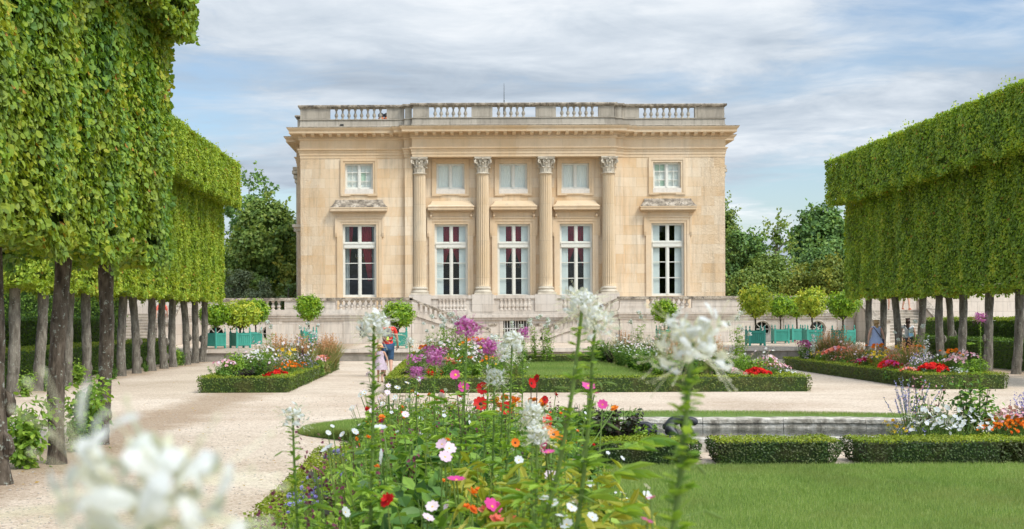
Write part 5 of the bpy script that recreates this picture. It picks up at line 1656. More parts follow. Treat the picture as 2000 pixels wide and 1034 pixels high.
ft('broadleaf_tree', 1545, 1668, 412, 112, 9, 'tree_leaf_deep', 'broad dark oak rising beside the clipped hedge of trees', leaf=.4, nclump=100, per=150, base=.2)
ft('broadleaf_tree', 1552, 1640, 470, 96, 10, 'tree_leaf_deep', 'dense dark green tree in front of the oak', leaf=.26, nclump=70, per=220, base=0)
ft('broadleaf_tree', 1455, 1560, 500, 90, 11, 'tree_leaf_mid', 'low spreading tree with slanting sprays above the orange trees', leaf=.22, nclump=70, per=220, base=-.2, sprays=True)
ft('broadleaf_tree', 1415, 1500, 530, 84, 12, 'tree_leaf_mid', 'low green tree just above the balustrade by the palace', leaf=.2, nclump=50, per=220, base=-.3, sprays=True)
ft('broadleaf_tree', 1520, 1610, 522, 82, 17, 'tree_leaf_yellow', 'yellow green arching shrub above the two middle orange trees', leaf=.2, nclump=50, per=220, base=-.3, sprays=True, cat='shrub')
ft('broadleaf_tree', 1580, 1672, 505, 80, 13, 'tree_leaf_yellow', 'yellowish bushy tree touching the clipped row', leaf=.2, nclump=60, per=240, base=-.3)
hedge('distant_hedge', [(-45, -8.2, 98, 100, .4, 4.2, 'ft'), (14.2, 60, 98, 100, .4, 4.0, 'ft')], .3, 22, 77, 'long dark hedge closing the garden behind the palace', None, 0, .3, ('hedge_leaf', 'hedge_leaf'))
# far dark wood seen between the trunks and over the walls
for i, (x, y, h, w, s_, m, lb) in enumerate(((-38, 84, 11, 12, 51, 'tree_leaf_deep', 'dark tree beyond the walls behind the near trunks, farthest out'), (-28, 86, 10, 11, 52, 'tree_leaf_mid', 'green tree beyond the walls behind the near trunks'),
                               (-20, 88, 9, 9, 53, 'tree_leaf_deep', 'dark tree beyond the wall hidden by the clipped row'), (30, 86, 9, 10, 54, 'tree_leaf_deep', 'dark tree beyond the wall behind the clipped row near the women'))):
    free_tree('broadleaf_tree', x, y, h, w, s_, m, lb, leaf=.4, nclump=60, per=130, group=BG)

# ================================================================== ORANGE TREES IN PLANTERS
def orange_proto(seed, cr, hh, th, lm='orange_leaf'):
    rs = np.random.RandomState(seed)
    t = empty('orange_tree')
    nb = NB()
    nb.tube([(0, 0, 0), (.02, 0, th * .5), (0, .01, th)], [.045, .04, .045], 8, lump=.08, seed=seed)
    for q in range(7):
        a = q * .9; 
        nb.tube([(0, 0, th - .05), (cr * .3 * math.cos(a), cr * .3 * math.sin(a), th + .16), (cr * .62 * math.cos(a), cr * .62 * math.sin(a), th + .40)], [.035, .022, .008], 6)
    nb.build('trunk', 'bark_dark', t)
    nb = NB()
    c0 = np.array([0, 0, th + hh * .52])
    k = 150
    D = rs.normal(size=(k, 3)); D /= np.linalg.norm(D, axis=1)[:, None]
    C = c0 + D * np.array([cr, cr, hh * .5]) * rs.uniform(.55, .92, k)[:, None]
    for c, d in zip(C, D):
        m = 26
        P = c + rs.normal(0, .085, (m, 3))
        nn = d + rs.normal(0, .5, (m, 3)); nn[:, 2] += .4
        nb.scatter(T_OVAL, P, nn, .115 * rs.uniform(.6, 1.25, m), rnd=np.clip(rs.uniform(0, 1, m) * .6 + .4 * rs.uniform(), 0, 1), rs=rs)
    for q in range(40):
        d = rs.normal(size=3); d /= np.linalg.norm(d); d[2] = abs(d[2])
        m = 7
        P = c0 + d * np.array([cr, cr, hh * .5]) * .95 + d * np.linspace(0, .16, m)[:, None] + rs.normal(0, .02, (m, 3))
        nb.scatter(T_OVAL, P, rs.normal(size=(m, 3)) + d, .10, rnd=rs.uniform(.5, 1, m), rs=rs)
    nb.build('crown', lm, t)
    return t
def planter_proto(w, h, mat='planter_green'):
    t = empty('planter_box')
    p = .09
    nb = NB()
    for q in range(4):
        R = Matrix.Rotation(q * PI / 2, 3, 'Z')
        def bxr(x0, x1, y0, y1, z0, z1):
            v = [R @ Vector(c) for c in ((x0, y0, z0), (x1, y0, z0), (x1, y1, z0), (x0, y1, z0), (x0, y0, z1), (x1, y0, z1), (x1, y1, z1), (x0, y1, z1))]
            nb.add([tuple(c) for c in v], [(0, 3, 2, 1), (4, 5, 6, 7), (0, 1, 5, 4), (1, 2, 6, 5), (2, 3, 7, 6), (3, 0, 4, 7)])
        a = w / 2 - p
        n = 6
        for i in range(n):
            x0 = -a + 2 * a * i / n
            bxr(x0 + .006, x0 + 2 * a / n - .006, -w / 2 + .02, -w / 2 + .05, .10, h - .02)
        bxr(-a, a, -w / 2, -w / 2 + .0195, .12, .20); bxr(-a, a, -w / 2, -w / 2 + .0195, h - .13, h - .05)
    nb.box(-w / 2 + .06, w / 2 - .06, -w / 2 + .06, w / 2 - .06, h - .14, h - .10, 1)
    nb.build('panel', [mat, 'soil'], t)
    for sx in (-1, 1):
        for sy in (-1, 1):
            nb = NB()
            x, y = sx * (w / 2 - p / 2), sy * (w / 2 - p / 2)
            nb.box(x - p / 2 - .006, x + p / 2 + .006, y - p / 2 - .006, y + p / 2 + .006, 0, h + .03)
            o = nb.build('corner_post', 'planter_green_trim', t)
            f = NB(); f.lathe([(.02, 0), (.05, .02), (.02, .04), (.045, .09), (.04, .12), (.012, .17), (.004, .2)], x, y, 10)
            ff = f.build('finial', 'planter_green_trim', o); ff.location = (0, 0, h + .03)
    return t
st = {}
o_pr = [orange_proto(3, .66, 1.10, .98), orange_proto(8, .74, 1.15, .86), orange_proto(12, .72, 1.2, .80, 'orange_leaf_yellow'), orange_proto(15, .68, .98, .9)]
pl_pr = planter_proto(.92, .70)
# (px of the planter, depth, crown scale, planter scale, shown planter, prototype, rotation, label)
OG, PG = 'orange trees standing in green tubs', 'green wooden planter tubs'
lst = [
    (1475, 60.5, 1.0, .76, 1, 2, .05, 'orange tree with a yellowing crown, nearest the palace corner in the right group'),
    (1524, 66.0, .95, .76, 1, 3, .0, 'orange tree second from the palace in the right group'),
    (1556, 68.6, .95, .74, 1, 0, .1, 'half hidden small orange tree third from the palace in the right group'),
    (1586, 63.5, 1.0, .76, 1, 2, .1, 'bright green orange tree fourth from the palace in the right group'),
    (1647, 61.0, .96, .78, 1, 1, .6, 'orange tree with a forked trunk beside the garden stair'),
    (603, 66.5, .95, .70, 1, 0, .35, 'round orange tree standing alone behind the hedged flower bed'),
    (777, 58.8, .92, .84, 1, 1, .05, 'orange tree with a thick forked trunk beside the man with the backpack'),
    (1297, 66.0, .88, .7, 1, 0, .1, 'orange tree hidden behind the big blurred white bloom'),
    (421, 59.8, 1.02, .66, 1, 3, .95, 'orange tree in the tub next to the last clipped lime, left group'),
    (469, 60.4, 1.02, .74, 1, 2, .6, 'middle orange tree of the left group with a broad crown'),
    (499, 63.8, .92, .62, 1, 0, .15, 'orange tree of the left group nearest the round window'),
]
for px, y, cs, ps, shp, pi_, rz0, lab in lst:
    x = PX(px, y)
    pb = place(pl_pr, st, (x, y, TZ + .005), rz0, (ps, ps, .95), lab.replace('orange tree', 'green slatted tub under the orange tree') if False else None, PG)
    pb['label'] = {1475: 'green slatted tub nearest the palace in the right group', 1524: 'green slatted tub second from the palace in the right group', 1556: 'green slatted tub half hidden in the middle of the right group',
                   1586: 'green slatted tub in front of the half hidden one, right group', 1647: 'green slatted tub nearest the garden stair', 603: 'green tub almost hidden behind flowers under the lone round tree',
                   777: 'green slatted tub beside the man with the backpack', 1297: 'green tub behind the big blurred white bloom', 421: 'turned green slatted tub next to the last lime trunk',
                   469: 'wide green slatted tub in the middle of the left group', 499: 'green slatted tub beside the round window, left group'}[px]
    pb['category'] = 'planter'
    ot = place(o_pr[pi_], st, (x, y, TZ + .52 - {1475: .12, 1524: .15, 1556: .15, 1586: .1, 1647: .2, 603: .3, 777: .5, 1297: .42, 421: .42, 469: .42, 499: .42}[px]), rz0 * 3, (cs * random.uniform(.92, 1.1), cs * random.uniform(.92, 1.1), cs * random.uniform(.9, 1.08)), lab, OG)
    ot['category'] = 'tree'

# small shrubs at the feet of the limes and in the beds
def bush_proto(name, seed, h, w, mat, leaf, n, flowers=None, tmpl=T_OVAL, stems=8, stem_mat='flower_stem'):
    rs = np.random.RandomState(seed)
    t = empty(name)
    nb = NB()
    P_all, N_all = [], []
    for q in range(stems):
        a = rs.uniform(0, 6.28); l = rs.uniform(.6, 1.0)
        tip = np.array([w / 2 * l * math.cos(a) * rs.uniform(.3, 1), w / 2 * l * math.sin(a) * rs.uniform(.3, 1), h * l])
        mid = tip * .5 + rs.normal(0, .04 * h, 3)
        nb.tube([(0, 0, 0), mid, tip], [.008, .006, .003], 5, mat=1)
        m = int(n / stems)
        tt = rs.uniform(.15, 1, m)[:, None]
        c = np.where(tt < .5, mid * tt * 2, mid + (tip - mid) * (tt - .5) * 2)
        off = rs.normal(0, .09 * w + .02, (m, 3)) 
        P_all.append(c + off); N_all.append(off * 4 + rs.normal(0, .4, (m, 3)) + (0, 0, .6))
    P, N_ = np.concatenate(P_all), np.concatenate(N_all)
    P[:, 2] = np.abs(P[:, 2])
    nb.scatter(tmpl, P, N_, leaf * rs.uniform(.6, 1.3, len(P)), mat=0, rs=rs)
    nb.build('foliage', [mat, stem_mat], t)
    return t
rose = bush_proto('rose_bush', 5, .95, .8, 'garden_leaf_light', .10, 900, stems=12)
rose_d = bush_proto('rose_bush', 6, .8, .7, 'garden_leaf', .09, 800, stems=11)
RG = 'rose bushes at the feet of the limes'
def GXY(px, v): y = GY(v); return (PX(px, y), y, 0.0)
for pr_, px, v, s_, lab in ((rose, 50, 912, .82, 'leafy rose bush between the two nearest trunks'), (rose, 168, 872, .95, 'climbing rose shoots against the knobbly near trunk'), (rose_d, 150, 880, .55, 'low dark rose growth at the foot of the straight near trunk'),
                       (rose, 50, 772, .55, 'low rose bush between the first two far row trunks'), (rose_d, 85, 760, .6, 'low spreading rose bush behind the straight near trunk'), (rose, 150, 750, .65, 'rose bush seen between the two near trunks'), (rose_d, 222, 738, .45, 'small rose bush behind the knobbly trunk'),
                       (rose, 340, 714, .75, 'rose bush against the third last trunk of the far row'), (rose_d, 353, 712, .7, 'rose bush between the last trunks of the far row'), (rose_d, 285, 724, .35, 'small rose with pink blooms in the middle of the far row')):
    o = place(pr_, st, GXY(px, v), px * .1, s_, lab, RG); o['category'] = 'bush'

# ================================================================== PEOPLE
def skin_mesh(verts, edges, sub=2, boxy=None):
    """verts: [(x,y,z,rx[,ry])], first is the root; returns a finished mesh"""
    me = bpy.data.meshes.new('sk')
    me.from_pydata([v[:3] for v in verts], edges, [])
    o = bpy.data.objects.new('sk', me); COL.objects.link(o)
    m = o.modifiers.new('s', 'SKIN')
    m.use_smooth_shade = True; m.branch_smoothing = 0.6
    if not me.skin_vertices: return me
    for i, sv in enumerate(me.skin_vertices[0].data):
        v = verts[i]
        sv.radius = (v[3], v[4] if len(v) > 4 else v[3]); sv.use_root = (i == 0)
    ss = o.modifiers.new('u', 'SUBSURF'); ss.levels = sub; ss.render_levels = sub
    dg = bpy.context.evaluated_depsgraph_get(); dg.update()
    out = bpy.data.meshes.new_from_object(o.evaluated_get(dg))
    bpy.data.objects.remove(o); bpy.data.meshes.remove(me)
    for p in out.polygons: p.use_smooth = True
    return out
def skin_part(name, verts, edges, mat, parent, sub=2):
    me = skin_mesh(verts, edges, sub); me.name = name
    me.materials.clear(); me.materials.append(MAT[mat])
    o = bpy.data.objects.new(name, me); COL.objects.link(o); o.parent = parent
    return o
def human(label, loc, H, rz, stride=(0.0, 0.0), arms=((0, 0), (0, 0)), build=1.0, top='cloth_red', bottom='cloth_denim', bottom_len=.75, sleeve=.6, hair='hair_brown', hair_len=0.0,
          dress=None, shoe='sandal_brown', skirt=False, out=(.03, .03)):
    t = empty('person', loc, rz, label, 'person')
    J = {}
    def j(n, x, y, z): J[n] = np.array([x, y, z]) * H
    j('pel', 0, 0, .53); j('wai', 0, .002, .61); j('che', 0, .0, .72); j('nb', 0, -.004, .80); j('nk', 0, .004, .855); j('hd', 0, .010, .915); j('tp', 0, .002, .962)
    j('face', 0, .038, .90)
    for s, sd in ((-1, 'l'), (1, 'r')):
        k = 0 if s < 0 else 1
        st_ = stride[k]
        j('hip' + sd, s * .052, 0, .50)
        j('kn' + sd, s * .052, st_ * .5 + .025 + (0.03 if st_ < 0 else 0), .275)
        lift = .02 if st_ < -.05 else 0
        j('an' + sd, s * .052, st_, .048 + lift)
        j('to' + sd, s * .058, st_ + .085, .018 + lift * .2)
        j('he' + sd, s * .052, st_ - .02, .022 + lift)
        a = arms[k]
        j('sh' + sd, s * .108, -.004, .800)
        j('el' + sd, s * (.125 + out[k]), a[0], .630)
        j('wr' + sd, s * (.125 + out[k] * 1.3), a[0] + a[1], .49 + abs(a[1]) * .35)
        j('hn' + sd, s * (.120 + out[k] * 1.3), a[0] + a[1] * 1.2 + .01, .445 + abs(a[1]) * .42)
    R = {'pel': (.082, .066), 'wai': (.070, .055), 'che': (.088, .062), 'nb': (.048, .042), 'nk': (.030, .031), 'hd': (.044, .052), 'tp': (.034, .040), 'face': (.026, .03),
         'hip': .054, 'kn': .034, 'an': .021, 'to': .017, 'he': .018, 'sh': .034, 'el': .023, 'wr': .016, 'hn': .019}
    names = list(J); 
    def vert(n, gr=1.0, ad=0.0):
        r = R.get(n) or R[n[:-1]]
        if np.isscalar(r): r = (r, r)
        bb = build if n in ('pel', 'wai', 'che', 'hipl', 'hipr') else 1.0
        return (*J[n], r[0] * H * gr * bb + ad, r[1] * H * gr * bb + ad)
    V = [vert(n) for n in names]; ix = {n: i for i, n in enumerate(names)}
    E = [('pel', 'wai'), ('wai', 'che'), ('che', 'nb'), ('nb', 'nk'), ('nk', 'hd'), ('hd', 'tp'), ('hd', 'face')]
    for sd in 'lr': E += [('pel', 'hip' + sd), ('hip' + sd, 'kn' + sd), ('kn' + sd, 'an' + sd), ('an' + sd, 'to' + sd), ('an' + sd, 'he' + sd), ('che', 'sh' + sd), ('sh' + sd, 'el' + sd), ('el' + sd, 'wr' + sd), ('wr' + sd, 'hn' + sd)]
    E = [(ix[a], ix[b]) for a, b in E]
    # fingers
    for s, sd in ((-1, 'l'), (1, 'r')):
        hn = J['hn' + sd]; d = J['hn' + sd] - J['wr' + sd]; d = d / np.linalg.norm(d)
        for q in range(5):
            off = np.array([0, (q - 1.5) * .0095 * H, 0]) if q < 4 else np.array([-s * .004 * H, .022 * H, .018 * H])
            ln = (.036, .042, .039, .030, .028)[q] * H
            p0 = hn + off * .9 + d * (.008 * H if q < 4 else -.012 * H)
            p1 = p0 + d * ln * .55 + np.array([-s * .004, .002, 0]) * H; p2 = p0 + d * ln * .95 + np.array([-s * .014, .004, 0]) * H
            b = len(V); V += [(*p1, .0052 * H, .0052 * H), (*p2, .0042 * H, .0042 * H)]
            E += [(ix['hn' + sd], b), (b, b + 1)]
    body = skin_part('body', V, E, 'skin', t)
    nb = NB()
    for s in (-1, 1):
        nb.lathe([(.001, -.006 * H), (.006 * H, 0), (.001, .006 * H)], s * .017 * H, .066 * H, 8)
    o = nb.build('eye', 'iron_black', t); o.location = (0, 0, .918 * H)
    def cl(name, items, edges, mat, sub=2):
        vs_ = []
        for it in items:
            if isinstance(it, str): vs_.append(vert(it, 1.10, .012))
            else: vs_.append(it)
        return skin_part(name, vs_, edges, mat, t, sub)
    def lerp(a, b, k): return J[a] * (1 - k) + J[b] * k
    if dress:
        nb = NB(); n = 28
        prof = dress                                                 # [(z, rx, ry)] fractions of H
        rows = []
        a = np.arange(n) * 2 * PI / n
        for z, rx, ry in prof:
            wv = 1 + (.09 * np.sin(a * 7) if z < .5 else 0)
            rows.append(np.stack([rx * H * np.cos(a) * wv, ry * H * np.sin(a) * wv, np.full(n, z * H)], 1))
        i = np.arange(n); jx = (i + 1) % n
        f = np.concatenate([np.stack([k * n + i, k * n + jx, (k + 1) * n + jx, (k + 1) * n + i], 1) for k in range(len(rows) - 1)])
        nb.add(np.concatenate(rows), f)
        nb.build('dress', top, t, smooth=True)
    else:
        it = ['wai', 'che', 'nb', 'pel']; ed = [(0, 1), (1, 2), (0, 3)]
        for sd in 'lr':
            b = len(it)
            it.append('sh' + sd)
            p = lerp('sh' + sd, 'el' + sd, sleeve); it.append((*p, .036 * H, .036 * H))
            ed += [(1, b), (b, b + 1)]
        cl('shirt', it, ed, top)
        it = ['pel']; ed = []
        for sd in 'lr':
            b = len(it); it.append('hip' + sd)
            p = lerp('hip' + sd, 'kn' + sd, min(bottom_len, 1.0)); it.append((*p, .047 * H, .047 * H)); ed += [(0, b), (b, b + 1)]
            if bottom_len > 1:
                p = lerp('kn' + sd, 'an' + sd, bottom_len - 1); it.append((*p, .038 * H, .038 * H)); ed.append((b + 1, b + 2))
        cl('trousers' if bottom_len > 1.5 else 'shorts', it, ed, bottom)
    for sd in 'lr':
        a, b_, c = J['he' + sd], J['an' + sd] - np.array([0, 0, .028]) * H, J['to' + sd]
        skin_part('shoe', [(*(b_), .022 * H, .02 * H), (a[0], a[1], .016 * H, .02 * H, .014 * H), (c[0], c[1] + .01 * H, .014 * H, .024 * H, .012 * H)], [(0, 1), (0, 2)], shoe, t, 1)
    hv = [(0, -.008 * H, .925 * H, .050 * H, .056 * H), (0, -.004 * H, .965 * H, .036 * H, .040 * H), (0, -.030 * H, .89 * H, .040 * H, .034 * H)]
    he = [(0, 1), (0, 2)]
    if hair_len:
        hv += [(0, -.048 * H, (.88 - hair_len * .5) * H, .046 * H, .022 * H), (0, -.050 * H, (.88 - hair_len) * H, .030 * H, .014 * H)]
        he += [(2, 3), (3, 4)]
    skin_part('hair', hv, he, hair, t)
    t['J'] = 0
    del t['J']
    return t, J
Ym = 41.6
man, JM = human('man in a red shirt and denim shorts with a grey backpack, walking away', (PX(757, Ym), Ym, 0), 1.78, .05, stride=(.09, -.10), arms=((-.02, .02), (.03, .06)), build=1.12,
                top='cloth_red', bottom='cloth_denim', bottom_len=1.05, sleeve=.75, hair='hair_grey')
def rounded_pack(parent, H, mat, y=-.12, w=.17, z0=.60, z1=.80):
    vs_ = [(0, y * H, (z0 + .03) * H, w * .52 * H, .05 * H), (0, (y - .01) * H, (z0 + z1) / 2 * H, w * .5 * H, .055 * H), (0, (y + .01) * H, (z1 - .02) * H, w * .38 * H, .04 * H), (0, (y + .015) * H, z1 * H, w * .25 * H, .03 * H)]
    return skin_part('backpack', vs_, [(0, 1), (1, 2), (2, 3)], mat, parent, 2)
bp = rounded_pack(man, 1.78, 'pack_grey')
nb = NB(); nb.hexa([(-.035, -.315, 1.07), (.035, -.315, 1.07), (.035, -.24, 1.07), (-.035, -.24, 1.07)], [(-.02, -.275, 1.31), (.02, -.275, 1.31), (.02, -.2, 1.31), (-.02, -.2, 1.31)])
nb.build('stripe', 'pack_lime', bp)
for s in (-1, 1):
    nb = NB(); nb.tube([(s * .10, -.16, 1.06), (s * .15, .02, 1.12), (s * .13, .13, 1.28), (s * .11, .03, 1.42), (s * .08, -.15, 1.36)], .018, 6)
    nb.build('strap', 'iron_black', bp)
Yg = 37.9
girl, JG = human('small child in a straw hat and pale striped dress, walking beside the man', (PX(742, Yg), Yg, 0), 1.02, -.02, stride=(.03, -.04), arms=((0, .0), (.02, .02)),
                 top='cloth_lilac', hair='hair_blond', hair_len=.06, out=(.02, .05),
                 dress=[(.82, .075, .045), (.80, .10, .06), (.74, .105, .075), (.64, .10, .08), (.56, .125, .105), (.46, .16, .135), (.36, .19, .16), (.33, .195, .165)])
nb = NB(); nb.lathe([(.135, .93), (.145, .925), (.12, .935), (.085, .945), (.08, .99), (.065, 1.03), (.03, 1.045), (.001, 1.047)], 0, 0, 28)
hat = nb.build('straw_hat', 'straw_hat', girl, smooth=True); hat.rotation_euler = (-.12, 0, 0); hat.location = (0, -.10, 0.0)
nb = NB(); nb.lathe([(.088, .945), (.086, .967)], 0, 0, 28, caps=False); nb.build('hat_band', 'cloth_coral', hat)
Yw = 52.5
wom, JW = human('blond woman in a pale blue sleeveless dress with a dark cross body strap', (PX(1711, Yw), Yw, 0), 1.60, .1, stride=(.04, -.04), arms=((-.01, .0), (.0, .0)), build=1.0,
                top='cloth_bluewhite', hair='hair_blond', hair_len=.10, out=(.05, .05),
                dress=[(.835, .075, .045), (.82, .118, .05), (.77, .104, .07), (.68, .098, .07), (.60, .108, .08), (.52, .145, .11), (.42, .165, .13), (.38, .17, .135)])
nb = NB(); nb.tube([(-.13, -.06, 1.31), (-.02, -.135, 1.14), (.12, -.14, .95), (.20, -.02, .84)], .014, 6); nb.build('strap', 'iron_black', wom)
nb = NB(); nb.box(.18, .26, -.12, .10, .70, .86); nb.build('shoulder_bag', 'cloth_navy', wom)
wom2, _ = human('woman with long dark brown hair, white top and black trousers', (PX(1773, 53.5), 53.5, 0), 1.66, -.25, stride=(.05, -.05), arms=((.05, .08), (.02, .02)), build=.98,
                top='cloth_white', bottom='cloth_black', bottom_len=1.9, sleeve=.35, hair='hair_brown', hair_len=.17)
nb = NB(); nb.hexa([(.02, -.17, .95), (.20, -.15, .95), (.20, -.10, .95), (.02, -.12, .95)], [(.03, -.15, 1.25), (.16, -.13, 1.25), (.16, -.09, 1.25), (.03, -.11, 1.25)])
nb.build('shawl', 'cloth_teal', wom2)
nb = NB(); nb.tube([(-.13, -.05, 1.38), (-.05, -.15, 1.30), (.05, -.16, 1.18)], .018, 6); nb.build('strap', 'iron_black', wom2)
human('person with bare legs at the top of the garden stair', (PX(1740, 69.9), 69.9, TERR), 1.74, 3.0, stride=(.04, -.05), top='cloth_white', bottom='cloth_white', bottom_len=.55, hair='hair_brown')
human('person with dark shorts and orange shoes on the garden stair', (PX(1769, 69.75), 69.75, TERR), 1.76, 3.3, stride=(.12, -.08), top='cloth_navy', bottom='cloth_navy', bottom_len=.85, shoe='shoe_orange', hair='hair_grey')
human('person in coral clothes climbing the stair glimpsed between trunks', (PX(316, 67.6), 67.6, TZ + .60), 1.62, .2, stride=(.02, -.03), arms=((-.04, -.02), (.03, .05)), top='cloth_coral', bottom='cloth_coral', bottom_len=1.7, sleeve=.9, hair='hair_brown')

# lead children in the middle of the basin
def statue(name, loc, rz, sc, label, pts, edges):
    me = skin_mesh([(x * sc, y * sc, z * sc, r * sc, r * sc) for x, y, z, r in pts], edges, 2)
    me.materials.clear(); me.materials.append(MAT['lead_grey'])
    o = bpy.data.objects.new(name, me); COL.objects.link(o); o.location = loc; o.rotation_euler = (0, 0, rz)
    return tag(o, label, 'statue')
# crouching child bending over: pelvis, back, shoulders, arms down, knees folded, head lowered
cp = [(0, 0, .30, .13), (.16, 0, .46, .13), (.36, 0, .50, .13), (.47, 0, .46, .06), (.58, 0, .40, .11), (.62, .02, .32, .07),
      (.34, .15, .46, .06), (.40, .19, .24, .05), (.50, .17, .05, .04), (.34, -.15, .46, .06), (.42, -.20, .26, .05), (.55, -.20, .06, .04),
      (-.02, .11, .28, .10), (.20, .17, .30, .08), (.10, .17, .06, .05), (.22, .17, .03, .04), (-.02, -.11, .28, .10), (.16, -.20, .12, .08), (-.14, -.20, .05, .055), (-.26, -.20, .04, .04)]
ce = [(0, 1), (1, 2), (2, 3), (3, 4), (4, 5), (2, 6), (6, 7), (7, 8), (2, 9), (9, 10), (10, 11), (0, 12), (12, 13), (13, 14), (14, 15), (0, 16), (16, 17), (17, 18), (18, 19)]
statue('statue', (PX(1302, 19.3), 19.3, .02), .15, .66, 'dark lead figure of a crouching child in the middle of the basin', cp, ce)
statue('statue', (PX(1275, 19.6), 19.6, .0), 2.6, .50, 'second dark lead child lying low, half hidden behind the flower stems', cp, ce)
nb = NB(); rs = np.random.RandomState(5)
for i in range(7):
    a = i * .9; nb.tube([(.35 * math.cos(a), .28 * math.sin(a), -.1), (.32 * math.cos(a), .25 * math.sin(a), .02 + .03 * (i % 3))], [.3, .18], 9, lump=.2, seed=i + 1)
tag(nb.build('rock', 'lead_grey', loc=(PX(1280, 19.8), 19.8, -.04)), 'dark rocks under the lead figures in the basin', 'rock')

# ================================================================== FLOWERS
def T_flower(n=8, w=.34, cup=.18, inner=.12, eye=.16, eyez=.06, droop=0.0):
    V, Fc, M = [], [], []
    for i in range(n):
        a = i * 2 * PI / n; c, s = math.cos(a), math.sin(a)
        def p(u, v, z): V.append((c * u - s * v, s * u + c * v, z)); return len(V) - 1
        Fc.append((p(inner, -.05, 0), p(.62, -w, cup * .55 + .03), p(.95, -w * .45, cup - droop), p(1.0, 0, cup - droop - .02), p(.95, w * .45, cup - droop), p(.62, w, cup * .55 - .02), p(inner, .05, 0)))
        M.append(0)
    if eye:
        b = len(V)
        for i in range(8):
            a = i * PI / 4; V.append((eye * math.cos(a), eye * math.sin(a), eyez * .3))
        V.append((0, 0, eyez + eye * .5))
        for i in range(8): Fc.append((b + i, b + (i + 1) % 8, b + 8)); M.append(1)
    return (V, Fc, M)
T_DAISY = T_flower(8, .27, .10, .1, .24, .06)
T_COSMOS = T_flower(8, .40, .22, .08, .16, .06)
T_DAHLIA = T_flower(9, .40, .30, .05, .32, .10)
T_SINGLE5 = T_flower(5, .46, .18, .05, .13, .04)
# a full double bloom: two rings of petals
_a, _b = T_flower(9, .40, .14, .05, 0), T_flower(7, .40, .50, .05, 0)
T_DOUBLE = (_a[0] + [(x * .68, y * .68, z + .12) for x, y, z in _b[0]], _a[1] + [tuple(i + len(_a[0]) for i in f) for f in _b[1]], _a[2] + _b[2])
T_TINY = ([(0, 0, 0), (.5, -.1, .15), (.1, .5, .1), (-.5, .1, .15), (-.1, -.5, .1)], [(0, 1, 2), (0, 2, 3), (0, 3, 4), (0, 4, 1)], [0] * 4)

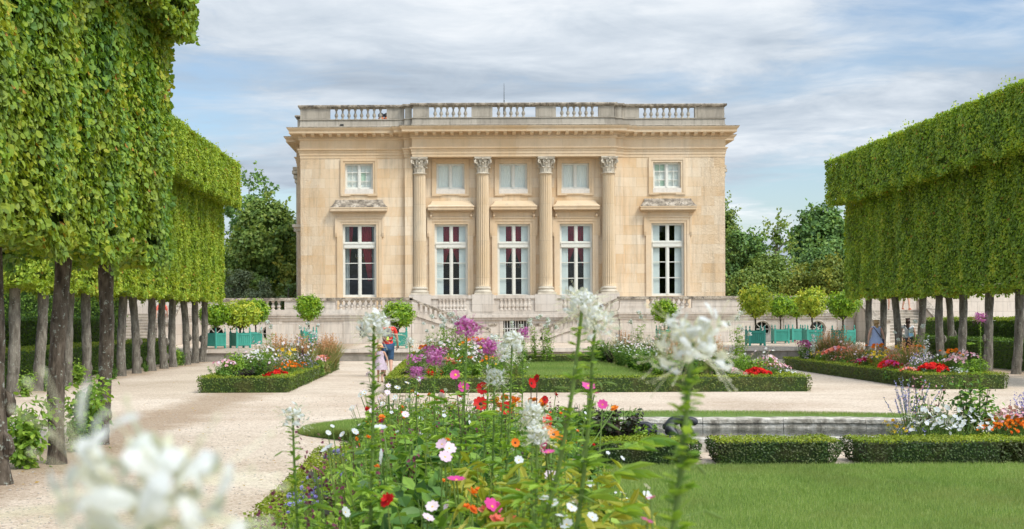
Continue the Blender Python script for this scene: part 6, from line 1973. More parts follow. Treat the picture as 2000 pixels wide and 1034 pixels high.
def clump(name, seed, h, r, fol, leaf, nleaf, tmpl=T_OVAL, flowers=(), form='mound', stems=0, stem_mat='flower_stem', cat='plant'):
    """one bedding plant: foliage + stem + blossom meshes.
    flowers: (material, eye material, template, size, count, z_lo, z_hi, spread, tilt)"""
    rs = np.random.RandomState(seed)
    t = empty(name); t['category'] = cat
    nb = NB()
    if form == 'mound':
        d = rs.normal(size=(nleaf, 3)); d /= np.linalg.norm(d, axis=1)[:, None]; d[:, 2] = np.abs(d[:, 2])
        rr = rs.uniform(.35, 1, nleaf)[:, None] ** .5
        P = d * rr * np.array([r, r, h * .9]) * (1 + .16 * vnoise(d * 1.5, seed, 1)[:, None])
        nn = d * 1.0 + rs.normal(0, .5, (nleaf, 3)) + (0, 0, .4)
        nb.scatter(tmpl, P, nn, leaf * rs.uniform(.6, 1.35, nleaf), updir=(0, 0, .2), up_amt=.2, rs=rs)
    elif form == 'upright':
        ns = max(stems, 6)
        a = rs.uniform(0, 6.28, ns); l = rs.uniform(.2, 1, ns) * r; hh = h * rs.uniform(.65, 1.0, ns)
        k = nleaf // ns
        for q in range(ns):
            tt = rs.uniform(.05, .95, k) ** .8
            c = np.stack([l[q] * np.cos(a[q]) * tt, l[q] * np.sin(a[q]) * tt, hh[q] * tt], 1)
            off = rs.normal(0, 1, (k, 3)); off[:, 2] *= .3; off /= np.linalg.norm(off, axis=1)[:, None]
            nn = off * .35 + rs.normal(0, .3, (k, 3)) + (0, 0, .8)
            nb.scatter(tmpl, c + off * leaf * .35, nn, leaf * (1.15 - .5 * tt) * rs.uniform(.7, 1.2, k), rs=rs)
    elif form == 'grass':
        a = rs.uniform(0, 6.28, nleaf); l = rs.uniform(0, 1, nleaf)
        P = np.stack([.35 * r * l * np.cos(a), .35 * r * l * np.sin(a), np.zeros(nleaf)], 1)
        nn = np.stack([np.cos(a), np.sin(a), np.full(nleaf, .25)], 1)
        out = np.stack([np.cos(a) * r / h * l * .9, np.sin(a) * r / h * l * .9, np.ones(nleaf)], 1) + rs.normal(0, .08, (nleaf, 3))
        out /= np.linalg.norm(out, axis=1)[:, None]
        w_ = np.cross(out, rs.normal(size=(nleaf, 3))); w_ /= np.linalg.norm(w_, axis=1)[:, None]
        hh = h * rs.uniform(.5, 1.05, nleaf)[:, None]
        rows = []
        for tt, ww in ((0, 1), (.4, 1), (.75, .7), (1, .1)):
            c = P + out * hh * tt + np.array([0, 0, -1]) * hh * .12 * tt ** 2 + nn * np.array([1, 1, 0]) * hh * .18 * tt ** 2
            rows += [c - w_ * leaf * ww * .5, c + w_ * leaf * ww * .5]
        V = np.stack(rows, 1).reshape(-1, 3)
        b = np.arange(nleaf)[:, None] * 8
        f = np.concatenate([b + np.array([[2 * q, 2 * q + 1, 2 * q + 3, 2 * q + 2]]) for q in range(3)])
        nb.add(V, f, 0, np.tile(rs.uniform(0, 1, nleaf), 3))
    nb.build('foliage', fol, t)
    if stems or flowers:
        sb = NB(); fb = {}
        for fi, (pm, em, tm, size, cnt, z0_, z1_, spread, tilt) in enumerate(flowers):
            for q in range(cnt):
                a = rs.uniform(0, 6.28); l = math.sqrt(rs.uniform(0, 1)) * spread
                z = h * rs.uniform(z0_, z1_)
                if form == 'mound' and tm not in (T_TINY,): z = h * (z0_ + (z1_ - z0_) * math.sqrt(max(0, 1 - (l / (spread * 1.05)) ** 2))) + rs.uniform(-.02, .02)
                p = np.array([l * math.cos(a), l * math.sin(a), z])
                sb.tube([(p[0] * .35, p[1] * .35, z * .25), (p[0] * .8, p[1] * .8, z * .7), p], [.004, .003, .0022], 4, rnd=rs.uniform())
                nn = np.array([[math.cos(a) * .5, math.sin(a) * .5, .8]]) + rs.normal(0, tilt, (1, 3)) + np.array([[0, -.45, 0]])
                fb.setdefault((pm, em), NB()).scatter(tm, [p], nn, size * rs.uniform(.75, 1.2), rnd=np.array([rs.uniform()]), rs=rs)
        for q in range(stems):
            a = rs.uniform(0, 6.28); l = rs.uniform(.2, 1) * r; z = h * rs.uniform(.7, 1.0)
            sb.tube([(0, 0, 0), (l * .5 * math.cos(a), l * .5 * math.sin(a), z * .5), (l * math.cos(a), l * math.sin(a), z)], [.004, .003, .002], 5, rnd=rs.uniform())
        sb.build('stem', stem_mat, t)
        for (pm, em), b_ in fb.items(): b_.build('blossom', [pm, em], t)
    return t
def spikes(nb, rs, n, h, r, size, per, mat, z0=.45, lean=.12):
    for q in range(n):
        a = rs.uniform(0, 6.28); l = rs.uniform(.1, 1) * r
        tip = np.array([l * math.cos(a) + rs.normal(0, lean * .3), l * math.sin(a), h * rs.uniform(.75, 1.05)])
        tt = np.linspace(z0, 1, per)[:, None]
        P = np.array([l * .3 * math.cos(a), l * .3 * math.sin(a), 0]) * (1 - tt) + tip * tt + rs.normal(0, size * .3, (per, 3))
        nb.scatter(T_TINY, P, rs.normal(size=(per, 3)), size * (1.3 - .6 * tt[:, 0]), mat=mat, rs=rs)

EY, ED = 'flower_eye_yellow', 'flower_eye_dark'
K = {}
K['daisy'] = clump('daisy', 1, .62, .30, 'garden_leaf', .06, 420, T_LONG, [('petal_white', EY, T_DAISY, .034, 15, .75, 1.1, .36, .25)], 'upright', 10)
K['paledaisy'] = clump('daisy', 2, .70, .32, 'straw_leaf', .05, 380, T_LONG, [('petal_palepink', EY, T_DAISY, .034, 10, .7, 1.1, .36, .25), ('petal_white', EY, T_DAISY, .032, 7, .7, 1.1, .38, .25)], 'upright', 10)
K['begonia'] = clump('red_begonia', 3, .30, .26, 'garden_leaf_light', .06, 260, T_OVAL, [('petal_red', EY, T_DOUBLE, .05, 44, .62, 1.12, .27, .25)], 'mound')
K['crimson'] = clump('crimson_begonia', 4, .34, .24, 'garden_leaf', .06, 240, T_OVAL, [('petal_red', EY, T_DOUBLE, .045, 22, .6, 1.1, .25, .25), ('petal_hotpink', EY, T_DOUBLE, .04, 14, .7, 1.15, .24, .25)], 'mound')
K['marigold'] = clump('marigold', 5, .34, .26, 'garden_leaf', .055, 300, T_LONG, [('petal_orange', ED, T_DOUBLE, .030, 15, .85, 1.3, .27, .25)], 'mound')
K['yellow'] = clump('yellow_coreopsis', 6, .52, .28, 'garden_leaf_yellow', .06, 420, T_LONG, [('petal_yellow', ED, T_DAISY, .035, 12, .8, 1.1, .26, .3)], 'upright', 8)
K['kochia'] = clump('feathery_bush', 7, .62, .30, 'garden_leaf_light', .075, 1300, T_LONG, (), 'mound')
K['coral'] = clump('coral_phlox', 8, .42, .28, 'straw_leaf', .055, 300, T_OVAL, [('petal_coral', EY, T_SINGLE5, .040, 26, .75, 1.15, .28, .3), ('petal_pink', EY, T_SINGLE5, .035, 9, .8, 1.2, .28, .3)], 'mound')
K['pink'] = clump('pink_phlox', 9, .46, .28, 'garden_leaf', .06, 320, T_OVAL, [('petal_pink', EY, T_SINGLE5, .036, 22, .8, 1.15, .28, .3), ('petal_palepink', EY, T_SINGLE5, .03, 10, .8, 1.2, .28, .3)], 'mound')
K['dark'] = clump('dark_leaved_plant', 10, .48, .26, 'garden_leaf_dark', .08, 420, T_OVAL, (), 'upright', 9, 'flower_stem_dark')
K['green'] = clump('leafy_plant', 11, .55, .30, 'garden_leaf', .085, 520, T_OVAL, (), 'upright', 9)
K['lgreen'] = clump('pale_leafy_plant', 12, .50, .30, 'garden_leaf_light', .08, 480, T_OVAL, (), 'upright', 9)
K['silver'] = clump('silver_leaved_plant', 13, .40, .26, 'garden_leaf_grey', .06, 420, T_LONG, [('petal_blue', EY, T_TINY, .03, 40, .8, 1.15, .25, .3)], 'mound')
K['lilac'] = clump('lilac_statice', 14, .55, .28, 'garden_leaf_grey', .06, 360, T_OVAL, [('petal_palepink', EY, T_TINY, .035, 90, .6, 1.15, .28, .4), ('petal_blue', EY, T_TINY, .035, 50, .6, 1.15, .28, .4)], 'mound')
K['magenta'] = clump('magenta_phlox', 15, .62, .26, 'garden_leaf', .07, 360, T_OVAL, [('petal_magenta', EY, T_SINGLE5, .036, 40, .85, 1.15, .22, .3)], 'upright', 9)
K['zinnia'] = clump('orange_zinnia', 16, .62, .28, 'garden_leaf', .075, 380, T_OVAL, [('petal_orange', EY, T_DOUBLE, .045, 9, .85, 1.1, .26, .3), ('petal_yellow', EY, T_DOUBLE, .04, 4, .8, 1.1, .26, .3)], 'upright', 9)
K['whitebed'] = clump('white_nemesia', 17, .26, .26, 'garden_leaf', .045, 320, T_LONG, [('petal_white', EY, T_SINGLE5, .026, 20, .8, 1.3, .27, .3)], 'mound')
tg = empty('plume_grass'); tg['category'] = 'grass plant'
rs = np.random.RandomState(18)
_g = clump('plume_grass', 18, .95, .36, 'straw_leaf', .012, 420, T_OVAL, (), 'grass')
nb = NB(); spikes(nb, rs, 26, 1.0, .40, .045, 16, 0, .62); nb.build('plume', 'grass_plume', _g)
K['plume'] = _g; bpy.data.objects.remove(tg)
_g = clump('salvia', 19, .6, .2, 'garden_leaf', .06, 260, T_OVAL, (), 'upright', 8)
nb = NB(); spikes(nb, rs, 14, .85, .22, .03, 26, 0, .5); nb.build('flower_spike', 'petal_blue', _g)
K['salvia'] = _g
_g = clump('plum_salvia', 20, .6, .2, 'garden_leaf_dark', .07, 200, T_OVAL, (), 'upright', 8, 'flower_stem_dark')
nb = NB(); spikes(nb, rs, 12, .95, .26, .035, 24, 0, .55); nb.build('flower_spike', 'spike_plum', _g)
K['plumspike'] = _g
# white cleome as seen at a distance
_g = clump('white_cleome', 21, .95, .20, 'garden_leaf_light', .09, 260, T_LONG, (), 'upright', 6)
nb = NB()
for q in range(3):
    a = q * 2.2; c = np.array([.15 * math.cos(a), .15 * math.sin(a), 1.0 + .12 * math.sin(q * 2.2)])
    d = rs.normal(size=(46, 3)); d /= np.linalg.norm(d, axis=1)[:, None]
    nb.scatter(T_QUAD, c + d * .03, d * .3 + rs.normal(0, .5, (46, 3)), .05, updir=(0, 0, 1), up_amt=.1, rs=rs)
nb.build('blossom', 'petal_white', _g)
K['cleome'] = _g
WHITE_SPIRE = clump('white_snapdragon', 22, .5, .14, 'garden_leaf', .06, 160, T_LONG, (), 'upright', 5)
nb = NB(); spikes(nb, rs, 2, .85, .08, .06, 30, 0, .45); nb.build('flower_spike', 'petal_white', WHITE_SPIRE); K['spire'] = WHITE_SPIRE

KLAB = {'daisy': 'white daisies', 'paledaisy': 'pale pink daisies', 'begonia': 'bright red begonia mound', 'crimson': 'crimson begonia mound', 'marigold': 'orange marigolds', 'yellow': 'yellow green coreopsis',
        'kochia': 'feathery light green bush', 'coral': 'coral pink phlox', 'pink': 'pink phlox', 'dark': 'dark leaved plant', 'green': 'leafy green plant', 'lgreen': 'light green leafy plant',
        'silver': 'silvery blue flowered plant', 'lilac': 'pale lilac statice', 'magenta': 'magenta phlox', 'zinnia': 'orange zinnias', 'whitebed': 'low white nemesia', 'plume': 'tawny plumed grass',
        'salvia': 'blue salvia spikes', 'plumspike': 'plum coloured salvia spikes', 'cleome': 'tall white cleomes', 'spire': 'white snapdragon spires'}
used = {}
def put(kind, x, y, z, s, where, lab=None, rz=None):
    pr_ = K[kind]
    o = place(pr_, used, (x, y, z), random.uniform(0, 6.28) if rz is None else rz, s)
    if lab: o['label'] = lab
    else:
        o['label'] = KLAB[kind] + ' ' + zone(x, y, where) + where; o['group'] = KLAB[kind] + ' of the ' + where
    return o
def fill_bed(x0, x1, y0, y1, n, z, kinds, where, hfun, seed, keep=None):
    r_ = random.Random(seed)
    pts = []
    tries = 0
    while len(pts) < n and tries < n * 60:
        tries += 1
        x, y = r_.uniform(x0, x1), r_.uniform(y0, y1)
        if keep and not keep(x, y): continue
        if all((x - a) ** 2 + ((y - b) * .8) ** 2 > .27 ** 2 for a, b in pts): pts.append((x, y))
    for x, y in pts:
        random.seed(int(x * 999 + y * 77))
        kind = r_.choices([k for k, w in kinds], [w for k, w in kinds])[0]
        put(kind, x, y, z, hfun(x, y) * r_.uniform(.8, 1.2), where)
WL = 'left hedged bed'
WR = 'right hedged bed'
WCL = 'left of central lawn'
WCR = 'right of central lawn'
ZONES = {WL: (LB[0], LB[1], LB[2], LB[3], 'tree side', 'path side', 5), WR: (RB[0], RB[1], RB[2], RB[3], 'path side', 'trunk side', 5),
         WCL: (-1.5, 2.2, CY0, CY1, 'path side', 'lawn side', 6), WCR: (5.5, 8.2, CY0, CY1, 'lawn side', 'path side', 6)}
def zone(x, y, where):
    if where not in ZONES: return ''
    x0, x1, y0, y1, a, b, n = ZONES[where]
    k = min(n - 1, max(0, int((y - y0) / (y1 - y0) * n)))
    names = {5: ('near end', 'near third', 'halfway', 'far third', 'far end'),
             6: ('near hedge', 'near third', 'before midway', 'past midway', 'far third', 'far hedge')}[n]
    return names[k] + ' ' + (a if x < (x0 + x1) / 2 else b) + ', '
def feat(kind, px, y, z, s, where): put(kind, PX(px, y), y, z, s, where)
# left bed: features near the front, mixed filling behind
for k_, px, y, s in (('green', 425, 33.9, .9), ('green', 445, 33.7, .8), ('pink', 437, 34.6, 1.1), ('dark', 470, 33.8, .9), ('dark', 482, 34.2, .95), ('green', 460, 33.7, .6), ('begonia', 519, 34.0, .7), ('lgreen', 512, 33.6, .6), ('begonia', 541, 34.4, .95),
                     ('marigold', 556, 34.8, 1.1), ('marigold', 566, 35.6, 1.15), ('marigold', 578, 36.6, 1.1), ('marigold', 553, 36.6, 1.2), ('lgreen', 535, 33.7, .6), ('marigold', 573, 35.9, .95), ('yellow', 552, 37.2, 1.4), ('yellow', 560, 38.4, 1.4), ('kochia', 545, 38.5, 1.05), ('silver', 592, 38.3, 1.0),
                     ('kochia', 602, 42.2, 1.15), ('kochia', 612, 41.2, 1.0), ('lilac', 596, 39.0, 1.0), ('daisy', 585, 40, 1.2), ('silver', 608, 40.0, .8), ('plume', 636, 44.6, 1.0), ('plume', 645, 45.6, 1.05), ('plume', 628, 43.8, .95), ('plume', 640, 46.2, 1.1), ('coral', 630, 42.5, 1.0), ('coral', 622, 41.6, 1.0), ('pink', 618, 40.8, .9),
                     ('cleome', 598, 45.8, 1.3), ('cleome', 612, 45.2, 1.25), ('cleome', 520, 44.0, 1.35), ('lilac', 600, 44.5, 1.7)):
    feat(k_, px, y, .12, s, WL)
fill_bed(LB[0] + .45, LB[1] - .45, 34.6, 46.8, 88, .12, [('daisy', 2), ('paledaisy', 4), ('green', 2), ('lgreen', 3), ('plume', .7), ('lilac', .7), ('dark', .7), ('plumspike', .3), ('kochia', 1)], WL, lambda x, y: 1.15 if x < -4.6 else .95, 3)
# right bed
for k_, px, y, s in (('begonia', 1822, 34.0, 1.25), ('whitebed', 1862, 34.0, 1.0), ('whitebed', 1874, 34.2, .9), ('crimson', 1744, 35.8, 1.1), ('crimson', 1736, 36.6, 1.1), ('lilac', 1797, 34.8, .9), ('lilac', 1790, 35.4, .95), ('kochia', 1762, 35.2, .6), ('coral', 1771, 34.6, .7), ('coral', 1775, 34.5, .7),
                     ('crimson', 1688, 38.6, 1.1), ('pink', 1700, 38.6, 1.0), ('yellow', 1712, 37.8, 1.15), ('yellow', 1720, 37.4, 1.15), ('yellow', 1703, 38.6, 1.1), ('zinnia', 1712, 38.8, 1.2), ('coral', 1750, 36.8, 1.2), ('plume', 1665, 42.2, .8), ('plume', 1655, 43.2, .8), ('coral', 1629, 42.6, 1.25), ('coral', 1622, 43.4, 1.2), ('coral', 1640, 42.4, 1.4), ('plume', 1675, 41.2, .8),
                     ('kochia', 1605, 43.6, .85), ('magenta', 1568, 45.4, 1.15), ('magenta', 1576, 45.0, 1.1), ('lilac', 1579, 44.8, .8), ('spire', 1586, 44.6, 1.3), ('spire', 1806, 35.6, 1.25), ('lilac', 1800, 35.2, 1.1), ('dark', 1820, 36.4, 1.5), ('dark', 1806, 36.6, 1.4), ('zinnia', 1793, 38.2, 1.15), ('pink', 1882, 35.4, 1.3), ('zinnia', 1857, 35.2, 1.1), ('pink', 1868, 35.0, 1.1),
                     ('cleome', 1756, 42.5, 1.0), ('cleome', 1790, 40.8, 1.3), ('lgreen', 1780, 37.4, 1.5), ('lgreen', 1770, 38.4, 1.4), ('green', 1760, 38.0, 1.3), ('lgreen', 1890, 34.4, 1.1), ('lgreen', 1905, 34.2, 1.2)):
    feat(k_, px, y, .12, s, WR)
fill_bed(RB[0] + .5, RB[1] - .45, 35.0, 46.4, 84, .12, [('green', 3), ('lgreen', 3), ('paledaisy', 2), ('coral', 1.6), ('daisy', 1), ('yellow', 1.5), ('plume', .8), ('dark', .8), ('pink', 1)], WR, lambda x, y: 1.1 if x > 11.9 else .85, 4)
# central parterre: right strip
for k_, px, y, s in (('begonia', 1478, 33.6, 1.05), ('begonia', 1470, 33.7, .9), ('begonia', 1487, 33.7, .9), ('pink', 1517, 34.2, .9), ('pink', 1528, 34.2, .8), ('whitebed', 1536, 33.9, .9), ('whitebed', 1542, 34.4, .9), ('silver', 1505, 34.2, .8), ('kochia', 1450, 35.6, 1.0), ('kochia', 1438, 35.2, .9), ('pink', 1425, 34.2, .7), ('pink', 1440, 33.8, .6),
                     ('coral', 1490, 35.5, .9), ('pink', 1497, 36.0, 1.1), ('kochia', 1512, 36.0, .9), ('dark', 1412, 36, 1.1), ('dark', 1420, 37, 1.2),
                     ('cleome', 1437, 44.5, 1.55), ('cleome', 1452, 43, 1.2), ('cleome', 1300, 50.6, 1.35), ('cleome', 1244, 50.7, 1.6), ('cleome', 1310, 50.2, 1.5), ('dark', 1255, 50.8, 1.5), ('dark', 1264, 50.4, 1.6), ('coral', 1270, 50.2, 1.2), ('plume', 1278, 50.0, .8), ('green', 1170, 50.9, 1.5), ('green', 1182, 50.9, 1.4), ('lgreen', 1160, 51, 1.2), ('pink', 1210, 51.2, 1.0), ('dark', 1246, 50.9, 1.4)):
    feat(k_, px, y, .12, s, WCR)
fill_bed(5.5, 7.65, 34.2, 51.2, 120, .12, [('daisy', 3), ('paledaisy', 3), ('green', 2.5), ('lgreen', 3), ('plume', 1), ('dark', 1), ('kochia', 1), ('pink', .6), ('coral', .5)], WCR, lambda x, y: 1.15, 5)
# central parterre: left strip
for k_, px, y, s in (('begonia', 834, 34.0, 1.0), ('begonia', 843, 34.2, 1.0), ('coral', 866, 35.5, 1.2), ('magenta', 812, 33.8, 1.0), ('magenta', 808, 34.2, .9), ('dark', 800, 33.6, .9), ('dark', 796, 33.9, .8), ('magenta', 848, 36.5, 1.15), ('magenta', 858, 36.2, 1.15), ('magenta', 840, 37.0, 1.2),
                     ('cleome', 880, 43, 1.55), ('cleome', 893, 43.6, 1.55), ('cleome', 870, 44.5, 1.5), ('cleome', 858, 45.5, 1.5), ('cleome', 900, 42.5, 1.45), ('cleome', 915, 42.0, 1.4), ('zinnia', 925, 40, 1.5), ('zinnia', 960, 41, 1.4)):
    feat(k_, px, y, .12, s, WCL)
fill_bed(-.9, 1.75, 33.6, 51.2, 140, .12, [('daisy', 2.5), ('paledaisy', 2.5), ('green', 3), ('lgreen', 4), ('cleome', .6), ('dark', .8), ('kochia', 1), ('yellow', 1), ('zinnia', .6)], WCL, lambda x, y: 1.2 if y > 38 else .95, 6)
for px, y, s in ((1005, 51, 1.3), (1043, 51.3, 1.5), (1062, 51, 1.45), (1075, 50.6, 1.4), (1022, 51, 1.3)): feat('cleome', px, y, .12, s, WCL)
# bed at the basin, right of the hedge line
WP = 'behind long hedge'
ZONES[WP] = (5.6, 9.6, 17.0, 18.5, 'by the lavender', 'by the marigolds', 5)
fill_bed(5.75, 9.5, 17.1, 17.7, 22, .02, [('green', 3), ('lgreen', 3), ('dark', .5)], WP, lambda x, y: .45, 7, keep=lambda x, y: x > 5.9)
for px, y, k_, s in ((1742, 17.3, 'marigold', .5), (1760, 17.4, 'yellow', .6), (1750, 17.9, 'yellow', .65), (1805, 17.2, 'whitebed', 1.15), (1828, 17.2, 'whitebed', 1.2), (1850, 17.3, 'whitebed', 1.3), (1880, 17.2, 'whitebed', 1.3), (1815, 17.6, 'whitebed', 1.5), (1842, 17.6, 'whitebed', 1.6), (1868, 17.6, 'whitebed', 1.6), (1893, 17.5, 'whitebed', 1.35),
                       (1945, 17.2, 'marigold', .85), (1958, 17.4, 'marigold', 1.0), (1975, 17.2, 'marigold', .9), (1990, 17.4, 'marigold', 1.0), (1942, 17.6, 'marigold', .9), (2005, 17.2, 'marigold', .9), (1780, 17.3, 'silver', .7), (1772, 17.6, 'silver', .8),
                       (1985, 17.7, 'pink', 1.0), (2000, 17.7, 'coral', .9), (1965, 17.75, 'pink', .9), (1996, 17.8, 'salvia', .85), (2010, 17.75, 'salvia', .85)):
    feat(k_, px, y, .02, s, WP)
# lavender spikes, thin and open
lav = clump('lavender', 31, .42, .25, 'garden_leaf_grey', .008, 320, T_OVAL, (), 'grass')
rs = np.random.RandomState(9)
nb = NB(); sb = NB()
for q in range(26):
    a = rs.uniform(0, 6.28); l = rs.uniform(.05, .42)
    tip = np.array([l * math.cos(a), l * .6 * math.sin(a), rs.uniform(.62, .92)])
    sb.tube([(0, 0, 0), tip * np.array([.4, .4, .5]), tip], [.004, .003, .002], 4)
    tt = np.linspace(.72, 1.0, 14)[:, None]
    nb.scatter(T_TINY, tip * np.array([.4, .4, .5]) * (1 - (tt - .5) * 2) + tip * (tt - .5) * 2 + rs.normal(0, .004, (14, 3)), rs.normal(size=(14, 3)), .022, rs=rs)
nb.build('flower_spike', 'petal_blue', lav); sb.build('stem', 'flower_stem', lav)
lav.location = (PX(1775, 17.7), 17.7, .02); lav['label'] = 'tall open lavender with pale violet spikes behind the low hedge'; lav['category'] = 'plant'
def leafy_shrub(px, y, h, w, seed, mat, lab, leaf=.065, n=520, tm=T_OVAL, name='leafy_shrub', stem_mat='flower_stem_dark'):
    t = bush_proto(name, seed, h, w, mat, leaf, n, stems=12, tmpl=tm, stem_mat=stem_mat)
    t.location = (PX(px, y), y, .02); t['label'] = lab; t['category'] = 'shrub'
    return t
s1 = leafy_shrub(1900, 17.6, .98, .62, 3, 'garden_leaf', 'upright glossy leaved shrub with many small leaves, beside the white nemesia', .07, 620)
s2 = leafy_shrub(1808, 18.0, .92, .60, 4, 'garden_leaf', 'open twiggy plant with pinkish buds behind the white nemesia', .05, 330)
nb = NB(); P = np.stack([rs.uniform(-.3, .3, 60), rs.uniform(-.2, .2, 60), rs.uniform(.35, .95, 60)], 1)
nb.scatter(T_TINY, P, rs.normal(size=(60, 3)), .035, rs=rs); nb.build('bud', 'petal_pink', s2)

# ------------------------------------------------------------------ the foreground bed
def leafed(nb, P, N_, size, tmpl, mat, rs): nb.scatter(tmpl, P, N_, size, mat=mat, rs=rs)
def palmate(nb, rs, p, d, size, mat, n=5, tmpl=T_LONG):
    """a palm-shaped leaf: n leaflets fanned round direction d at p"""
    d = np.array(d) / np.linalg.norm(d)
    up = np.array([0, 0, 1.0]); side = np.cross(d, up); side /= np.linalg.norm(side) + 1e-9
    nrm = np.cross(side, d)
    ang = np.linspace(-1.25, 1.25, n)
    D = np.array([d * math.cos(a) + side * math.sin(a) - up * .18 for a in ang])
    sc = size * (1 - .25 * np.abs(ang))
    for D_, s_ in zip(D, sc):
        nb.scatter(tmpl, [p], [nrm + rs.normal(0, .12, 3)], s_, mat=mat, updir=D_, up_amt=1.0, rs=rs)
T_PETAL = ([(0, 0, 0), (.025, .30, .03), (.14, .55, .05), (.18, .78, .0), (.08, .98, -.09), (-.08, .98, -.09), (-.18, .78, .0), (-.14, .55, .05), (-.03, .30, .03), (0, .75, .05)],
           [(0, 1, 9, 8), (1, 2, 3, 9), (9, 3, 4), (9, 4, 5), (9, 5, 6), (8, 9, 6, 7)], [0] * 6)
def cleome(px, v, y, lab, petal='petal_white', R=.066, lean=(0, 0), seed=1, nfl=25, base_z=0.0, pods=8, group=None, bract=1.0, low=10, fat=1.0, lsz=1.0):
    """spider flower: stem with bracts and palm-shaped leaves, seed pods, round head of clawed petals and long stamens"""
    rs = np.random.RandomState(seed)
    hx, hz = PX(px, y), PZ(v, y)
    bx_, by_ = hx + lean[0], y + lean[1]
    t = empty('cleome', (bx_, by_, base_z), 0, lab, 'flower', group)
    head = np.array([hx - bx_, y - by_, hz - base_z])
    def axis(s):                                                      # the stem bows gently
        return head * s + np.array([-lean[0] * .25 * math.sin(s * PI), 0, 0])
    sb = NB()
    ss = np.linspace(0, 1, 16)
    sb.tube([axis(s) for s in ss], [(.0085 - .0045 * s) * fat for s in ss], 8)
    sb.build('stem', 'flower_stem', t)
    lb = NB()
    k = int(120 * bract)
    sv = rs.uniform(.40, .975, k)
    P = np.array([axis(s) for s in sv])
    off = rs.normal(size=(k, 3)); off[:, 2] *= .25; off /= np.linalg.norm(off, axis=1)[:, None]
    for p, o_, s in zip(P, off, sv):
        lb.scatter(T_OVAL, [p + o_ * .004], [np.array([0, 0, 1.0]) - o_ * .35 + rs.normal(0, .2, 3)], .038 * (1.25 - .5 * s) * rs.uniform(.7, 1.2), mat=0, updir=o_ + np.array([0, 0, .35]), up_amt=1.0, rs=rs)
    for q in range(low):
        s = rs.uniform(.25, .80); p = axis(s); a = rs.uniform(0, 6.28)
        d = np.array([math.cos(a), math.sin(a), .15]); l = rs.uniform(.06, .13) * lsz
        e = p + d * l
        lb.tube([p, (p + e) / 2 + (0, 0, .01), e], [.002, .0018, .0015], 4)
        palmate(lb, rs, e, d, rs.uniform(.07, .12) * lsz, 0, rs.choice([5, 7]))
    lb.build('leaf', 'garden_leaf_light', t)
    if pods:
        pb = NB()
        for q in range(pods):
            s = rs.uniform(.62, .93); p = axis(s); a = rs.uniform(0, 6.28)
            d = np.array([math.cos(a), math.sin(a) * .7, rs.uniform(-.1, .25)])
            e = p + d * rs.uniform(.05, .085)
            f = e + d * rs.uniform(.04, .06) + (0, 0, rs.uniform(-.03, .0))
            pb.tube([p, e], .0009, 4); pb.tube([e, e * .7 + f * .3, e * .3 + f * .7, f], [.001, .0032, .003, .0008], 6)
        pb.build('seed_pod', 'flower_stem', t)
    hb = NB()
    c0 = head
    for q in range(nfl):
        th = math.acos(1 - 1.45 * (q + .5) / nfl); ph = q * 2.39996
        d = np.array([math.sin(th) * math.cos(ph), math.sin(th) * math.sin(ph), math.cos(th) - .08]); d /= np.linalg.norm(d)
        if q < nfl * .16:                                             # buds at the top
            e = c0 + d * R * .55
            hb.tube([c0, e], .0011, 4, mat=1); hb.tube([e - d * .004, e + d * .006, e + d * .013], [.001, .004, .001], 6, mat=1)
            continue
        b = c0 + d * R * rs.uniform(.25, .85) - np.array([0, 0, R * .9 * max(0, (q / nfl) - .45)])
        hb.tube([c0 - (0, 0, .01), b], .0010, 4, mat=1)
        pr_ = np.cross(d, np.array([0.02, 0.03, 1.0])); pr_ /= np.linalg.norm(pr_) + 1e-6; qr = np.cross(pr_, d)
        for w in range(4):
            a = (w - 1.5) * .75
            D = pr_ * math.sin(a) * 1.1 + qr * math.cos(a) + d * rs.uniform(.1, 1.0) + rs.normal(0, .25, 3)
            hb.scatter(T_PETAL, [b], [d + rs.normal(0, .35, 3)], R * .60 * rs.uniform(.75, 1.25), mat=0, rnd=np.array([rs.uniform()]), updir=D, up_amt=1.0, rs=rs)
        for w in range(3):
            D = d + pr_ * rs.uniform(-.5, .5) + qr * rs.uniform(-.5, .5) - np.array([0, 0, .15])
            e = b + D / np.linalg.norm(D) * R * .85
            hb.tube([b, (b + e) / 2 + d * .004, e], .0006, 3, mat=1); hb.tube([e, e + d * .003], .0013, 4, mat=1)
    hb.build('flower_head', [petal, 'petal_cream' if petal == 'petal_white' else petal], t)
    return t
cleome(290, 992, .86, 'big out of focus white cleome bloom at the very front, over the gravel', R=.062, lean=(.02, -.02), seed=1, nfl=24, low=4, base_z=.0, pods=0)
cleome(1352, 672, 2.35, 'large blurred white cleome covering the right side of the palace terrace', R=.060, lean=(-.66, .0), seed=2, nfl=23, low=26, fat=1.1, bract=3.2, lsz=1.4)
cleome(1138, 594, 3.9, 'tall white cleome, left head of the leaning pair before the palace', R=.055, lean=(-.80, .2), seed=3, nfl=26, low=16, lsz=1.2, bract=1.6, fat=1.2)
cleome(1162, 628, 4.0, 'tall white cleome, right head of the leaning pair before the palace', R=.056, lean=(-.40, .1), seed=4, nfl=26, low=16, lsz=1.2, bract=1.8, fat=1.2)
cleome(730, 636, 5.2, 'white cleome on a thick dark green bracted stem above the red shirted man', R=.064, lean=(-.08, .0), seed=5, nfl=28, low=7, bract=2.6, fat=1.2, pods=10)
cleome(571, 812, 5.4, 'faint white cleome leaning over the gravel at the edge of the bed', R=.052, lean=(.16, .0), seed=6, nfl=18, low=5, bract=1.6, pods=8)
cleome(912, 640, 6.6, 'tall magenta cleome between the two groups of white blooms', 'petal_magenta', .058, (-.26, 0), 7, low=12)
cleome(955, 680, 7.4, 'magenta cleome just under the tall magenta one, before the podium', 'petal_magenta', .056, (-.2, 0), 8, low=8)
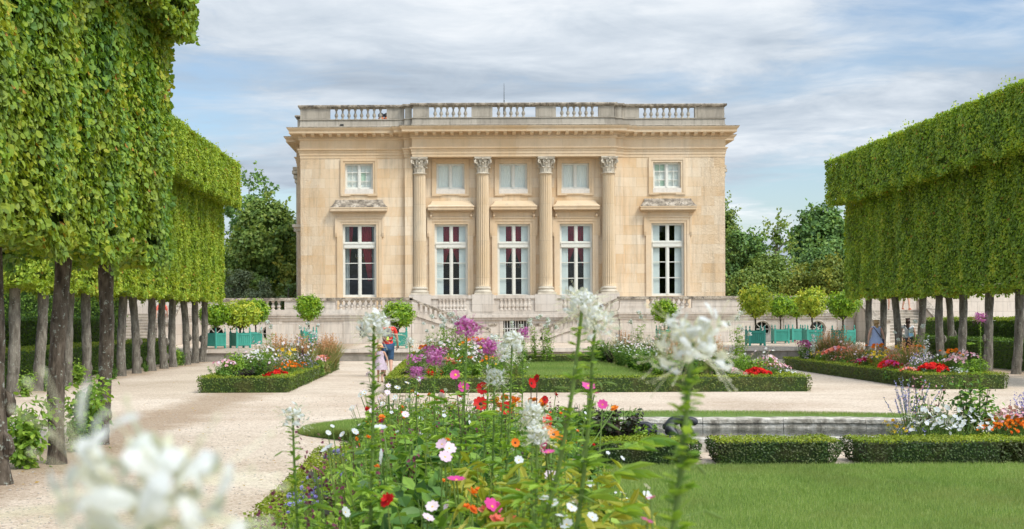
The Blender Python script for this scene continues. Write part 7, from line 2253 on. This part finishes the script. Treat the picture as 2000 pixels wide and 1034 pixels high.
cleome(1000, 668, 6.9, 'white cleome below the barred window', R=.068, lean=(-.2, 0), seed=9, low=10)
cleome(985, 690, 8.2, 'smaller white cleome beside the magenta ones', R=.06, lean=(-.2, 0), seed=10, low=8)
cleome(1022, 652, 10.5, 'small vivid magenta cleome close to the barred window', 'petal_magenta', .05, (-.1, 0), 11, low=6)
cleome(848, 700, 9.0, 'purple magenta cleome low over the bed near the red begonias', 'petal_magenta', .06, (0, 0), 12, low=8)
cleome(812, 728, 9.6, 'magenta cleome at the gravel side of the central planting', 'petal_magenta', .05, (.05, 0), 13, low=6)
cleome(1915, 625, 17.6, 'tall magenta cleome with a leafy stem rising over the far hedged bed', 'petal_magenta', .075, (-.03, 0), 14, low=26, fat=1.4)
cleome(965, 738, 7.0, 'white cleome cluster low in the bed, left of the red dahlia buds', R=.052, lean=(-.1, 0), seed=15, low=8)
cleome(1040, 812, 5.0, 'white cleome in the middle of the bed above the orange blooms', R=.05, lean=(-.1, 0), seed=16, low=10)
cleome(1048, 850, 4.6, 'pale cream cleome under the white one above the orange blooms', R=.044, lean=(-.08, 0), seed=17, low=10)
cleome(800, 668, 12.5, 'thin white cleome beside the planter tub', R=.05, lean=(0, 0), seed=18, low=6)
cleome(965, 668, 9.5, 'small white cleome just left of the middle ones', R=.055, lean=(0, 0), seed=19, low=6)

# dark stemmed red dahlias, each bloom placed
def dahlia_plant(lab, blooms, base, y, petal='petal_darkred', seed=1, leafmat='garden_leaf', size=.045, stem='flower_stem_dark', eye=ED, nleaf=220, leaf=.10, tm=T_DAHLIA, name='dahlia', hleaf=.72, spread=.28, cat='flower', group=None):
    rs = np.random.RandomState(seed)
    t = empty(name, (base, y, 0), 0, lab, cat, group)
    sb, fb = NB(), []
    top = 0
    for (px, v, yy, sz, tilt) in blooms:
        p = np.array([PX(px, yy) - base, yy - y, PZ(v, yy)]); top = max(top, p[2])
        m = p * .55 + rs.normal(0, .03, 3) * (1, 1, 0)
        sb.tube([(rs.normal(0, .03), rs.normal(0, .03), 0), m, p - (0, 0, .004)], [.006, .0045, .0028], 6)
        for q in range(3):
            tt = rs.uniform(.55, .9); b = m * (1 - (tt - .5) * 2) + p * (tt - .5) * 2
            e = b + np.array([rs.normal(0, .06), rs.normal(0, .04), .07])
            sb.tube([b, e], [.002, .0018], 4); sb.tube([e, e + (0, 0, .008), e + (0, 0, .016)], [.002, .008, .002], 6)
        nb = NB(); nb.scatter(tm, [p], [np.array([tilt, -.9 if tm is T_DAHLIA else -.36, .35 if tm is T_DAHLIA else 1.0]) + rs.normal(0, .12 if tm is T_DAHLIA else .38, 3)], sz, rnd=np.array([rs.uniform()]), rs=rs)
        fb.append(nb)
    sb.build('stem', stem, t)
    for nb in fb: nb.build('bloom', [petal, eye], t)
    lb = NB()
    k = nleaf
    a = rs.uniform(0, 6.28, k); z = rs.uniform(.12, hleaf, k) * top
    l = spread * np.sqrt(rs.uniform(0, 1, k)) * (1 - .45 * z / top)
    P = np.stack([l * np.cos(a), l * np.sin(a), z], 1)
    N_ = np.stack([np.cos(a) * .3, np.sin(a) * .3, np.full(k, .9)], 1) + rs.normal(0, .35, (k, 3))
    lb.scatter(T_OVAL, P, N_, leaf * rs.uniform(.6, 1.25, k), rs=rs)
    lb.build('foliage', leafmat, t)
    return t
dahlia_plant('dark red single dahlias with black eyes on dark stems, in the middle of the bed', [(938, 790, 9.2, .050, .1), (943, 760, 9.5, .046, -.1), (986, 799, 9.2, .048, .2)], .25, 9.4, seed=1)
dahlia_plant('red dahlias turned sideways, just right of the three open ones', [(1037, 750, 9.0, .036, .9), (1049, 741, 9.2, .032, -1.2), (1063, 782, 8.6, .026, .9)], .52, 9.2, 'petal_darkred', seed=2)
dahlia_plant('small red dahlia blooms above the orange ones', [(1067, 822, 7.4, .03, .4), (1068, 833, 7.3, .025, -.3)], .5, 7.6, 'petal_red', seed=3)
dahlia_plant('coral and yellow eyed dahlia beside the magenta cleome', [(905, 757, 8.6, .036, .1), (889, 733, 8.9, .035, -.2)], .12, 8.8, 'petal_hotpink', seed=4, eye=EY)
dahlia_plant('orange dahlia blooms low in the middle of the bed', [(1080, 850, 6.4, .028, .1), (1095, 862, 6.2, .024, .2), (1070, 842, 6.6, .024, 0), (1005, 866, 6.5, .022, .3)], .42, 6.6, 'petal_orange', seed=5, stem='flower_stem', eye=ED)
CZ = dict(leafmat='garden_leaf_light', stem='flower_stem', tm=T_COSMOS, name='cosmos', eye=EY, nleaf=80, leaf=.06, spread=.2)
dahlia_plant('white cosmos with dark centre nodding beside the gravel', [(639, 876, 6.4, .036, -.2)], -.5, 6.5, 'petal_white', seed=11, **{**CZ, 'eye': ED})
dahlia_plant('tall white cosmos near the thick cleome stem', [(741, 836, 6.6, .034, .3), (746, 892, 5.9, .036, -1.4)], -.32, 6.5, 'petal_white', seed=12, **CZ)
dahlia_plant('pale lilac pink cosmos in a small cluster, over broad leaves', [(862, 868, 5.6, .026, -.4), (876, 876, 5.6, .030, .2), (868, 893, 5.5, .028, 0)], .0, 5.7, 'petal_palepink', seed=13, **CZ)
dahlia_plant('deep pink cosmos seen from the side, low in the bed', [(890, 938, 5.3, .036, .3)], .04, 5.4, 'petal_hotpink', seed=14, **CZ)
dahlia_plant('deep pink cosmos beside the peach blooms near the bottom', [(960, 990, 4.9, .036, .4), (967, 997, 4.9, .028, -.4)], .16, 5.0, 'petal_hotpink', seed=15, **CZ)
dahlia_plant('small pale pink cosmos low among the broad leaves', [(843, 990, 5.2, .026, .2), (872, 988, 5.3, .022, -.6), (834, 1012, 5.0, .024, .1)], -.06, 5.3, 'petal_palepink', seed=16, **CZ)
dahlia_plant('white cosmos low near the gravel, bottom of the bed', [(673, 1000, 5.6, .024, .1)], -.4, 5.7, 'petal_white', seed=17, **CZ)
dahlia_plant('magenta cosmos buds leaning over the gravel edge', [(615, 915, 6.2, .020, .8), (626, 922, 6.2, .018, .9)], -.5, 6.3, 'petal_magenta', seed=18, **CZ)
dahlia_plant('white cosmos in the grass tip beyond the thick cleome stem', [(640, 845, 9.5, .022, .9), (668, 848, 9.8, .026, -.8), (692, 843, 10, .03, .8), (648, 832, 10, .018, 0)], -.75, 9.8, 'petal_white', seed=19, **CZ)
dahlia_plant('white pale cosmos right of the yellow leaves, bottom of the bed', [(1060, 975, 4.6, .022, .2), (1078, 985, 4.6, .02, .4), (1012, 900, 5.6, .02, .2)], .3, 4.7, 'petal_white', seed=20, **CZ)
dahlia_plant('pale pink cosmos and white petals at the lower right of the bed', [(1095, 1010, 4.4, .02, .2), (1115, 992, 4.5, .02, .4), (1155, 1012, 4.6, .02, .4), (1105, 1026, 4.4, .022, .1)], .42, 4.5, 'petal_white', seed=23, **CZ)
dahlia_plant('blurred pink bloom low beside the thick leaning stem', [(1270, 975, 3.0, .012, .2), (1262, 1020, 2.9, .014, .3)], .40, 3.0, 'petal_hotpink', seed=24, **{**CZ, 'nleaf': 30})
dahlia_plant('peach zinnia blooms near the bottom of the bed', [(945, 1000, 4.9, .028, .1), (968, 1018, 4.8, .030, .1), (998, 1015, 4.8, .022, .2), (1008, 965, 5.0, .02, 0)], .2, 5.0, 'petal_coral', seed=21, name='zinnia', tm=T_DOUBLE, leafmat='garden_leaf', stem='flower_stem', eye=EY, nleaf=90)
dahlia_plant('small orange zinnias scattered in the middle of the bed', [(718, 855, 7.2, .022, 0), (745, 815, 8.0, .022, 0), (734, 911, 6.6, .018, .2), (933, 958, 5.6, .016, 0), (910, 992, 5.4, .022, .1), (865, 940, 5.8, .014, 0), (1200, 800, 9.2, .03, 0), (874, 858, 6.8, .014, 0)], -.05, 6.8, 'petal_orange', seed=22, name='zinnia', tm=T_DOUBLE, leafmat='garden_leaf', stem='flower_stem', eye=EY, nleaf=120)
dahlia_plant('blurred pink blooms between the leaning stems', [(1148, 755, 6.0, .03, .3), (1160, 770, 6.0, .026, .6), (1176, 792, 6.0, .024, -.2), (1070, 885, 4.6, .022, .4), (1062, 872, 4.6, .02, -.5)], .52, 5.9, 'petal_hotpink', seed=25, **CZ)
# filler foliage plants of the bed
G = {}
G['broad'] = clump('broad_leaved_plant', 41, .95, .26, 'garden_leaf', .125, 560, T_OVAL, (), 'upright', 7)
G['light'] = clump('light_leaved_plant', 42, .95, .25, 'garden_leaf_light', .11, 560, T_OVAL, (), 'upright', 8)
G['fine'] = clump('fine_leaved_plant', 43, .85, .25, 'garden_leaf_light', .085, 700, T_LONG, (), 'upright', 10)
G['gold'] = clump('yellow_leaved_cleome', 44, .95, .26, 'garden_leaf_yellow', .17, 230, T_LONG, (), 'upright', 6)
G['plum'] = clump('plum_stemmed_plant', 45, .90, .24, 'garden_leaf_dark', .07, 180, T_OVAL, (), 'upright', 9, 'flower_stem_dark')
nb = NB(); spikes(nb, rs, 9, .98, .26, .022, 30, 0, .6); nb.build('flower_spike', 'spike_plum', G['plum'])
G['grassy'] = clump('grassy_tuft', 46, .60, .35, 'garden_leaf_light', .010, 380, T_OVAL, (), 'grass')
G['ager'] = clump('blue_ageratum', 47, .42, .22, 'garden_leaf', .06, 260, T_OVAL, [('petal_blue', EY, T_DOUBLE, .02, 16, .85, 1.15, .2, .3)], 'mound')
G['tiny'] = clump('small_white_flowered_plant', 48, .75, .24, 'garden_leaf_light', .07, 380, T_LONG, [('petal_white', EY, T_SINGLE5, .018, 10, .7, 1.1, .25, .4), ('petal_palepink', EY, T_COSMOS, .024, 1, .8, 1.1, .25, .3)], 'upright', 8)
G['tinyo'] = clump('small_orange_flowered_plant', 49, .72, .24, 'garden_leaf', .08, 340, T_OVAL, [('petal_orange', EY, T_DOUBLE, .018, 4, .7, 1.08, .24, .4), ('petal_darkred', ED, T_DOUBLE, .02, 2, .8, 1.08, .24, .3)], 'upright', 8)
GLAB = {'broad': 'broad leaved plant in foreground bed', 'light': 'light green leafy plant in foreground bed', 'fine': 'fine narrow leaved plant in foreground bed', 'gold': 'yellow leaved plant in foreground bed', 'plum': 'dark plum salvia plant in foreground bed',
        'grassy': 'arching grassy plant in foreground bed', 'ager': 'low blue ageratum in foreground bed', 'tiny': 'white flowered plant in foreground bed', 'tinyo': 'orange flowered plant in foreground bed'}
r_ = random.Random(5)
fg = []
def top_v(px):                                                        # how high the mass of leaves reaches in the photograph
    pts = [(560, 1034), (600, 965), (650, 905), (700, 860), (740, 800), (780, 775), (860, 770), (1000, 790), (1100, 800), (1130, 850), (1160, 925), (1200, 985), (1260, 1034)]
    for (a, b), (c, d) in zip(pts, pts[1:]):
        if a <= px <= c: return b + (d - b) * (px - a) / (c - a)
    return 1100
tries = 0
while len(fg) < 340 and tries < 30000:
    tries += 1
    y = r_.uniform(4.4, 16.5); x = r_.uniform(-1.25, 1.25)
    px = 880 + F * x / y
    if px < 575 or px > 1245: continue
    if any((x - a) ** 2 + (y - b) ** 2 < .15 ** 2 for a, b in fg): continue
    v = top_v(px) + r_.uniform(4, 60)
    hmax = PZ(v, y)
    if hmax < .16: continue
    h = min(hmax, r_.uniform(.85, 1.15))
    fg.append((x, y))
    edge = px < 680
    if px > 990 and y < 8.0: ks = [('gold', 3.5), ('broad', 2), ('fine', 1.5), ('tiny', 1), ('light', 1.5)]
    elif edge: ks = [('ager', 3), ('fine', 2), ('grassy', 2), ('light', 1), ('plum', .7)]
    elif y > 9.5: ks = [('plum', 1.5), ('fine', 4), ('tinyo', 1), ('light', 2), ('broad', 4), ('tiny', .5), ('gold', .3)]
    else: ks = [('broad', 5 if x < .35 else 2), ('light', 2.5), ('fine', 3.5), ('tiny', .25), ('tinyo', .3), ('gold', .3), ('plum', .8)]
    kk = r_.choices([k for k, w in ks], [w for k, w in ks])[0]
    base_h = {'broad': .95, 'light': .95, 'fine': .85, 'gold': .95, 'plum': .9, 'grassy': .6, 'ager': .42, 'tiny': .75, 'tinyo': .72}[kk]
    s = h / base_h
    if kk in ('ager', 'grassy'): s = min(s, 1.1)
    ws = max(min(s, 1.15), .75)
    o = place(G[kk], used, (x, y, .02), r_.uniform(0, 6.28), (ws, ws, s), GLAB[kk] + ', ' + ('very front', 'near the front', 'front middle', 'rear middle', 'toward the rear', 'at the rear')[min(5, int((y - 4.4) / 2.02))] + (', gravel side' if x < -.55 else ', centre left' if x < 0 else ', centre right' if x < .55 else ', lawn side') + (' (low)' if False else ''), GLAB[kk].replace(' plant in', ' plants in'))
    o['category'] = 'plant'
for i, (px, v, y) in enumerate(((965, 868, 5.9), (1000, 862, 6.3), (1035, 872, 5.6), (1075, 866, 6.0), (1110, 880, 5.5), (985, 925, 4.9), (1040, 935, 4.8), (1090, 940, 4.7), (1140, 950, 4.9), (1010, 985, 4.3))):
    h = PZ(v, y)
    o = place(G['gold'], used, (PX(px, y), y, .02), i * 1.1, (1.0, 1.0, h / 1.02), GLAB['gold'] + ', under the cream bloom', GLAB['gold'].replace(' plant in', ' plants in'))
    o['category'] = 'plant'
# plants round the basin side, beyond the bed
WQ = 'beside stone basin'
ZONES[WQ] = (-1.2, 3.1, 16.3, 17.8, 'gravel side', 'statue side', 6)
fill_bed(-.9, 2.35, 17.0, 17.75, 28, .02, [('green', 3), ('lgreen', 3), ('dark', .4), ('dark', .5), ('paledaisy', .8)], WQ, lambda x, y: 1.15 if x < 2.2 else .85, 9)
fill_bed(-1.15, .9, 16.3, 17.1, 18, .02, [('green', 2), ('lgreen', 2), ('lgreen', 2), ('dark', .8), ('dark', .5), ('zinnia', .6), ('marigold', .4)], WQ, lambda x, y: 1.25 if x > -.7 else .7, 10)

# loose pebbles and scraps lying on the gravel
rs = np.random.RandomState(70)
nb = NB(); k = 3200
yy = 11 + 20 * rs.uniform(0, 1, k) ** 1.5; xx = -1.5 - rs.uniform(0, 1, k) * yy * .34
T_PEB = ([(.5, 0, 0), (.2, .45, 0), (-.4, .35, 0), (-.5, -.2, 0), (.1, -.45, 0), (0, 0, .35)], [(0, 1, 5), (1, 2, 5), (2, 3, 5), (3, 4, 5), (4, 0, 5)], [0] * 5)
nb.scatter(T_PEB, np.stack([xx, yy, np.full(k, .002)], 1), np.array([0, 0, 1.0]) + rs.normal(0, .1, (k, 3)), .024 * rs.uniform(.4, 1.3, k), rs=rs)
tag(nb.build('gravel_stones', 'terrace_stone'), 'loose small stones lying on the pale gravel', 'gravel', kind='stuff')
rs = np.random.RandomState(77)
nb = NB(); k = 420
yy = 11 + 34 * rs.uniform(0, 1, k) ** 1.6; xx = rs.uniform(-9, 1, k) + (rs.uniform(0, 1, k) > .75) * rs.uniform(5, 12, k) * (yy > 26)
nb.scatter(T_QUAD, np.stack([xx, yy, np.full(k, .012)], 1), np.array([0, 0, 1.0]) + rs.normal(0, .2, (k, 3)), .045 * rs.uniform(.5, 1.3, k), rs=rs)
tag(nb.build('fallen_leaves', 'old_leaf'), 'scattered dry leaves on the gravel', 'leaves', kind='stuff')

# tell look-alikes with one label apart by their order across the bed
bylab = {}
for o in scn.objects:
    if o.parent is None and o.get('label') and o.get('category'): bylab.setdefault(o['label'], []).append(o)
ORD = ['leftmost', 'second from left', 'third from left', 'fourth from left', 'fifth from left', 'sixth from left', 'seventh from left', 'eighth from left', 'ninth from left', 'tenth from left', 'eleventh from left', 'twelfth from left', 'thirteenth from left', 'fourteenth from left']
for lab, os_ in bylab.items():
    if len(os_) < 2: continue
    os_.sort(key=lambda q: q.location.x / q.location.y)
    n = len(os_)
    for i, q in enumerate(os_):
        w = {2: ('left one', 'right one'), 3: ('left one', 'middle one', 'right one')}.get(n)
        q['label'] = lab + ', ' + (w[i] if w else ('rightmost' if i == n - 1 else ORD[min(i, 13)]))
